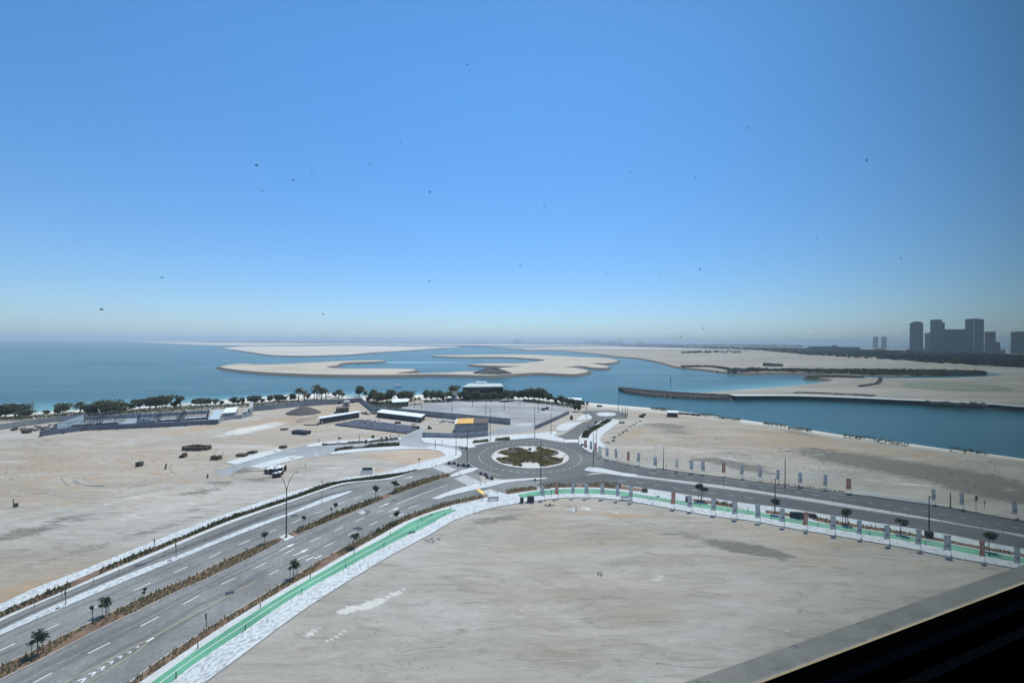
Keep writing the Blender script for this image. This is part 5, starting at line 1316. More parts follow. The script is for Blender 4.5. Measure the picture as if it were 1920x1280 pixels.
panel_wall('yard_wall', wall_pts([(-60, 802), (0, 794.5), (60, 786.5), (100, 781.5), (150, 776.5), (165, 775.5)], 2.8), 2.8, 'grey panel wall behind the open yard at the far left', 'wall')
panel_wall('court_hoarding', [G(x, y) for x, y in [(75, 818), (160, 806.5), (240, 803), (320, 799.5), (409, 794)]], 2.4, 'long grey hoarding round the sports courts, braced on the sand side', 'hoarding', mat='hoarding', pitch=3.4, props=2)
panel_wall('court_hoarding', [G(75, 818), G(161, 787)], 2.4, 'grey side hoarding of the sports courts by the open yard', 'hoarding', mat='hoarding')
panel_wall('court_hoarding', [G(161, 787), G(300, 781), G(393, 775)], 2.2, 'grey back hoarding of the sports courts before the hedge', 'hoarding', mat='court_grey')
poly('court_floor', [(78, 816), (160, 789), (300, 783), (396, 777), (410, 792), (240, 801.5), (160, 805)], -.03, M['court_floor'], smooth=False)
def court(corners, label, pale=()):
    P = [G(x, y) for x, y in corners]; root = empty('sports_court', (P[0].x, P[0].y, 0)); o0 = Vector((P[0].x, P[0].y, 0)); tag(root, label, 'sports court', 'fenced sports courts behind the hoarding')
    H = 4.3
    for k in range(4):
        a, b = P[k] - o0, P[(k + 1) % 4] - o0; n = max(2, int((b - a).length / 3.2))
        fr = MB()
        for i in range(n + 1):
            p = a.lerp(b, i / n)
            mb = MB(); mb.tube([(p.x, p.y, 0), (p.x, p.y, H)], .11, 4); mb.build('post', M['steel_dark'], root)
        for z in (H, H * .5, .2): fr.tube([(a.x, a.y, z), (b.x, b.y, z)], .09, 4)
        fr.build('rail', M['steel_dark'], root)
        if k in pale:
            mb = MB(); q = a.lerp(b, .03), a.lerp(b, .97)
            mb.quad((q[0].x, q[0].y, .1), (q[1].x, q[1].y, .1), (q[1].x, q[1].y, H - .1), (q[0].x, q[0].y, H - .1))
            mb.quad((q[0].x + .04, q[0].y + .04, H - .1), (q[1].x + .04, q[1].y + .04, H - .1), (q[1].x + .04, q[1].y + .04, .1), (q[0].x + .04, q[0].y + .04, .1))
            mb.build('wind_sheet', M['court_pale'], root)
    mb = MB(); c = sum((p - o0 for p in P), Vector()) / 4
    A_, B_ = (P[0] - o0).lerp(P[3] - o0, .5), (P[1] - o0).lerp(P[2] - o0, .5)
    mb.quad((A_.x, A_.y, 0), (B_.x, B_.y, 0), (B_.x, B_.y, 1.0), (A_.x, A_.y, 1.0)); mb.build('net', M['steel_dark'], root)
    mb = MB(); ribbon(mb, [q - o0 for q in (P[0].lerp(P[2], .08), P[1].lerp(P[3], .08), P[2].lerp(P[0], .08), P[3].lerp(P[1], .08), P[0].lerp(P[2], .08))], .2, -.015); mb.build('court_lines', M['white_paint'], root)
court([(105, 811), (153, 806), (193, 789.5), (158, 791)], 'first sports court, at the yard end, with pale wind sheets', (3,))
court([(157, 805.5), (205, 803), (235, 787.5), (197, 789.5)], 'second sports court from the yard end', ())
court([(257, 800.5), (281, 799.5), (300, 784.5), (262, 786)], 'third sports court, with one pale sheet at its corner', (0,))
court([(284, 799.5), (330, 797), (345, 781.5), (304, 784)], 'fourth sports court, in the middle of the hoarding', ())
court([(333, 797), (388, 793), (391, 778), (348, 781.5)], 'fifth sports court, beside the white-roofed building', ())
def ramp_shed():
    root = empty('pale_ramp_shed', G(391, 794)); o0 = root.location.copy(); tag(root, 'pale blue sloping canopy between last court and white-roofed building', 'canopy')
    A, B, Cc, D = G(391, 786.5, 2.6), G(410, 786, 2.6), G(420, 767.5, 2.2), G(401, 768.5, 2.2)
    mb = MB(); mb.quad(*[tuple(p - o0) for p in (A, B, Cc, D)]); mb.quad(*[tuple(p - o0 + Vector((0, 0, -.12))) for p in (D, Cc, B, A)])
    mb.build('roof', M['court_pale'], root)
    for p in (A, B, Cc, D):
        q = p - o0; mb = MB(); mb.tube([(q.x, q.y, -.1), (q.x, q.y, q.z - .1)], .08, 5); mb.build('post', M['steel_grey'], root)
ramp_shed()
def block(name, foot, h, wallm, roofm, label, cat, parapet=0.0, openings=(), group=None, roof_over=.25, zc=-.05):
    """flat-roofed building on four measured ground corners (front-left, front-right, back-right, back-left)"""
    P = [G(x, y) for x, y in foot]; o0 = (P[0] + P[1] + P[2] + P[3]) / 4; root = empty(name, (o0.x, o0.y, zc)); tag(root, label, cat, group)
    P = [p - o0 for p in P]
    mb = MB()
    for k in range(4):
        a, b = P[k], P[(k + 1) % 4]; mb.quad((a.x, a.y, -.1), (b.x, b.y, -.1), (b.x, b.y, h), (a.x, a.y, h))
    mb.quad(*[(p.x, p.y, h - .01) for p in P]); wo = mb.build('walls', M[wallm], root)
    mb = MB(); ctr = Vector((0, 0, 0)); e = [p * (1 + roof_over / max(p.length, 1)) for p in P]
    n = len(mb.v)
    for z in (h, h + .22): mb.v += [(p.x, p.y, z) for p in e]
    for q in ((0, 1, 2, 3), (7, 6, 5, 4), (0, 4, 5, 1), (1, 5, 6, 2), (2, 6, 7, 3), (3, 7, 4, 0)): mb.f.append(q); mb.mi.append(0)
    mb.build('roof', M[roofm], root)
    a, b = P[0], P[1]; d = (b - a).normalized(); nn = Vector((d.y, -d.x, 0))
    if nn.y > 0: nn = -nn
    for (t, w_, z0, z1, kind, mt) in openings:
        c = a.lerp(b, t); q = [c - d * w_ / 2 + nn * .04, c + d * w_ / 2 + nn * .04]
        mb = MB(); mb.box(((q[0].x + q[1].x) / 2, (q[0].y + q[1].y) / 2, (z0 + z1) / 2), (w_, .1, z1 - z0), math.atan2(d.y, d.x)); mb.build(kind, M[mt], root)
    return root
block('court_clubhouse', [(417, 785.5), (441, 783.5), (446, 773), (424, 774.5)], 3.2, 'concrete', 'roof_white', 'white-roofed clubhouse at the end of the sports hoarding', 'clubhouse', openings=[(.3, 1.2, 0, 2.1, 'door', 'steel_dark'), (.7, 1.6, 1, 2, 'window', 'glass_dark')])
block('pump_room', [(455, 783), (463, 782), (466, 775), (459, 776)], 3.0, 'concrete', 'concrete', 'small grey block between the clubhouse and the boundary wall', 'outbuilding', openings=[(.5, 1.2, 0, 2.1, 'door', 'steel_dark')])
block('pump_room', [(467, 779), (473.5, 777), (475, 765), (468, 766)], 3.9, 'concrete', 'concrete', 'taller narrow grey block at the end of the boundary wall', 'outbuilding', openings=[(.5, 1.0, .8, 1.9, 'window', 'glass_dark')])
panel_wall('clubhouse_wall', [G(409, 794), G(420, 788), G(441, 785), G(455, 784), (G(473, 779))], 2.2, 'grey stepped wall in front of the clubhouse', 'wall', mat='concrete')
# site cabins
block('site_cabin', [(600, 795.2), (673.5, 782.8), (671.5, 780.2), (599, 792)], 3.0, 'cabin', 'roof_white', 'long dark site cabin beside the paver field, half its roof white', 'site cabin', openings=[(.05, .8, .6, 1.5, 'window', 'lamp_glass'), (.25, 1.0, .1, 2.1, 'door', 'steel_dark'), (.45, 1.2, 1, 1.9, 'window', 'glass_dark'), (.62, 1.0, .1, 2.1, 'door', 'steel_dark'), (.82, 1.2, 1, 1.9, 'window', 'glass_dark')])
block('site_cabin', [(706.5, 781.8), (789, 792), (797, 786), (716, 776)], 2.8, 'cabin', 'roof_white', 'long white-roofed site cabin under the car park wall', 'site cabin', openings=[(.12, 1.2, 1, 1.9, 'window', 'glass_dark'), (.3, 1.0, .1, 2.1, 'door', 'steel_dark'), (.5, 1.2, 1, 1.9, 'window', 'glass_dark'), (.7, 1.0, .1, 2.1, 'door', 'steel_dark'), (.93, .8, .8, 1.7, 'window', 'lamp_glass')])
block('brown_container', [(630, 774.5), (654, 772.3), (653, 769), (630, 771)], 2.6, 'brown_wall', 'brown_wall', 'brown container on the sand behind the long dark cabin', 'container', openings=[(.5, 1.0, .1, 2.1, 'door', 'dark_wood')])
block('guard_hut', [(645, 761.5), (655, 761), (655, 757.5), (645.5, 758)], 2.7, 'concrete', 'concrete', 'small grey hut near the wall corner', 'hut', openings=[(.4, .9, .1, 2.0, 'door', 'steel_dark')])
block('shore_cabin', [(1251, 781), (1271, 781.8), (1270.5, 777.8), (1252, 777)], 2.5, 'brown_wall', 'roof_white', 'white-roofed brown cabin on the near bank of the channel', 'cabin', openings=[(.5, 1.0, .1, 2.0, 'door', 'dark_wood')])
# walled building with yellow canopy
def kiosk():
    P = [G(852.5, 812.5), G(915, 810), G(916, 800), G(857, 801)]; o0 = (P[0] + P[1]) / 2; root = empty('walled_substation', o0); tag(root, 'small grey building with yellow and white canopy roof beside the roundabout', 'building')
    P = [p - o0 for p in P]; h = 4.1
    mb = MB()
    for k in range(4):
        a, b = P[k], P[(k + 1) % 4]; mb.quad((a.x, a.y, -.1), (b.x, b.y, -.1), (b.x, b.y, h), (a.x, a.y, h))
    mb.quad(*[(p.x, p.y, h - .4) for p in P]); mb.build('walls', M['wall_panel'], root)
    a, b = P[0], P[1]; d = (b - a).normalized()
    for t in (.21, .31):
        c = a.lerp(b, t); mb = MB(); mb.box((c.x, c.y - .06, 1.7), (1.5, .1, 3.3), math.atan2(d.y, d.x)); mb.build('door', M['steel_grey'], root)
    # arched canopy
    n = 8; L = (b - a).length
    for nm, t0, t1, mt in (('canopy', .05, .55, 'roof_yellow'), ('rear_canopy', .56, 1.0, 'brown_wall'), ('front_canopy', .0, .045, 'roof_white')):
        mb = MB(); prev = None
        for k in range(n + 1):
            q = k / n; z = h + .15 + 1.3 * math.sin(math.pi * (q * .85 + .1)) * (1 if nm != 'rear_canopy' else .55)
            u, w_ = a.lerp(b, t0), a.lerp(b, t1)
            bk = (P[3] - P[0]) * q
            row = [(u.x + bk.x, u.y + bk.y, z), (w_.x + bk.x, w_.y + bk.y, z)]
            if prev: mb.quad(prev[0], prev[1], row[1], row[0])
            prev = row
        mb.build(nm, M[mt], root, smooth=True)
kiosk()
panel_wall('low_wall', [G(792.5, 819), G(860, 821.3), G(915, 816.5)], 2.3, 'plain pale grey wall in front of the canopy-roofed building', 'wall', mat='concrete', pitch=6)
# beach club
def club():
    root = empty('beach_club', G(905, 748)); o0 = root.location.copy(); tag(root, 'dark glass beach club with flat pale roof among the trees', 'building')
    P = [G(868, 749) - o0, G(943, 748) - o0, G(938, 741) - o0, G(880, 741) - o0]; h = 9.2
    mb = MB()
    for k in range(4):
        a, b = P[k], P[(k + 1) % 4]; mb.quad((a.x, a.y, 0), (b.x, b.y, 0), (b.x, b.y, h), (a.x, a.y, h))
    mb.build('walls', M['glass_dark'], root)
    mb = MB(); e = [p * 1.04 for p in P]
    for z in (h, h + .6): mb.v += [(p.x, p.y, z) for p in e]
    for q in ((0, 1, 2, 3), (7, 6, 5, 4), (0, 4, 5, 1), (1, 5, 6, 2), (2, 6, 7, 3), (3, 7, 4, 0)): mb.f.append(q); mb.mi.append(0)
    mb.build('roof', simple('pale_green_roof', (.42, .47, .42), .7, .1, .3), root)
    a, b = P[0], P[1]
    for z in (4.4, 8.6):
        mb = MB(); c = (a + b) / 2; mb.box((c.x, c.y - .25, z), ((b - a).length, .5, .35), math.atan2((b - a).y, (b - a).x)); mb.build('floor_band', M['brown_wall'], root)
    for i in range(13):
        c = a.lerp(b, i / 12); mb = MB(); mb.box((c.x, c.y - .3, h / 2), (.22, .3, h)); mb.build('fin', M['steel_dark'], root)
    mb = MB(); c = (P[2] + P[3]) / 2; mb.box((c.x - 3, c.y + 1, h + 1.2), (9, 4, 1.4)); mb.build('roof_plant', M['roof_white'], root)
club()
block('beach_kiosk', [(842, 751), (857, 751), (856, 746), (843, 746)], 5.5, 'white_wall', 'brown_wall', 'white kiosk tower beside the dark beach club', 'kiosk', openings=[(.3, 1, .1, 2.4, 'door', 'glass_dark'), (.7, 1, 2.6, 4.4, 'window', 'glass_dark')])
block('white_shelter', [(735, 763.5), (765, 761.5), (766, 755.5), (737, 757)], 3.2, 'dark_wood', 'roof_white', 'long white-roofed shelter in the tree belt before the car park', 'shelter', openings=[(.2, .2, 0, 3, 'post', 'white_wall'), (.5, .2, 0, 3, 'post', 'white_wall'), (.8, .2, 0, 3, 'post', 'white_wall')])
block('terrace_roof', [(1064, 757), (1090, 758.5), (1090, 754.5), (1066, 753.5)], 3.2, 'dark_wood', 'roof_white', 'thin white roof behind the trees at the east end of the belt', 'shelter')
for i, (x, y, w_) in enumerate([(813, 751.5, 'white parasol by the hedge'), (842, 752.5, 'white parasol nearest the beach club'), (1007, 743.5, 'pale parasol standing high among the trees')]):
    root = empty('parasol', G(x, y, 0)); tag(root, w_ + ' on the car park edge' if i < 2 else w_, 'parasol'); mb = MB(); mb.tube([(0, 0, 0), (0, 0, 3.0)], .06, 6); mb.build('pole', M['steel_grey'], root)
    mb = MB()
    for k in range(8):
        a0, a1 = math.pi * k / 4, math.pi * (k + 1) / 4; mb.tri((0, 0, 4.0), (2.4 * math.cos(a0), 2.4 * math.sin(a0), 3.0), (2.4 * math.cos(a1), 2.4 * math.sin(a1), 3.0))
    mb.build('canopy', M['roof_white'], root)
# beach tents / white beach structures
for i, (x0, x1, y, w_) in enumerate([(512, 536, 752, 'first white beach sail from the hoarding end'), (552, 566, 752, 'white beach sail beside the shaggy palm'), (566, 630, 749, 'widest white beach sail under the tallest palm'), (600, 622, 744, 'white beach sail in front of the water'), (648, 672, 744, 'white beach sail beside the wall corner'), (357, 380, 762, 'white beach sail behind the middle of the hoarding')]):
    a, b = G(x0, y), G(x1, y); L = (b - a).length; root = empty('beach_sail', (a + b) / 2); tag(root, w_, 'sail canopy', 'white sails along the beach'); random.seed(i)
    mb = MB(); k = max(2, int(L / 4)); pts = []
    for j in range(k + 1):
        pts.append((-L / 2 + L * j / k, 0, 2.2 + .9 * (j % 2)))
    for j in range(k): mb.quad(pts[j], pts[j + 1], (pts[j + 1][0], 4.5, pts[j + 1][2] - .4), (pts[j][0], 4.5, pts[j][2] - .4))
    mb.build('canopy', M['white_wall'], root)
    for j in range(k + 1): mb = MB(); mb.tube([(pts[j][0], .05, 0), (pts[j][0], .05, pts[j][2])], .07, 5); mb.build('post', M['steel_grey'], root)

# ------------------------------------------------------------------ site clutter
def field():
    """rows of paver stacks laid out on the sand"""
    P = [G(627, 797), G(673, 788), G(787, 802), G(763, 813)]; random.seed(4); mb = MB(); nu, nv = 40, 13
    for i in range(nu):
        for j in range(nv):
            if random.random() < .06: continue
            u, v = (i + .5) / nu, (j + .5) / nv
            c = P[0].lerp(P[3], u).lerp(P[1].lerp(P[2], u), v); d = P[3] - P[0]
            mb.box((c.x, c.y, random.uniform(.2, .4)), (1.05, 1.15, random.uniform(.5, .9)), math.atan2(d.y, d.x) + random.uniform(-.05, .05))
    tag(mb.build('paver_stacks', M['slab_stack']), 'rows of dark paver stacks laid out beside the long cabin', kind='stuff')
field()
def stack(px, y, lx, ly, h, label, rz=0.0, mat='block_brown', layers=2, name='block_stack', cat='block stack', pallets=True):
    root = empty(name, G(px, y, -.05), rz); tag(root, label, cat); random.seed(int(px))
    if pallets:
        mb = MB()
        for k in (-1, 0, 1): mb.box((0, k * ly * .4, .06), (lx, .12, .12))
        mb.build('pallet', M['dark_wood'], root)
    nx = max(1, round(lx / .8)); me = MB(); me.box((0, 0, 0), (lx / nx * .93, ly * .96, h / layers * .94)); mm = me.mesh('block', M[mat])
    for L in range(layers):
        for k in range(nx):
            if L == layers - 1 and layers > 1 and random.random() < .2: continue
            link('block', mm, root, (-lx / 2 + lx / nx * (k + .5), random.uniform(-.05, .05), .14 + h / layers * (L + .5)), random.uniform(-.04, .04))
for a in [(261.5, 873.5, 1.7, 1.5, 1.4, 'square brown block stack alone on the open sand'), (343.5, 857, 1.9, 1.6, 1.5, 'square brown stack beside the crate ring'), (405.5, 861, 3.2, 1.8, 1.3, 'longer brown stack between the crate ring and the pale road'), (454, 854.5, 3.6, 2.2, .7, 'low flat stack nearest the end of the pale road pavement'),
          (472, 849, 3.4, 2.2, .7, 'low flat stack with pale top beside the pale road pavement'), (531, 839.5, 2.6, 1.8, .8, 'small dark stack on the corner of the pale road'), (533, 805.5, 3.4, 1.6, .5, 'flat stack lying south of the pole bundle'), (26.5, 806.5, 2.0, 1.6, 1.2, 'dark stack in the open yard at the far left'),
          (50, 811.5, 3.0, 1.8, 1.2, 'brown stack between the rubble and the court corner'), (779, 803.5, 3.8, 1.6, 1.2, 'brown stack at the corner of the paver field'), (806, 803.5, 2.0, 1.6, 1.2, 'dark cube stack right of the paver field corner'), (746, 793.5, 3.0, 1.4, .8, 'low pallet stack in front of the white-roofed cabin'),
          (1071.5, 786, 1.5, 1.4, 2.0, 'upright dark cabinet stack on the sand by the white triangle'), (611, 757, 2.0, 1.4, 1.0, 'dark stack under the wall, nearest the gravel heap'), (636, 757, 2.0, 1.4, 1.2, 'dark stack under the wall beside the grey hut'), (662, 755, 2.4, 1.4, 1.0, 'dark stack under the wall corner'),
          (1203, 782, 2.6, 1.8, 1.2, 'dark stack on the near bank beside the branch road end'), (1207, 778, 2.4, 1.4, .8, 'flat dark stack behind the one by the branch road end'), (1124, 762, 3.4, 1.6, .9, 'dark stack on the sand at the shore beyond the branch road'), (1166, 793, 2.6, 1.2, .7, 'dark stack at the shore tip of the east pavement')]:
    stack(*a)
for i, (x, y) in enumerate([(1277, 776.3), (1288, 777.2), (1299, 778.3), (1309, 779.3)]):
    stack(x, y, 3.0, 1.2, 1.0, f'{ordn(i)} concrete block of the short row on the channel bank, from the cabin', rz=-.1, mat='gravel', layers=1, name='concrete_block', cat='concrete block', pallets=False)
# ring of crates
root = empty('crate_ring', G(369, 842, -.05)); tag(root, 'ring of brown block crates with a hollow centre on the open sand', 'crate stack')
random.seed(5)
for k in range(14):
    a = 2 * math.pi * k / 14; mb = MB(); mb.box((4.6 * math.cos(a), 2.1 * math.sin(a), .65), (1.7, 1.0, random.uniform(1.1, 1.5)), random.uniform(-.2, .2)); mb.build('crate', M['block_brown'], root)
# pipes and pole bundle
def pipes(px, y, n, L, r, rz, label, name='pipe_bundle', mat='dark_wood'):
    root = empty(name, G(px, y, -.05), rz); tag(root, label, 'pipe bundle')
    for k in range(n):
        mb = MB(); mb.tube([(-L / 2, (k % 4 - 1.5) * 2.1 * r, r + (k // 4) * 1.8 * r), (L / 2, (k % 4 - 1.5) * 2.1 * r, r + (k // 4) * 1.8 * r)], r, 8); mb.build('pipe', M[mat], root)
pipes(565, 813, 8, 8.2, .42, -.28, 'bundle of black pipes on the sand before the dark cabin', mat='cabin')
pipes(584, 797, 4, 7.5, .18, .12, 'loose poles lying left of the dark cabin')
# scaffold racks
root = empty('scaffold_rack', G(570, 790, -.05)); tag(root, 'row of thin brown scaffold frames left of the dark cabin', 'scaffold frames')
mb0 = MB()
for s in (-.9, .9): mb0.tube([(0, s, 0), (0, s * .2, 2.1)], .05, 4)
mb0.tube([(0, -.5, 1.0), (0, .5, 1.0)], .04, 4); fm = mb0.mesh('scaffold_frame', M['stake'])
A_, B_ = G(556, 793) - root.location, G(594, 784) - root.location
for k in range(18):
    p = A_.lerp(B_, k / 17); link('frame', fm, root, (p.x, p.y, 0), random.uniform(-.2, .2))
# upright timber posts
for x, yb, yt, w_, tilt in [(310, 880, 869, 'thick leaning timber post with a thin rod beside it', .15), (388.5, 895.5, 889, 'short leaning timber post near the dirt mound', .2), (25, 949.5, 935, 'upright post with a dark drum on the sand at the far left', 0), (1080, 958, 950, 'lone short post on the foreground sand beside white debris', 0), (573, 874, 869, 'thin stick in the sand near the white boards', 0), (418, 852, 847, 'tiny stick in the sand behind the flat stacks', 0)]:
    h = hgt(x, yb, yt); root = empty('timber_post', G(x, yb, -.05)); tag(root, w_, 'post'); r = .22 if 'timber' in w_ else .09
    mb = MB(); mb.tube([(0, 0, -.1), (tilt * h, 0, h)], r, 6); mb.build('shaft', M['dark_wood'], root)
    if 'rod' in w_: mb = MB(); mb.tube([(1.2, 0, 0), (2.4, 0, h)], .06, 4); mb.build('rod', M['dark_wood'], root)
    if 'drum' in w_: mb = MB(); mb.tube([(.9, -.1, 0), (.9, -.1, .95)], .38, 12); mb.build('drum', M['steel_dark'], root)
# white boards on dark trestles
def boards(P, h, label, holes):
    Q = [G(x, y, h) for x, y in P]; o0 = Vector((Q[0].x, Q[0].y, -.05)); root = empty('board_stack', o0); tag(root, label, 'board stack')
    Q = [q - o0 for q in Q]
    L = 6
    for k in range(L):
        a, b = Q[0].lerp(Q[3], k / L), Q[1].lerp(Q[2], k / L); c, d = Q[1].lerp(Q[2], (k + .92) / L), Q[0].lerp(Q[3], (k + .92) / L)
        if k in holes:
            segs = ((0, .3), (.62, 1))
        else: segs = ((0, 1),)
        for s0, s1 in segs:
            mb = MB(); q = [a.lerp(b, s0), a.lerp(b, s1), d.lerp(c, s1), d.lerp(c, s0)]
            mb.quad(*[(p.x, p.y, h) for p in q]); 
            for i in range(4): mb.quad((q[i].x, q[i].y, h - .12), (q[(i + 1) % 4].x, q[(i + 1) % 4].y, h - .12), (q[(i + 1) % 4].x, q[(i + 1) % 4].y, h), (q[i].x, q[i].y, h))
            mb.build('board', M['roof_white'], root)
    for t in (.05, .35, .65, .95):
        for s in (.08, .92):
            p = Q[0].lerp(Q[1], t).lerp(Q[3].lerp(Q[2], t), s); mb = MB(); mb.box((p.x, p.y, h / 2), (.7, .5, h)); mb.build('trestle', M['dark_wood'], root)
boards([(496, 879.5), (523, 877.5), (537, 871), (513, 871)], 1.9, 'larger stack of white boards on dark trestles at the end of the pale road', (2, 3))
boards([(512, 888), (525, 886), (530, 881), (518, 882)], 1.4, 'smaller stack of white boards beside the larger one', (3,))
root = empty('timber_heap', G(508, 884, -.05)); tag(root, 'heap of dark timber under the white boards', 'timber heap'); random.seed(6)
for k in range(16):
    mb = MB(); mb.box((random.uniform(-3, 2.6), random.uniform(-1.6, 1.6), random.uniform(.2, .9)), (random.uniform(1.2, 2.6), .3, .25), random.uniform(0, 3)); mb.build('beam', M['dark_wood'], root)
# tilted skip-like frame by the outer pavement
def skip():
    root = empty('site_skip', G(687, 889.5, 0), .1); tag(root, 'pale open skip with white arms beside the outermost pavement', 'skip')
    mb = MB(); mb.quad((-2.1, -.6, .1), (2.1, -.6, .1), (1.6, .9, 1.5), (-1.6, .9, 1.5)); mb.quad((1.6, .94, 1.5), (2.1, -.56, .1), (-2.1, -.56, .1), (-1.6, .94, 1.5)); mb.build('front_sheet', M['concrete'], root)
    mb = MB(); mb.box((0, 1.0, 1.75), (3.0, .35, .5)); mb.build('top_beam', M['dark_wood'], root)
    for s in (-1, 1):
        mb = MB(); mb.tube([(s * 2.5, -.7, 0), (s * 2.3, .2, 1.0), (s * 1.7, 1.0, 1.9)], .16, 6); mb.build('arm', M['white_wall'], root)
    mb = MB(); mb.box((0, 1.8, .8), (3.0, .1, 1.5)); mb.build('back_sheet', M['concrete'], root)
skip()
# water filled barriers at the junction
def barrier(px, y, rz, label):
    root = empty('traffic_barrier', G(px, y, .01), rz); tag(root, label, 'barrier', 'plastic road barriers round the junction')
    for i, x in enumerate((-1.0, 0.0, 1.0)):
        mb = MB(); mb.box((x, 0, .45), (.95, .5, .9), taper=.75); mb.build('block', M['barrier' if i % 2 == 0 else 'barrier_white'], root)
for a in [(847, 870, -.1, 'road barrier nearest the rounded pavement corner'), (864, 873.5, -.1, 'road barrier beside the tall splitter lamp'), (874, 874.2, -.1, 'road barrier half hidden behind the tall splitter lamp'), (906, 890.5, -.6, 'road barrier between splitter and roundabout, farther one'), (918, 897, -.6, 'road barrier between splitter and roundabout, nearer one'), (870, 841.5, .2, 'road barrier at the access road mouth'), (1095, 836, -.7, 'road barrier under the red flags at the corner')]: barrier(*a)
# covers in the road and pavement
for i, (x, y, lx, ly, z, w_) in enumerate([(551.7, 965.8, 1.5, .9, 0, 'road cover in the far lane beside the tall lamp'), (668, 989.5, 1.3, .9, 0, 'first of the paired road covers'), (675, 991.3, 1.3, .9, 0, 'second of the paired road covers'), (699, 996.5, 1.3, .9, 0, 'road cover beside the planting bed past the oval tree'), (739, 937.7, 1.2, .8, 0, 'road cover near the solid lane line'), (431, 1111, 1.3, .9, 0, 'road cover on the yellow line'),
        (108, 1140, .5, .4, .13, 'small cover on the white strip near the grey pole'), (320, 1050.5, .5, .4, .13, 'small cover on the white strip past the first grey pole'), (772, 997.5, 1.6, 1.0, .13, 'square cover in the patterned pavement beside the green path'), (832.5, 942.8, 1.3, .8, 0, 'road cover by the bed at the end of the cycle path'), (808, 965, .9, .6, .13, 'small cover at the planted side of the green path'),
        (262, 1058, 1.6, .5, .01, 'drain grate at the edge of the service road'), (927, 882.5, 1.1, .9, .02, 'round cover in the roundabout lane west of the island'), (1234, 930.5, 1.4, .7, .13, 'brown cover in the pavement beyond the green path'), (476, 845, 1, .6, .13, 'small cover in the pale access pavement, far one'), (516, 845.5, 1.6, .8, .13, 'grey cover at the rounded end of the access pavement'), (547.5, 858.8, 1.6, .8, .13, 'grey cover in the near access pavement')]):
    root = empty('road_cover', G(x, y, z), R(32)); tag(root, w_, 'cover'); mb = MB(); mb.box((0, 0, .018), (lx, ly, .02)); mb.build('frame', M['steel_dark'], root); mb = MB(); mb.box((0, 0, .034), (lx * .82, ly * .78, .012)); mb.build('lid', M['cabin'], root)
# loose stones over the open ground
def stones(pix, n, smin, smax, label, seed, mat='stone'):
    random.seed(seed); mb = MB(); x0, x1, ya, yb, sl = pix
    for i in range(n):
        x = random.uniform(x0, x1); y = random.uniform(ya, yb) + sl * (x - x0)
        p = G(x, y)
        if noise.noise(p * .06) < random.uniform(-.5, .4): continue
        q = random.uniform(smin, smax) * random.random() ** 1.5 + .06
        mb.box((p.x, p.y, -.05 + q * .15), (q, q * .7, q * .5), random.uniform(0, 3), taper=.6)
    tag(mb.build('loose_stones', M[mat]), label, kind='stuff')
M['stone'] = simple('loose_stone', (.30, .275, .235), .9, .5, .3)
stones((640, 1500, 985, 1275, 0), 900, .05, .2, 'small loose stones scattered over the foreground plot', 71)
stones((0, 480, 835, 930, -.03), 1500, .1, .6, 'small loose stones scattered over the plot at the far left', 72)
stones((1150, 1880, 800, 860, .09), 1500, .1, .7, 'small loose stones scattered over the plot beyond the right road', 73)
# cabinets, bins, benches near the flags
def cabinet(x, y, w_, d, h, label, mat='steel_dark', name='utility_cabinet', rz=-.15):
    root = empty(name, G(x, y, .12), rz); tag(root, label, 'cabinet')
    mb = MB(); mb.box((0, 0, h / 2 + .08), (w_, d, h)); mb.build('body', M[mat], root); mb = MB(); mb.box((0, 0, .04), (w_ + .1, d + .1, .1)); mb.build('plinth', M['concrete'], root)
    mb = MB(); mb.box((0, 0, h + .11), (w_ + .08, d + .08, .06)); mb.build('roof', M[mat], root)
    for s in (-1, 1): mb = MB(); mb.box((s * w_ * .24, -d / 2 - .02, h / 2 + .08), (w_ * .44, .04, h * .86)); mb.build('door', M[mat], root)
M['cab_green'] = simple('grey_green_cabinet', (.055, .065, .06), .7, .15, 2)
cabinet(995, 940, 1.9, .7, 1.35, 'large dark cabinet at the start of the right green path', 'cabin'); cabinet(978.5, 941, .9, .7, 1.1, 'smaller dark cabinet left of the large one', 'cabin')
cabinet(1486, 969.5, 1.0, .6, 1.25, 'narrow grey green cabinet beside the planting bed', 'cab_green'); cabinet(1499, 971.5, 1.6, .7, 1.4, 'wide grey green cabinet behind the third red flag', 'cab_green')
cabinet(1742, 1006, 1.3, .8, 1.2, 'dark box at the foot of the near lamp post', 'cabin'); cabinet(1523, 969.5, 1.5, .7, .8, 'low reddish box at the start of the long bed', 'barrier'); cabinet(1289, 939.5, .9, .6, 1.2, 'dark box behind the grey flag nearest the broad tree', 'cabin'); cabinet(1209, 921.5, 1.5, .6, .8, 'brown box at the end of the bed behind the first flags', 'brown_wall')
def bench(x, y, rz, label, L=3.2):
    root = empty('bench', G(x, y, .12), rz); tag(root, label, 'bench')
    for k in range(3): mb = MB(); mb.box((0, -.22 + k * .22, .45), (L, .19, .07)); mb.build('seat_slat', M['concrete'], root)
    mb = MB(); mb.box((0, .32, .75), (L, .06, .35)); mb.build('backrest', M['concrete'], root)
    for s in (-1, 1): mb = MB(); mb.box((s * L * .38, 0, .21), (.14, .5, .42)); mb.build('leg', M['steel_dark'], root)
bench(925, 938, .25, 'pale bench on the wide patterned pavement')
bench(1175, 936.8, -.1, 'dark slatted bench on the pavement by the sixth grey flag')
# bicycle rack like dark thing near lamp
sign_post(1003, 904.5, 897, 'dark speed camera box beside the tallest post', 'round')
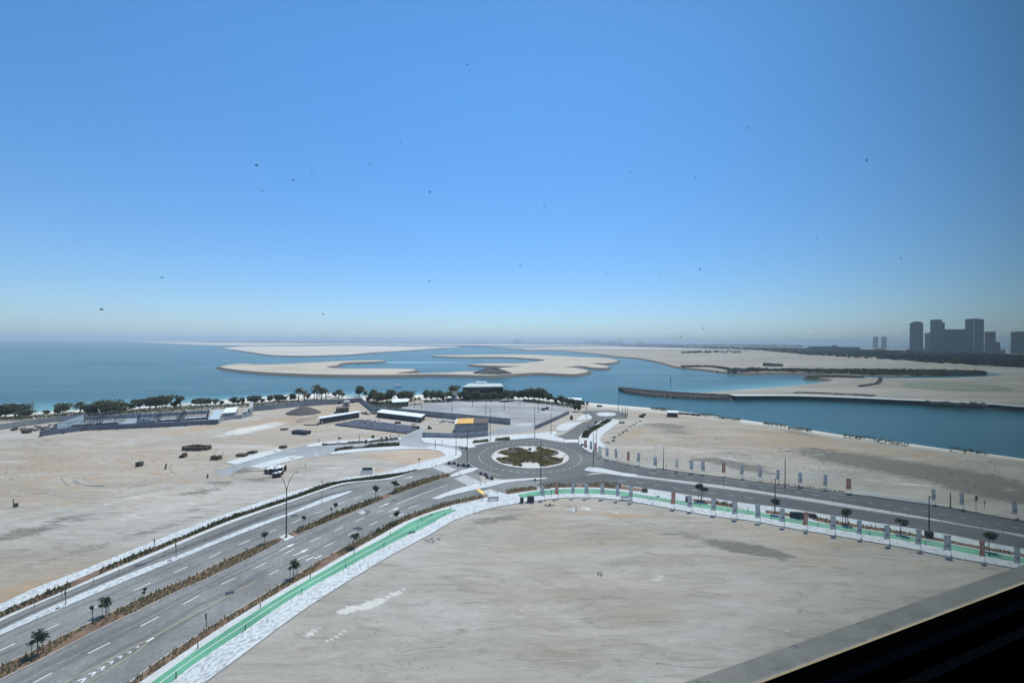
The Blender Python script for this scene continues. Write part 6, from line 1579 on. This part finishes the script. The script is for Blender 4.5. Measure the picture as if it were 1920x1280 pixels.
# debris on foreground sand
def debris(px, y, label, pale=False, n=9, s=.35, rad=1.2, name='debris_pile'):
    root = empty(name, G(px, y, -.04)); tag(root, label, 'debris'); random.seed(int(px * 3))
    for k in range(n):
        mb = MB(); a = random.uniform(0, 6.28); q = rad * random.random() ** .5; mb.box((q * math.cos(a) * 1.4, q * math.sin(a), s * .2), (s * random.uniform(.5, 1.6), s * random.uniform(.4, 1), s * random.uniform(.3, .7)), random.uniform(0, 3), taper=.7)
        mb.build('lump', M['white_wall' if pale else 'rock_dark'], root)
debris(1070, 956, 'white rubbish spread by the short post on the foreground sand', True, 12, .4, 1.5); debris(811, 1012, 'dark twiggy debris on the sand beside the patterned pavement', False, 26, .22, 1.3); debris(1029, 947, 'dark rubble at the sand edge under the first flags', False, 10, .4, .9)
debris(1475, 1184, 'single white scrap on the sand near the window ledge', True, 2, .25, .2); debris(1127, 1076, 'small dark lump on the open foreground sand', False, 5, .3, .5); debris(372, 921, 'dark rubble on the sand left of the dirt mound', False, 9, .3, 1.8)
debris(85, 802, 'heap of grey rubble in the open yard', False, 40, 1.3, 7, 'rubble_heap'); debris(60, 806, 'grey rubble nearer the dark stack in the yard', False, 22, 1.2, 4, 'rubble_heap')
debris(822, 789, 'mixed white and dark material under the car park wall', True, 22, .9, 6, 'material_pile'); debris(842, 791, 'dark material pile beside the white one', False, 14, 1.0, 4, 'material_pile'); debris(695, 775, 'dark heap in the angle of the boundary wall', False, 26, 1.5, 4.5, 'material_pile'); debris(778, 796, 'small pallet litter behind the paver field', False, 6, .8, 1.6, 'material_pile'); debris(699, 787.5, 'flat dark litter before the white-roofed cabin', False, 9, .8, 3, 'material_pile')
for i, (x, y) in enumerate([(1140, 830), (1148.5, 827.5), (1150, 824.5), (1150.5, 820.5), (1154, 819.5), (1161, 815), (1166.5, 812), (1170, 809.5), (1174.5, 807.5), (1182, 800), (1188, 796.5), (1193, 792.5), (1199, 789.5)]):
    debris(x, y, f'{ordn(i)} dark rock of the crooked row on the right-hand sand, from the roundabout', False, 3, .8, .6, 'rock')
# rough rocks along median start & car in lot
def parked_car(px, y, rz, label, mat):
    root = empty('parked_car', G(px, y, .01), rz); tag(root, label, 'car')
    mb = MB(); prof = [(-2.2, .35), (-2.2, .85), (-1.3, .95), (-.8, 1.45), (.8, 1.45), (1.35, .98), (2.15, .85), (2.2, .35)]
    n = len(prof)
    for s in (-.85, .85): mb.v += [(x, s * (.82 if z > 1.2 else 1), z) for x, z in prof]
    for k in range(n): mb.f.append((k, (k + 1) % n, n + (k + 1) % n, n + k)); mb.mi.append(0)
    mb.f.append(tuple(range(n))[::-1]); mb.f.append(tuple(range(n, 2 * n))); mb.mi += [0, 0]
    mb.build('body', mat, root)
    mb = MB(); mb.box((-.02, 0, 1.2), (1.75, 1.5, .42), taper=.85); mb.build('windows', M['glass_dark'], root)
    for x in (-1.35, 1.35):
        for s in (-.82, .82): mb = MB(); mb.tube([(x, s - .1, .33), (x, s + .1, .33)], .33, 12); mb.build('wheel', M['cabin'], root)
parked_car(1019, 768.5, 1.2, 'dark green vehicle parked in the middle of the car park', simple('dark_green_car', (.02, .05, .045), .35, .1, 1)); parked_car(1026, 766.5, 1.3, 'dark vehicle parked beside the green one', simple('dark_car', (.03, .033, .036), .35, .1, 1))
# small motorboat off the beach
root = empty('motorboat', G(746, 724.5, ZS)); tag(root, 'small pale motorboat off the beach', 'boat')
mb = MB(); L, B_ = 4.5, 1.2
pts = [(-L, -B_), (-L, B_), (L * .4, B_), (L, 0), (L * .4, -B_)]
mb.v += [(x * .9, y * .8, 0) for x, y in pts] + [(x, y, 1.0) for x, y in pts]; mb.f += [(5, 6, 7, 8, 9)] + [(i, (i + 1) % 5, 5 + (i + 1) % 5, 5 + i) for i in range(5)]; mb.mi += [0] * 6; mb.build('hull', M['roof_white'], root)
mb = MB(); mb.box((-1, 0, 1.5), (2.4, 1.6, 1.0), taper=.8); mb.build('cabin', M['roof_white'], root)

# channel marker piles
for i, (x, y) in enumerate([(1257.5, 714.5), (1345, 700), (1359, 698), (1411, 700.5), (1419, 702.5)]):
    root = empty('channel_pile', G(x, y, ZS)); tag(root, f'{ordn(i)} dark marker pile standing in the inlet, from the breakwater', 'marker pile'); mb = MB(); mb.tube([(0, 0, -1), (0, 0, 4.2)], .45, 8); mb.build('shaft', M['dark_wood'], root); mb = MB(); mb.box((0, 0, 4.6), (1.3, 1.3, .9), taper=.4); mb.build('cap', M['dark_wood'], root)

# ------------------------------------------------------------------ the far city
def tower_mat(name, c, hz=3.4):
    m = N(name); g = m.n('ShaderNodeNewGeometry'); s = m.n('ShaderNodeSeparateXYZ'); m.l(g.outputs['Position'], s.inputs[0])
    fl = m.math('FRACT', m.math('DIVIDE', s.outputs[2], hz)); band = m.math('GREATER_THAN', fl, .45)
    col = m.mix(band, tuple(x * 1.14 for x in c), tuple(x * .88 for x in c)); m.color(col); m.b.inputs['Roughness'].default_value = .45
    return m.m
TM = [tower_mat('tower_facade', (.15, .155, .16), 15), tower_mat('tower_facade_pale', (.25, .25, .25), 15), tower_mat('tower_facade_dark', (.11, .12, .13), 15)]
def tower(x0, x1, ytop, Y, label, mat=0, shape='flat', steps=(), depth=None, name='tower_block', cat='tower', fins=5, base=-1.0):
    a, b = AT(x0, ytop, Y), AT(x1, ytop, Y); th = math.atan2((a.x + b.x) / 2, Y); w_ = (b.x - a.x) * math.cos(th); h = a.z - base; d = depth or w_ * .8
    root = empty(name, ((a.x + b.x) / 2 + math.sin(th) * d / 2, Y + math.cos(th) * d / 2, base), -th); tag(root, label, cat)
    mb = MB()
    if shape == 'round':
        n = 20; prof = [(0, 0), (0, .82), (.1, .93), (.3, .985), (.55, 1.0)]
        for k, (inset, zz) in enumerate([(1, 0), (1, .8), (.96, .88), (.86, .95), (.66, .99), (.3, 1.0)]):
            for j in range(n):
                an = 2 * math.pi * j / n; mb.v.append((w_ / 2 * inset * math.cos(an), d / 2 * inset * math.sin(an), h * zz))
        for k in range(5):
            for j in range(n): mb.f.append((k * n + j, k * n + (j + 1) % n, (k + 1) * n + (j + 1) % n, (k + 1) * n + j)); mb.mi.append(0)
        mb.f.append(tuple(5 * n + j for j in range(n))); mb.mi.append(0)
    else: mb.box((0, 0, h / 2), (w_, d, h))
    mb.build('shaft', TM[mat], root)
    for (s0, s1, t) in steps:      # set back parts of the top
        mb = MB(); mb.box(((s0 + s1 - 1) / 2 * w_, 0, h + t * h / 2 + .01), ((s1 - s0) * w_, d * .7, t * h)); mb.build('roof_block', TM[mat], root)
    if shape != 'round':
        for k in range(fins):
            mb = MB(); mb.box((-w_ / 2 + w_ * (k + .5) / fins, -d / 2 - .6, h * .48), (w_ * .04, 1.4, h * .94)); mb.build('facade_fin', TM[(mat + 1) % 3], root)
    return root
tower(1705.5, 1731, 606, 2050, 'leftmost tall tower with a stepped rounded top', 0, steps=[(.1, .95, .035), (.25, .8, .06)])
tower(1744, 1766, 600, 2000, 'tall tower left of the wide slab block', 0, steps=[(.05, .9, .02)]); tower(1765.5, 1771.5, 604, 2010, 'narrow shoulder tower against the second tall tower', 0, fins=1)
tower(1734, 1744.5, 624, 2150, 'lower pale tower between the first two tall ones', 1, fins=2)
tower(1769.5, 1811, 617, 1850, 'very wide slab block between the tall towers', 2, depth=60, fins=9)
tower(1809.5, 1826.5, 598.5, 1950, 'western half of the tallest twin tower', 0, steps=[(.3, 1, .02)], fins=3); tower(1827, 1845, 598.5, 1930, 'eastern half of the tallest twin tower', 2, steps=[(0, .5, .03)], fins=3)
tower(1846, 1867, 621.5, 2000, 'mid-height tower right of the tallest pair', 2); tower(1861, 1875.5, 641, 1800, 'short dark block at the foot of the mid-height tower', 2, fins=3)
tower(1895, 1932, 621.5, 2050, 'dark tower cut by the right edge of the picture', 2); tower(1940, 1965, 600, 2000, 'dark tower beyond the right edge', 0)
tower(1636.5, 1646.8, 630.4, 4200, 'western rounded twin tower in the haze', 1, 'round'); tower(1652, 1663, 630.4, 4200, 'eastern rounded twin tower in the haze', 1, 'round')
tower(1516, 1572, 649, 1900, 'wide pale hotel block at the edge of the far sand', 1, depth=35, fins=14, name='hotel_block', cat='building', steps=[(.8, .95, .18)])
tower(1572, 1612, 650.5, 1900, 'darker wing beside the pale hotel block', 2, depth=35, fins=10, name='hotel_block', cat='building')
random.seed(11)
for i in range(46):
    x = 1500 + i * 9.6 + random.uniform(-3, 3); Y = random.uniform(1300, 2400) if x > 1620 else random.uniform(1900, 2900); w_ = random.uniform(10, 26); yt = 651 + random.uniform(0, 9) + (x - 1500) * .008
    tower(x, x + w_ * 1900 / Y * .8, min(yt, 668), Y, f'{ordn(i)} low block of the built-up belt below the towers, west to east', random.randrange(3), depth=random.uniform(20, 60), name='low_block', cat='building', fins=3)
for i in range(34):
    x = 1094 + i * 2.2; Y = 16000; yt = random.uniform(636.5, 641) - (3 if i in (30,) else 0) - (1.5 if 6 < i < 14 else 0)
    tower(x, x + random.uniform(1.3, 2.2), yt, Y, f'{ordn(i)} hazy building of the middle far skyline, west to east', i % 3, name='skyline_building', cat='building', fins=1)
for i, (x, wd, yt) in enumerate([(962, 4, 638), (967, 3, 635.5), (971, 3, 637), (975, 4, 639), (1193, 5, 639.5), (1199, 4, 639), (1204, 5, 640), (1347, 3, 643.5), (1354, 4, 642.8), (1364, 3, 642), (1372, 5, 643.8), (1381, 3, 643), (1402, 8, 644), (1413, 5, 643.6), (1449, 4, 643.2), (1440, 5, 645), (620, 3, 637.2), (364, 3, 631.5)]):
    tower(x, x + wd, yt, 15500, f'{ordn(i)} scattered hazy block on the horizon away from the skyline groups', 1, name='horizon_building', cat='building', fins=1)
# low woods and yards on the far land
def belt(name, A, B, h, label, seed, mat='mangrove', n=1500, leaf=8):
    random.seed(seed); mb = MB(); A = resample(gl(A, step=40), 60); B = resample(gl(B, step=40), 60)
    for i in range(n):
        k = random.randrange(60); c = A[k].lerp(A[k + 1], random.random()).lerp(B[k].lerp(B[k + 1], random.random()), random.random()); s = leaf * random.uniform(.5, 1.5)
        mb.box((c.x, c.y, h * random.uniform(.2, .6)), (s * 2, s, h * random.uniform(.5, 1)), random.uniform(0, 3), taper=.5)
    return tag(mb.build(name, M[mat]), label, kind='stuff')
belt('far_woods', [(1150, 649), (1320, 650), (1500, 652.5), (1700, 662), (1920, 672)], [(1250, 651.5), (1400, 655.5), (1500, 664.5), (1700, 676), (1990, 690)], 9, 'dark low woods and yards before the far city', 41, n=2600, leaf=7)
belt('far_woods', [(1600, 657), (1750, 662), (1990, 674)], [(1600, 664), (1700, 675), (1800, 684), (1990, 692)], 13, 'dark trees, walls and low roofs at the feet of the towers', 49, n=2600, leaf=8)
belt('far_woods', [(380, 641), (600, 642.2), (900, 643.6), (1100, 645), (1500, 648)], [(380, 641.4), (600, 642.8), (900, 644.2), (1100, 645.8), (1500, 650)], 22, 'blue grey tree line along the horizon', 42, n=1500, leaf=45)
belt('far_woods', [(1278, 661), (1340, 658), (1400, 658.5)], [(1278, 662), (1340, 661.8), (1396, 662.5)], 7, 'industrial clutter on the far sand', 43, mat='rock', n=160, leaf=4)
belt('far_scrub', [(1432, 681.5), (1466, 684)], [(1432, 686.5), (1466, 687)], 3.2, 'oblong dark rubble bank on the sand across the inlet', 44, mat='rock_dark', n=220, leaf=2.5)
belt('far_scrub', [(1610, 724), (1640, 720), (1650, 708)], [(1612, 725.4), (1643, 721), (1654, 708)], 1.5, 'dark curved track line on the sand across the channel', 45, mat='rock_dark', n=200, leaf=1.4)
belt('far_scrub', [(1490, 735.5), (1530, 736), (1640, 741)], [(1490, 736.6), (1530, 737.4), (1650, 743.5)], 1.0, 'low scrub behind the quay wall', 46, mat='rock_dark', n=130, leaf=1.2)
belt('far_scrub', [(1365, 693), (1385, 690), (1402, 692)], [(1365, 698), (1385, 698.5), (1405, 698)], 3.0, 'dark rubble point at the mouth of the inlet', 47, mat='rock_dark', n=120, leaf=1.8)
belt('far_scrub', [(1740, 753), (1850, 757)], [(1740, 756), (1850, 763)], 1.2, 'scattered scrub above the quay wall', 48, mat='rock_dark', n=60, leaf=1.4)
poly('far_shallows', [(925, 651.6), (1100, 651), (1300, 652.2), (1360, 653.2), (1200, 652.9), (1050, 652.1)], .25, simple('salt_flat', (.66, .66, .64), .8, .06, .01), step=60)
poly('far_inlet', [(1590, 703.8), (1700, 705), (1780, 702.5), (1860, 699), (1880, 702), (1800, 707), (1700, 708.5), (1620, 707)], .08, M['sea'], step=20)
poly('grassy_flat', [(1690, 719), (1760, 716), (1860, 722), (1900, 730), (1800, 732), (1700, 727)], .15, simple('grassy_flat', (.20, .21, .15), .9, .2, .05), step=10)
def bridge():
    root = empty('causeway_bridge', G(880, 648.5, 0)); o0 = root.location.copy(); tag(root, 'long low bridge beyond the back sandbank', 'bridge')
    A, B = G(862, 649.6) - o0, G(925, 650.2) - o0; d = B - A
    mb = MB(); mb.box(tuple((A + B) / 2 + Vector((0, 0, 7))), (d.length, 12, 3), math.atan2(d.y, d.x)); mb.build('deck', M['concrete'], root)
    for k in range(14):
        p = A.lerp(B, k / 13); mb = MB(); mb.box((p.x, p.y, 1), (5, 10, 9), math.atan2(d.y, d.x)); mb.build('pier', M['concrete'], root)
bridge()

# ------------------------------------------------------------------ the tower we look out of, its window
WA = R(19.3)     # the facade is turned from the view
def wobj(name, mb, mat, parent=None, smooth=False): return mb.build(name, mat, parent, smooth)
PW = .45
win = empty('window', (0, 0, HC), WA); tag(win, 'black framed window pane with specks of dirt, seen from inside', 'window')
def prism(prof, x0, x1):
    mb = MB(); n = len(prof)
    mb.v += [(x0, y, z) for y, z in prof] + [(x1, y, z) for y, z in prof]
    for k in range(n): mb.f.append((k, (k + 1) % n, n + (k + 1) % n, n + k)); mb.mi.append(0)
    mb.f.append(tuple(range(n))[::-1]); mb.f.append(tuple(range(n, 2 * n))); mb.mi += [0, 0]
    return mb
X0, X1 = -1.6, 3.6
wobj('frame_sill', prism([(.45, -.60), (.45, -.525), (.428, -.525), (.428, -.60)], X0, X1), M['black'], win)
wobj('inner_bead', prism([(.4278, -.60), (.4278, -.5265), (.4142, -.5285), (.4142, -.60)], X0, X1), M['navy'], win)
wobj('sill_step', prism([(.414, -.62), (.414, -.5565), (.3945, -.558), (.3945, -.62)], X0, X1), simple('navy_step', (.005, .010, .019), .9, .1, 4, spec=.02), win)
wobj('sill_board', prism([(.394, -1.0), (.394, -.61), (.30, -.612), (.30, -1.0)], X0, X1), M['black'], win)
wobj('outer_bead', prism([(.4515, -.60), (.4515, -.5235), (.4575, -.5265), (.4575, -.60)], X0, X1), M['bead'], win)
wobj('frame_head', prism([(.46, 1.1), (.40, 1.1), (.40, 1.2), (.46, 1.2)], X0, X1), M['black'], win)
for x in (X0, X1 - .08): mb = MB(); mb.box((x + .04, .43, .29), (.08, .06, 1.62)); mb.build('frame_jamb', M['black'], win)
# tinted glass: absorbs by the length of the path through it
gm = bpy.data.materials.new('tinted_glass'); gm.use_nodes = True; t = gm.node_tree; t.nodes.clear()
ab = t.nodes.new('ShaderNodeVolumeAbsorption'); ab.inputs['Color'].default_value = (.43, .475, .445, 1); ab.inputs['Density'].default_value = 92.0
sct = t.nodes.new('ShaderNodeVolumeScatter'); sct.inputs['Density'].default_value = 3.5; sct.inputs['Color'].default_value = (.85, .95, 1, 1); adn = t.nodes.new('ShaderNodeAddShader'); t.links.new(ab.outputs[0], adn.inputs[0]); t.links.new(sct.outputs[0], adn.inputs[1])  # scatter adds the pale veil that reflections of the room would give
out = t.nodes.new('ShaderNodeOutputMaterial'); t.links.new(adn.outputs[0], out.inputs['Volume'])
mb = MB(); mb.box(((X0 + X1) / 2, .446, .28), (X1 - X0 - .16, .008, 1.60)); mb.v = [(x, y + .006, z) for x, y, z in mb.v]
mb.build('pane', gm, win)
# dirt specks on the outside of the glass, at the places the photograph shows
def on_pane(px, py):
    d = ray(px, py); n = Vector((-math.sin(WA), math.cos(WA), 0)); t_ = (PW + .0085) / d.dot(n); p = d * t_
    return Vector((p.x * math.cos(WA) + p.y * math.sin(WA), PW + .0085, p.z)), t_
SPK = [(876, 121, 2.2, 3), (481, 310, 6, 2.5), (806, 360, 2, 4), (585, 321, 3, 1.5), (492, 357, 7, 1), (694, 307, 4, 1), (752, 267, 2.5, 1.5), (303, 520, 7, 2), (190, 580, 6, 3), (606, 589, 3.5, 2), (976, 498, 4, 2), (1020, 387, 3, 1.5), (1312, 505, 4.5, 2.5), (1237, 515, 3, 1.5), (1304, 333, 3.5, 2), (1181, 323, 2.5, 2),
       (1402, 240, 3, 3), (1625, 301, 4, 4), (1689, 484, 2, 6), (1531, 446, 3, 2), (1318, 615, 3, 2), (1276, 631, 4, 2), (1370, 620, 3, 1.5), (1529, 627, 3, 2), (805, 527, 4, 1.5), (1135, 512, 4, 1), (1190, 402, 3, 1), (550, 338, 6, 1.5)]
dm = simple('dried_dirt', (.055, .06, .065), .9, .3, 40)
for i, (x, y, rx, ry) in enumerate(SPK):
    c, t_ = on_pane(x, y); mb = MB(); n = 9; random.seed(i); k = t_ * .62
    mb.v.append((c.x, c.y + .0006, c.z)); 
    for j in range(n):
        a = 2 * math.pi * j / n; r = random.uniform(.55, 1.1); mb.v.append((c.x + rx * k * r * math.cos(a), c.y, c.z + ry * k * r * math.sin(a)))
    for j in range(n): mb.f.append((0, 1 + j, 1 + (j + 1) % n)); mb.mi.append(0)
    mb.f.append(tuple(range(1, n + 1))); mb.mi.append(0)
    mb.build('dirt_speck', dm, win)
led = empty('window_ledge', (0, 0, HC), WA); tag(led, 'stained grey stone ledge outside the window', 'ledge')
def ledge_mat():
    m = N('ledge_stone'); n1 = m.noise(m.pos(), 9, 6, .7, .6); n2 = m.noise(m.pos(), 60, 4, .7)
    c = m.ramp(n1, [(.3, (.13, .135, .14)), (.5, (.195, .20, .20)), (.72, (.24, .24, .235))]); c = m.mix(m.ramp(m.noise(m.pos(), 22, 3, .6), [(.62, (0, 0, 0)), (.68, (.75,) * 3)]), c, (.085, .09, .10)); c = m.mix(m.math('MULTIPLY', n2, .3), c, (.11, .11, .11)); m.color(c); m.bump(n2, .3, .002); m.b.inputs['Roughness'].default_value = .85
    return m.m
wobj('cap_stone', prism([(.458, -.80), (.458, -.60), (.5628, -.60), (.5628, -.80)], -4, 6), ledge_mat(), led)
# building body, room shell round the camera (dark, unlit but for the window)
fa = empty('building_body', (0, 0, 0), WA); tag(fa, 'body of the residential tower under and above the window', 'building')
mb = MB(); mb.box((1, -7.79, (HC - .82) / 2), (30, 16.6, HC - .82)); mb.build('lower_facade', M['concrete'], fa)
mb = MB(); mb.box((1, -7.79, HC + 1.2 + 6), (30, 16.5, 12)); mb.build('upper_facade', M['interior'], fa)
rm = MB()
rm.box((1, -7.6, HC + .2), (29.8, .2, 2.0)); 
wobj('back_wall', rm, M['interior'], fa)
rm = MB(); rm.box((-4.0, -3.6, HC + .2), (4.8, 8.0, 2.0)); wobj('left_wall', rm, M['interior'], fa)
rm = MB(); rm.box((8.6, -3.6, HC + .2), (10.0, 8.0, 2.0)); wobj('right_wall', rm, M['interior'], fa)

# ------------------------------------------------------------------ air
hz = bpy.data.materials.new('haze'); hz.use_nodes = True; t = hz.node_tree; t.nodes.clear()
pv = t.nodes.new('ShaderNodeVolumePrincipled'); pv.inputs['Color'].default_value = (.80, .93, 1.0, 1); pv.inputs['Density'].default_value = 9.5e-5; pv.inputs['Anisotropy'].default_value = .0
out = t.nodes.new('ShaderNodeOutputMaterial'); t.links.new(pv.outputs[0], out.inputs['Volume'])
S2_ = 64000
mb = MB(); mb.box((0, 30000, 131), (2 * S2_, S2_ + 12000, 274)); o = mb.build('haze', hz); tag(o, kind='stuff')
SC.cycles.volume_step_rate = 10; SC.cycles.volume_max_steps = 64
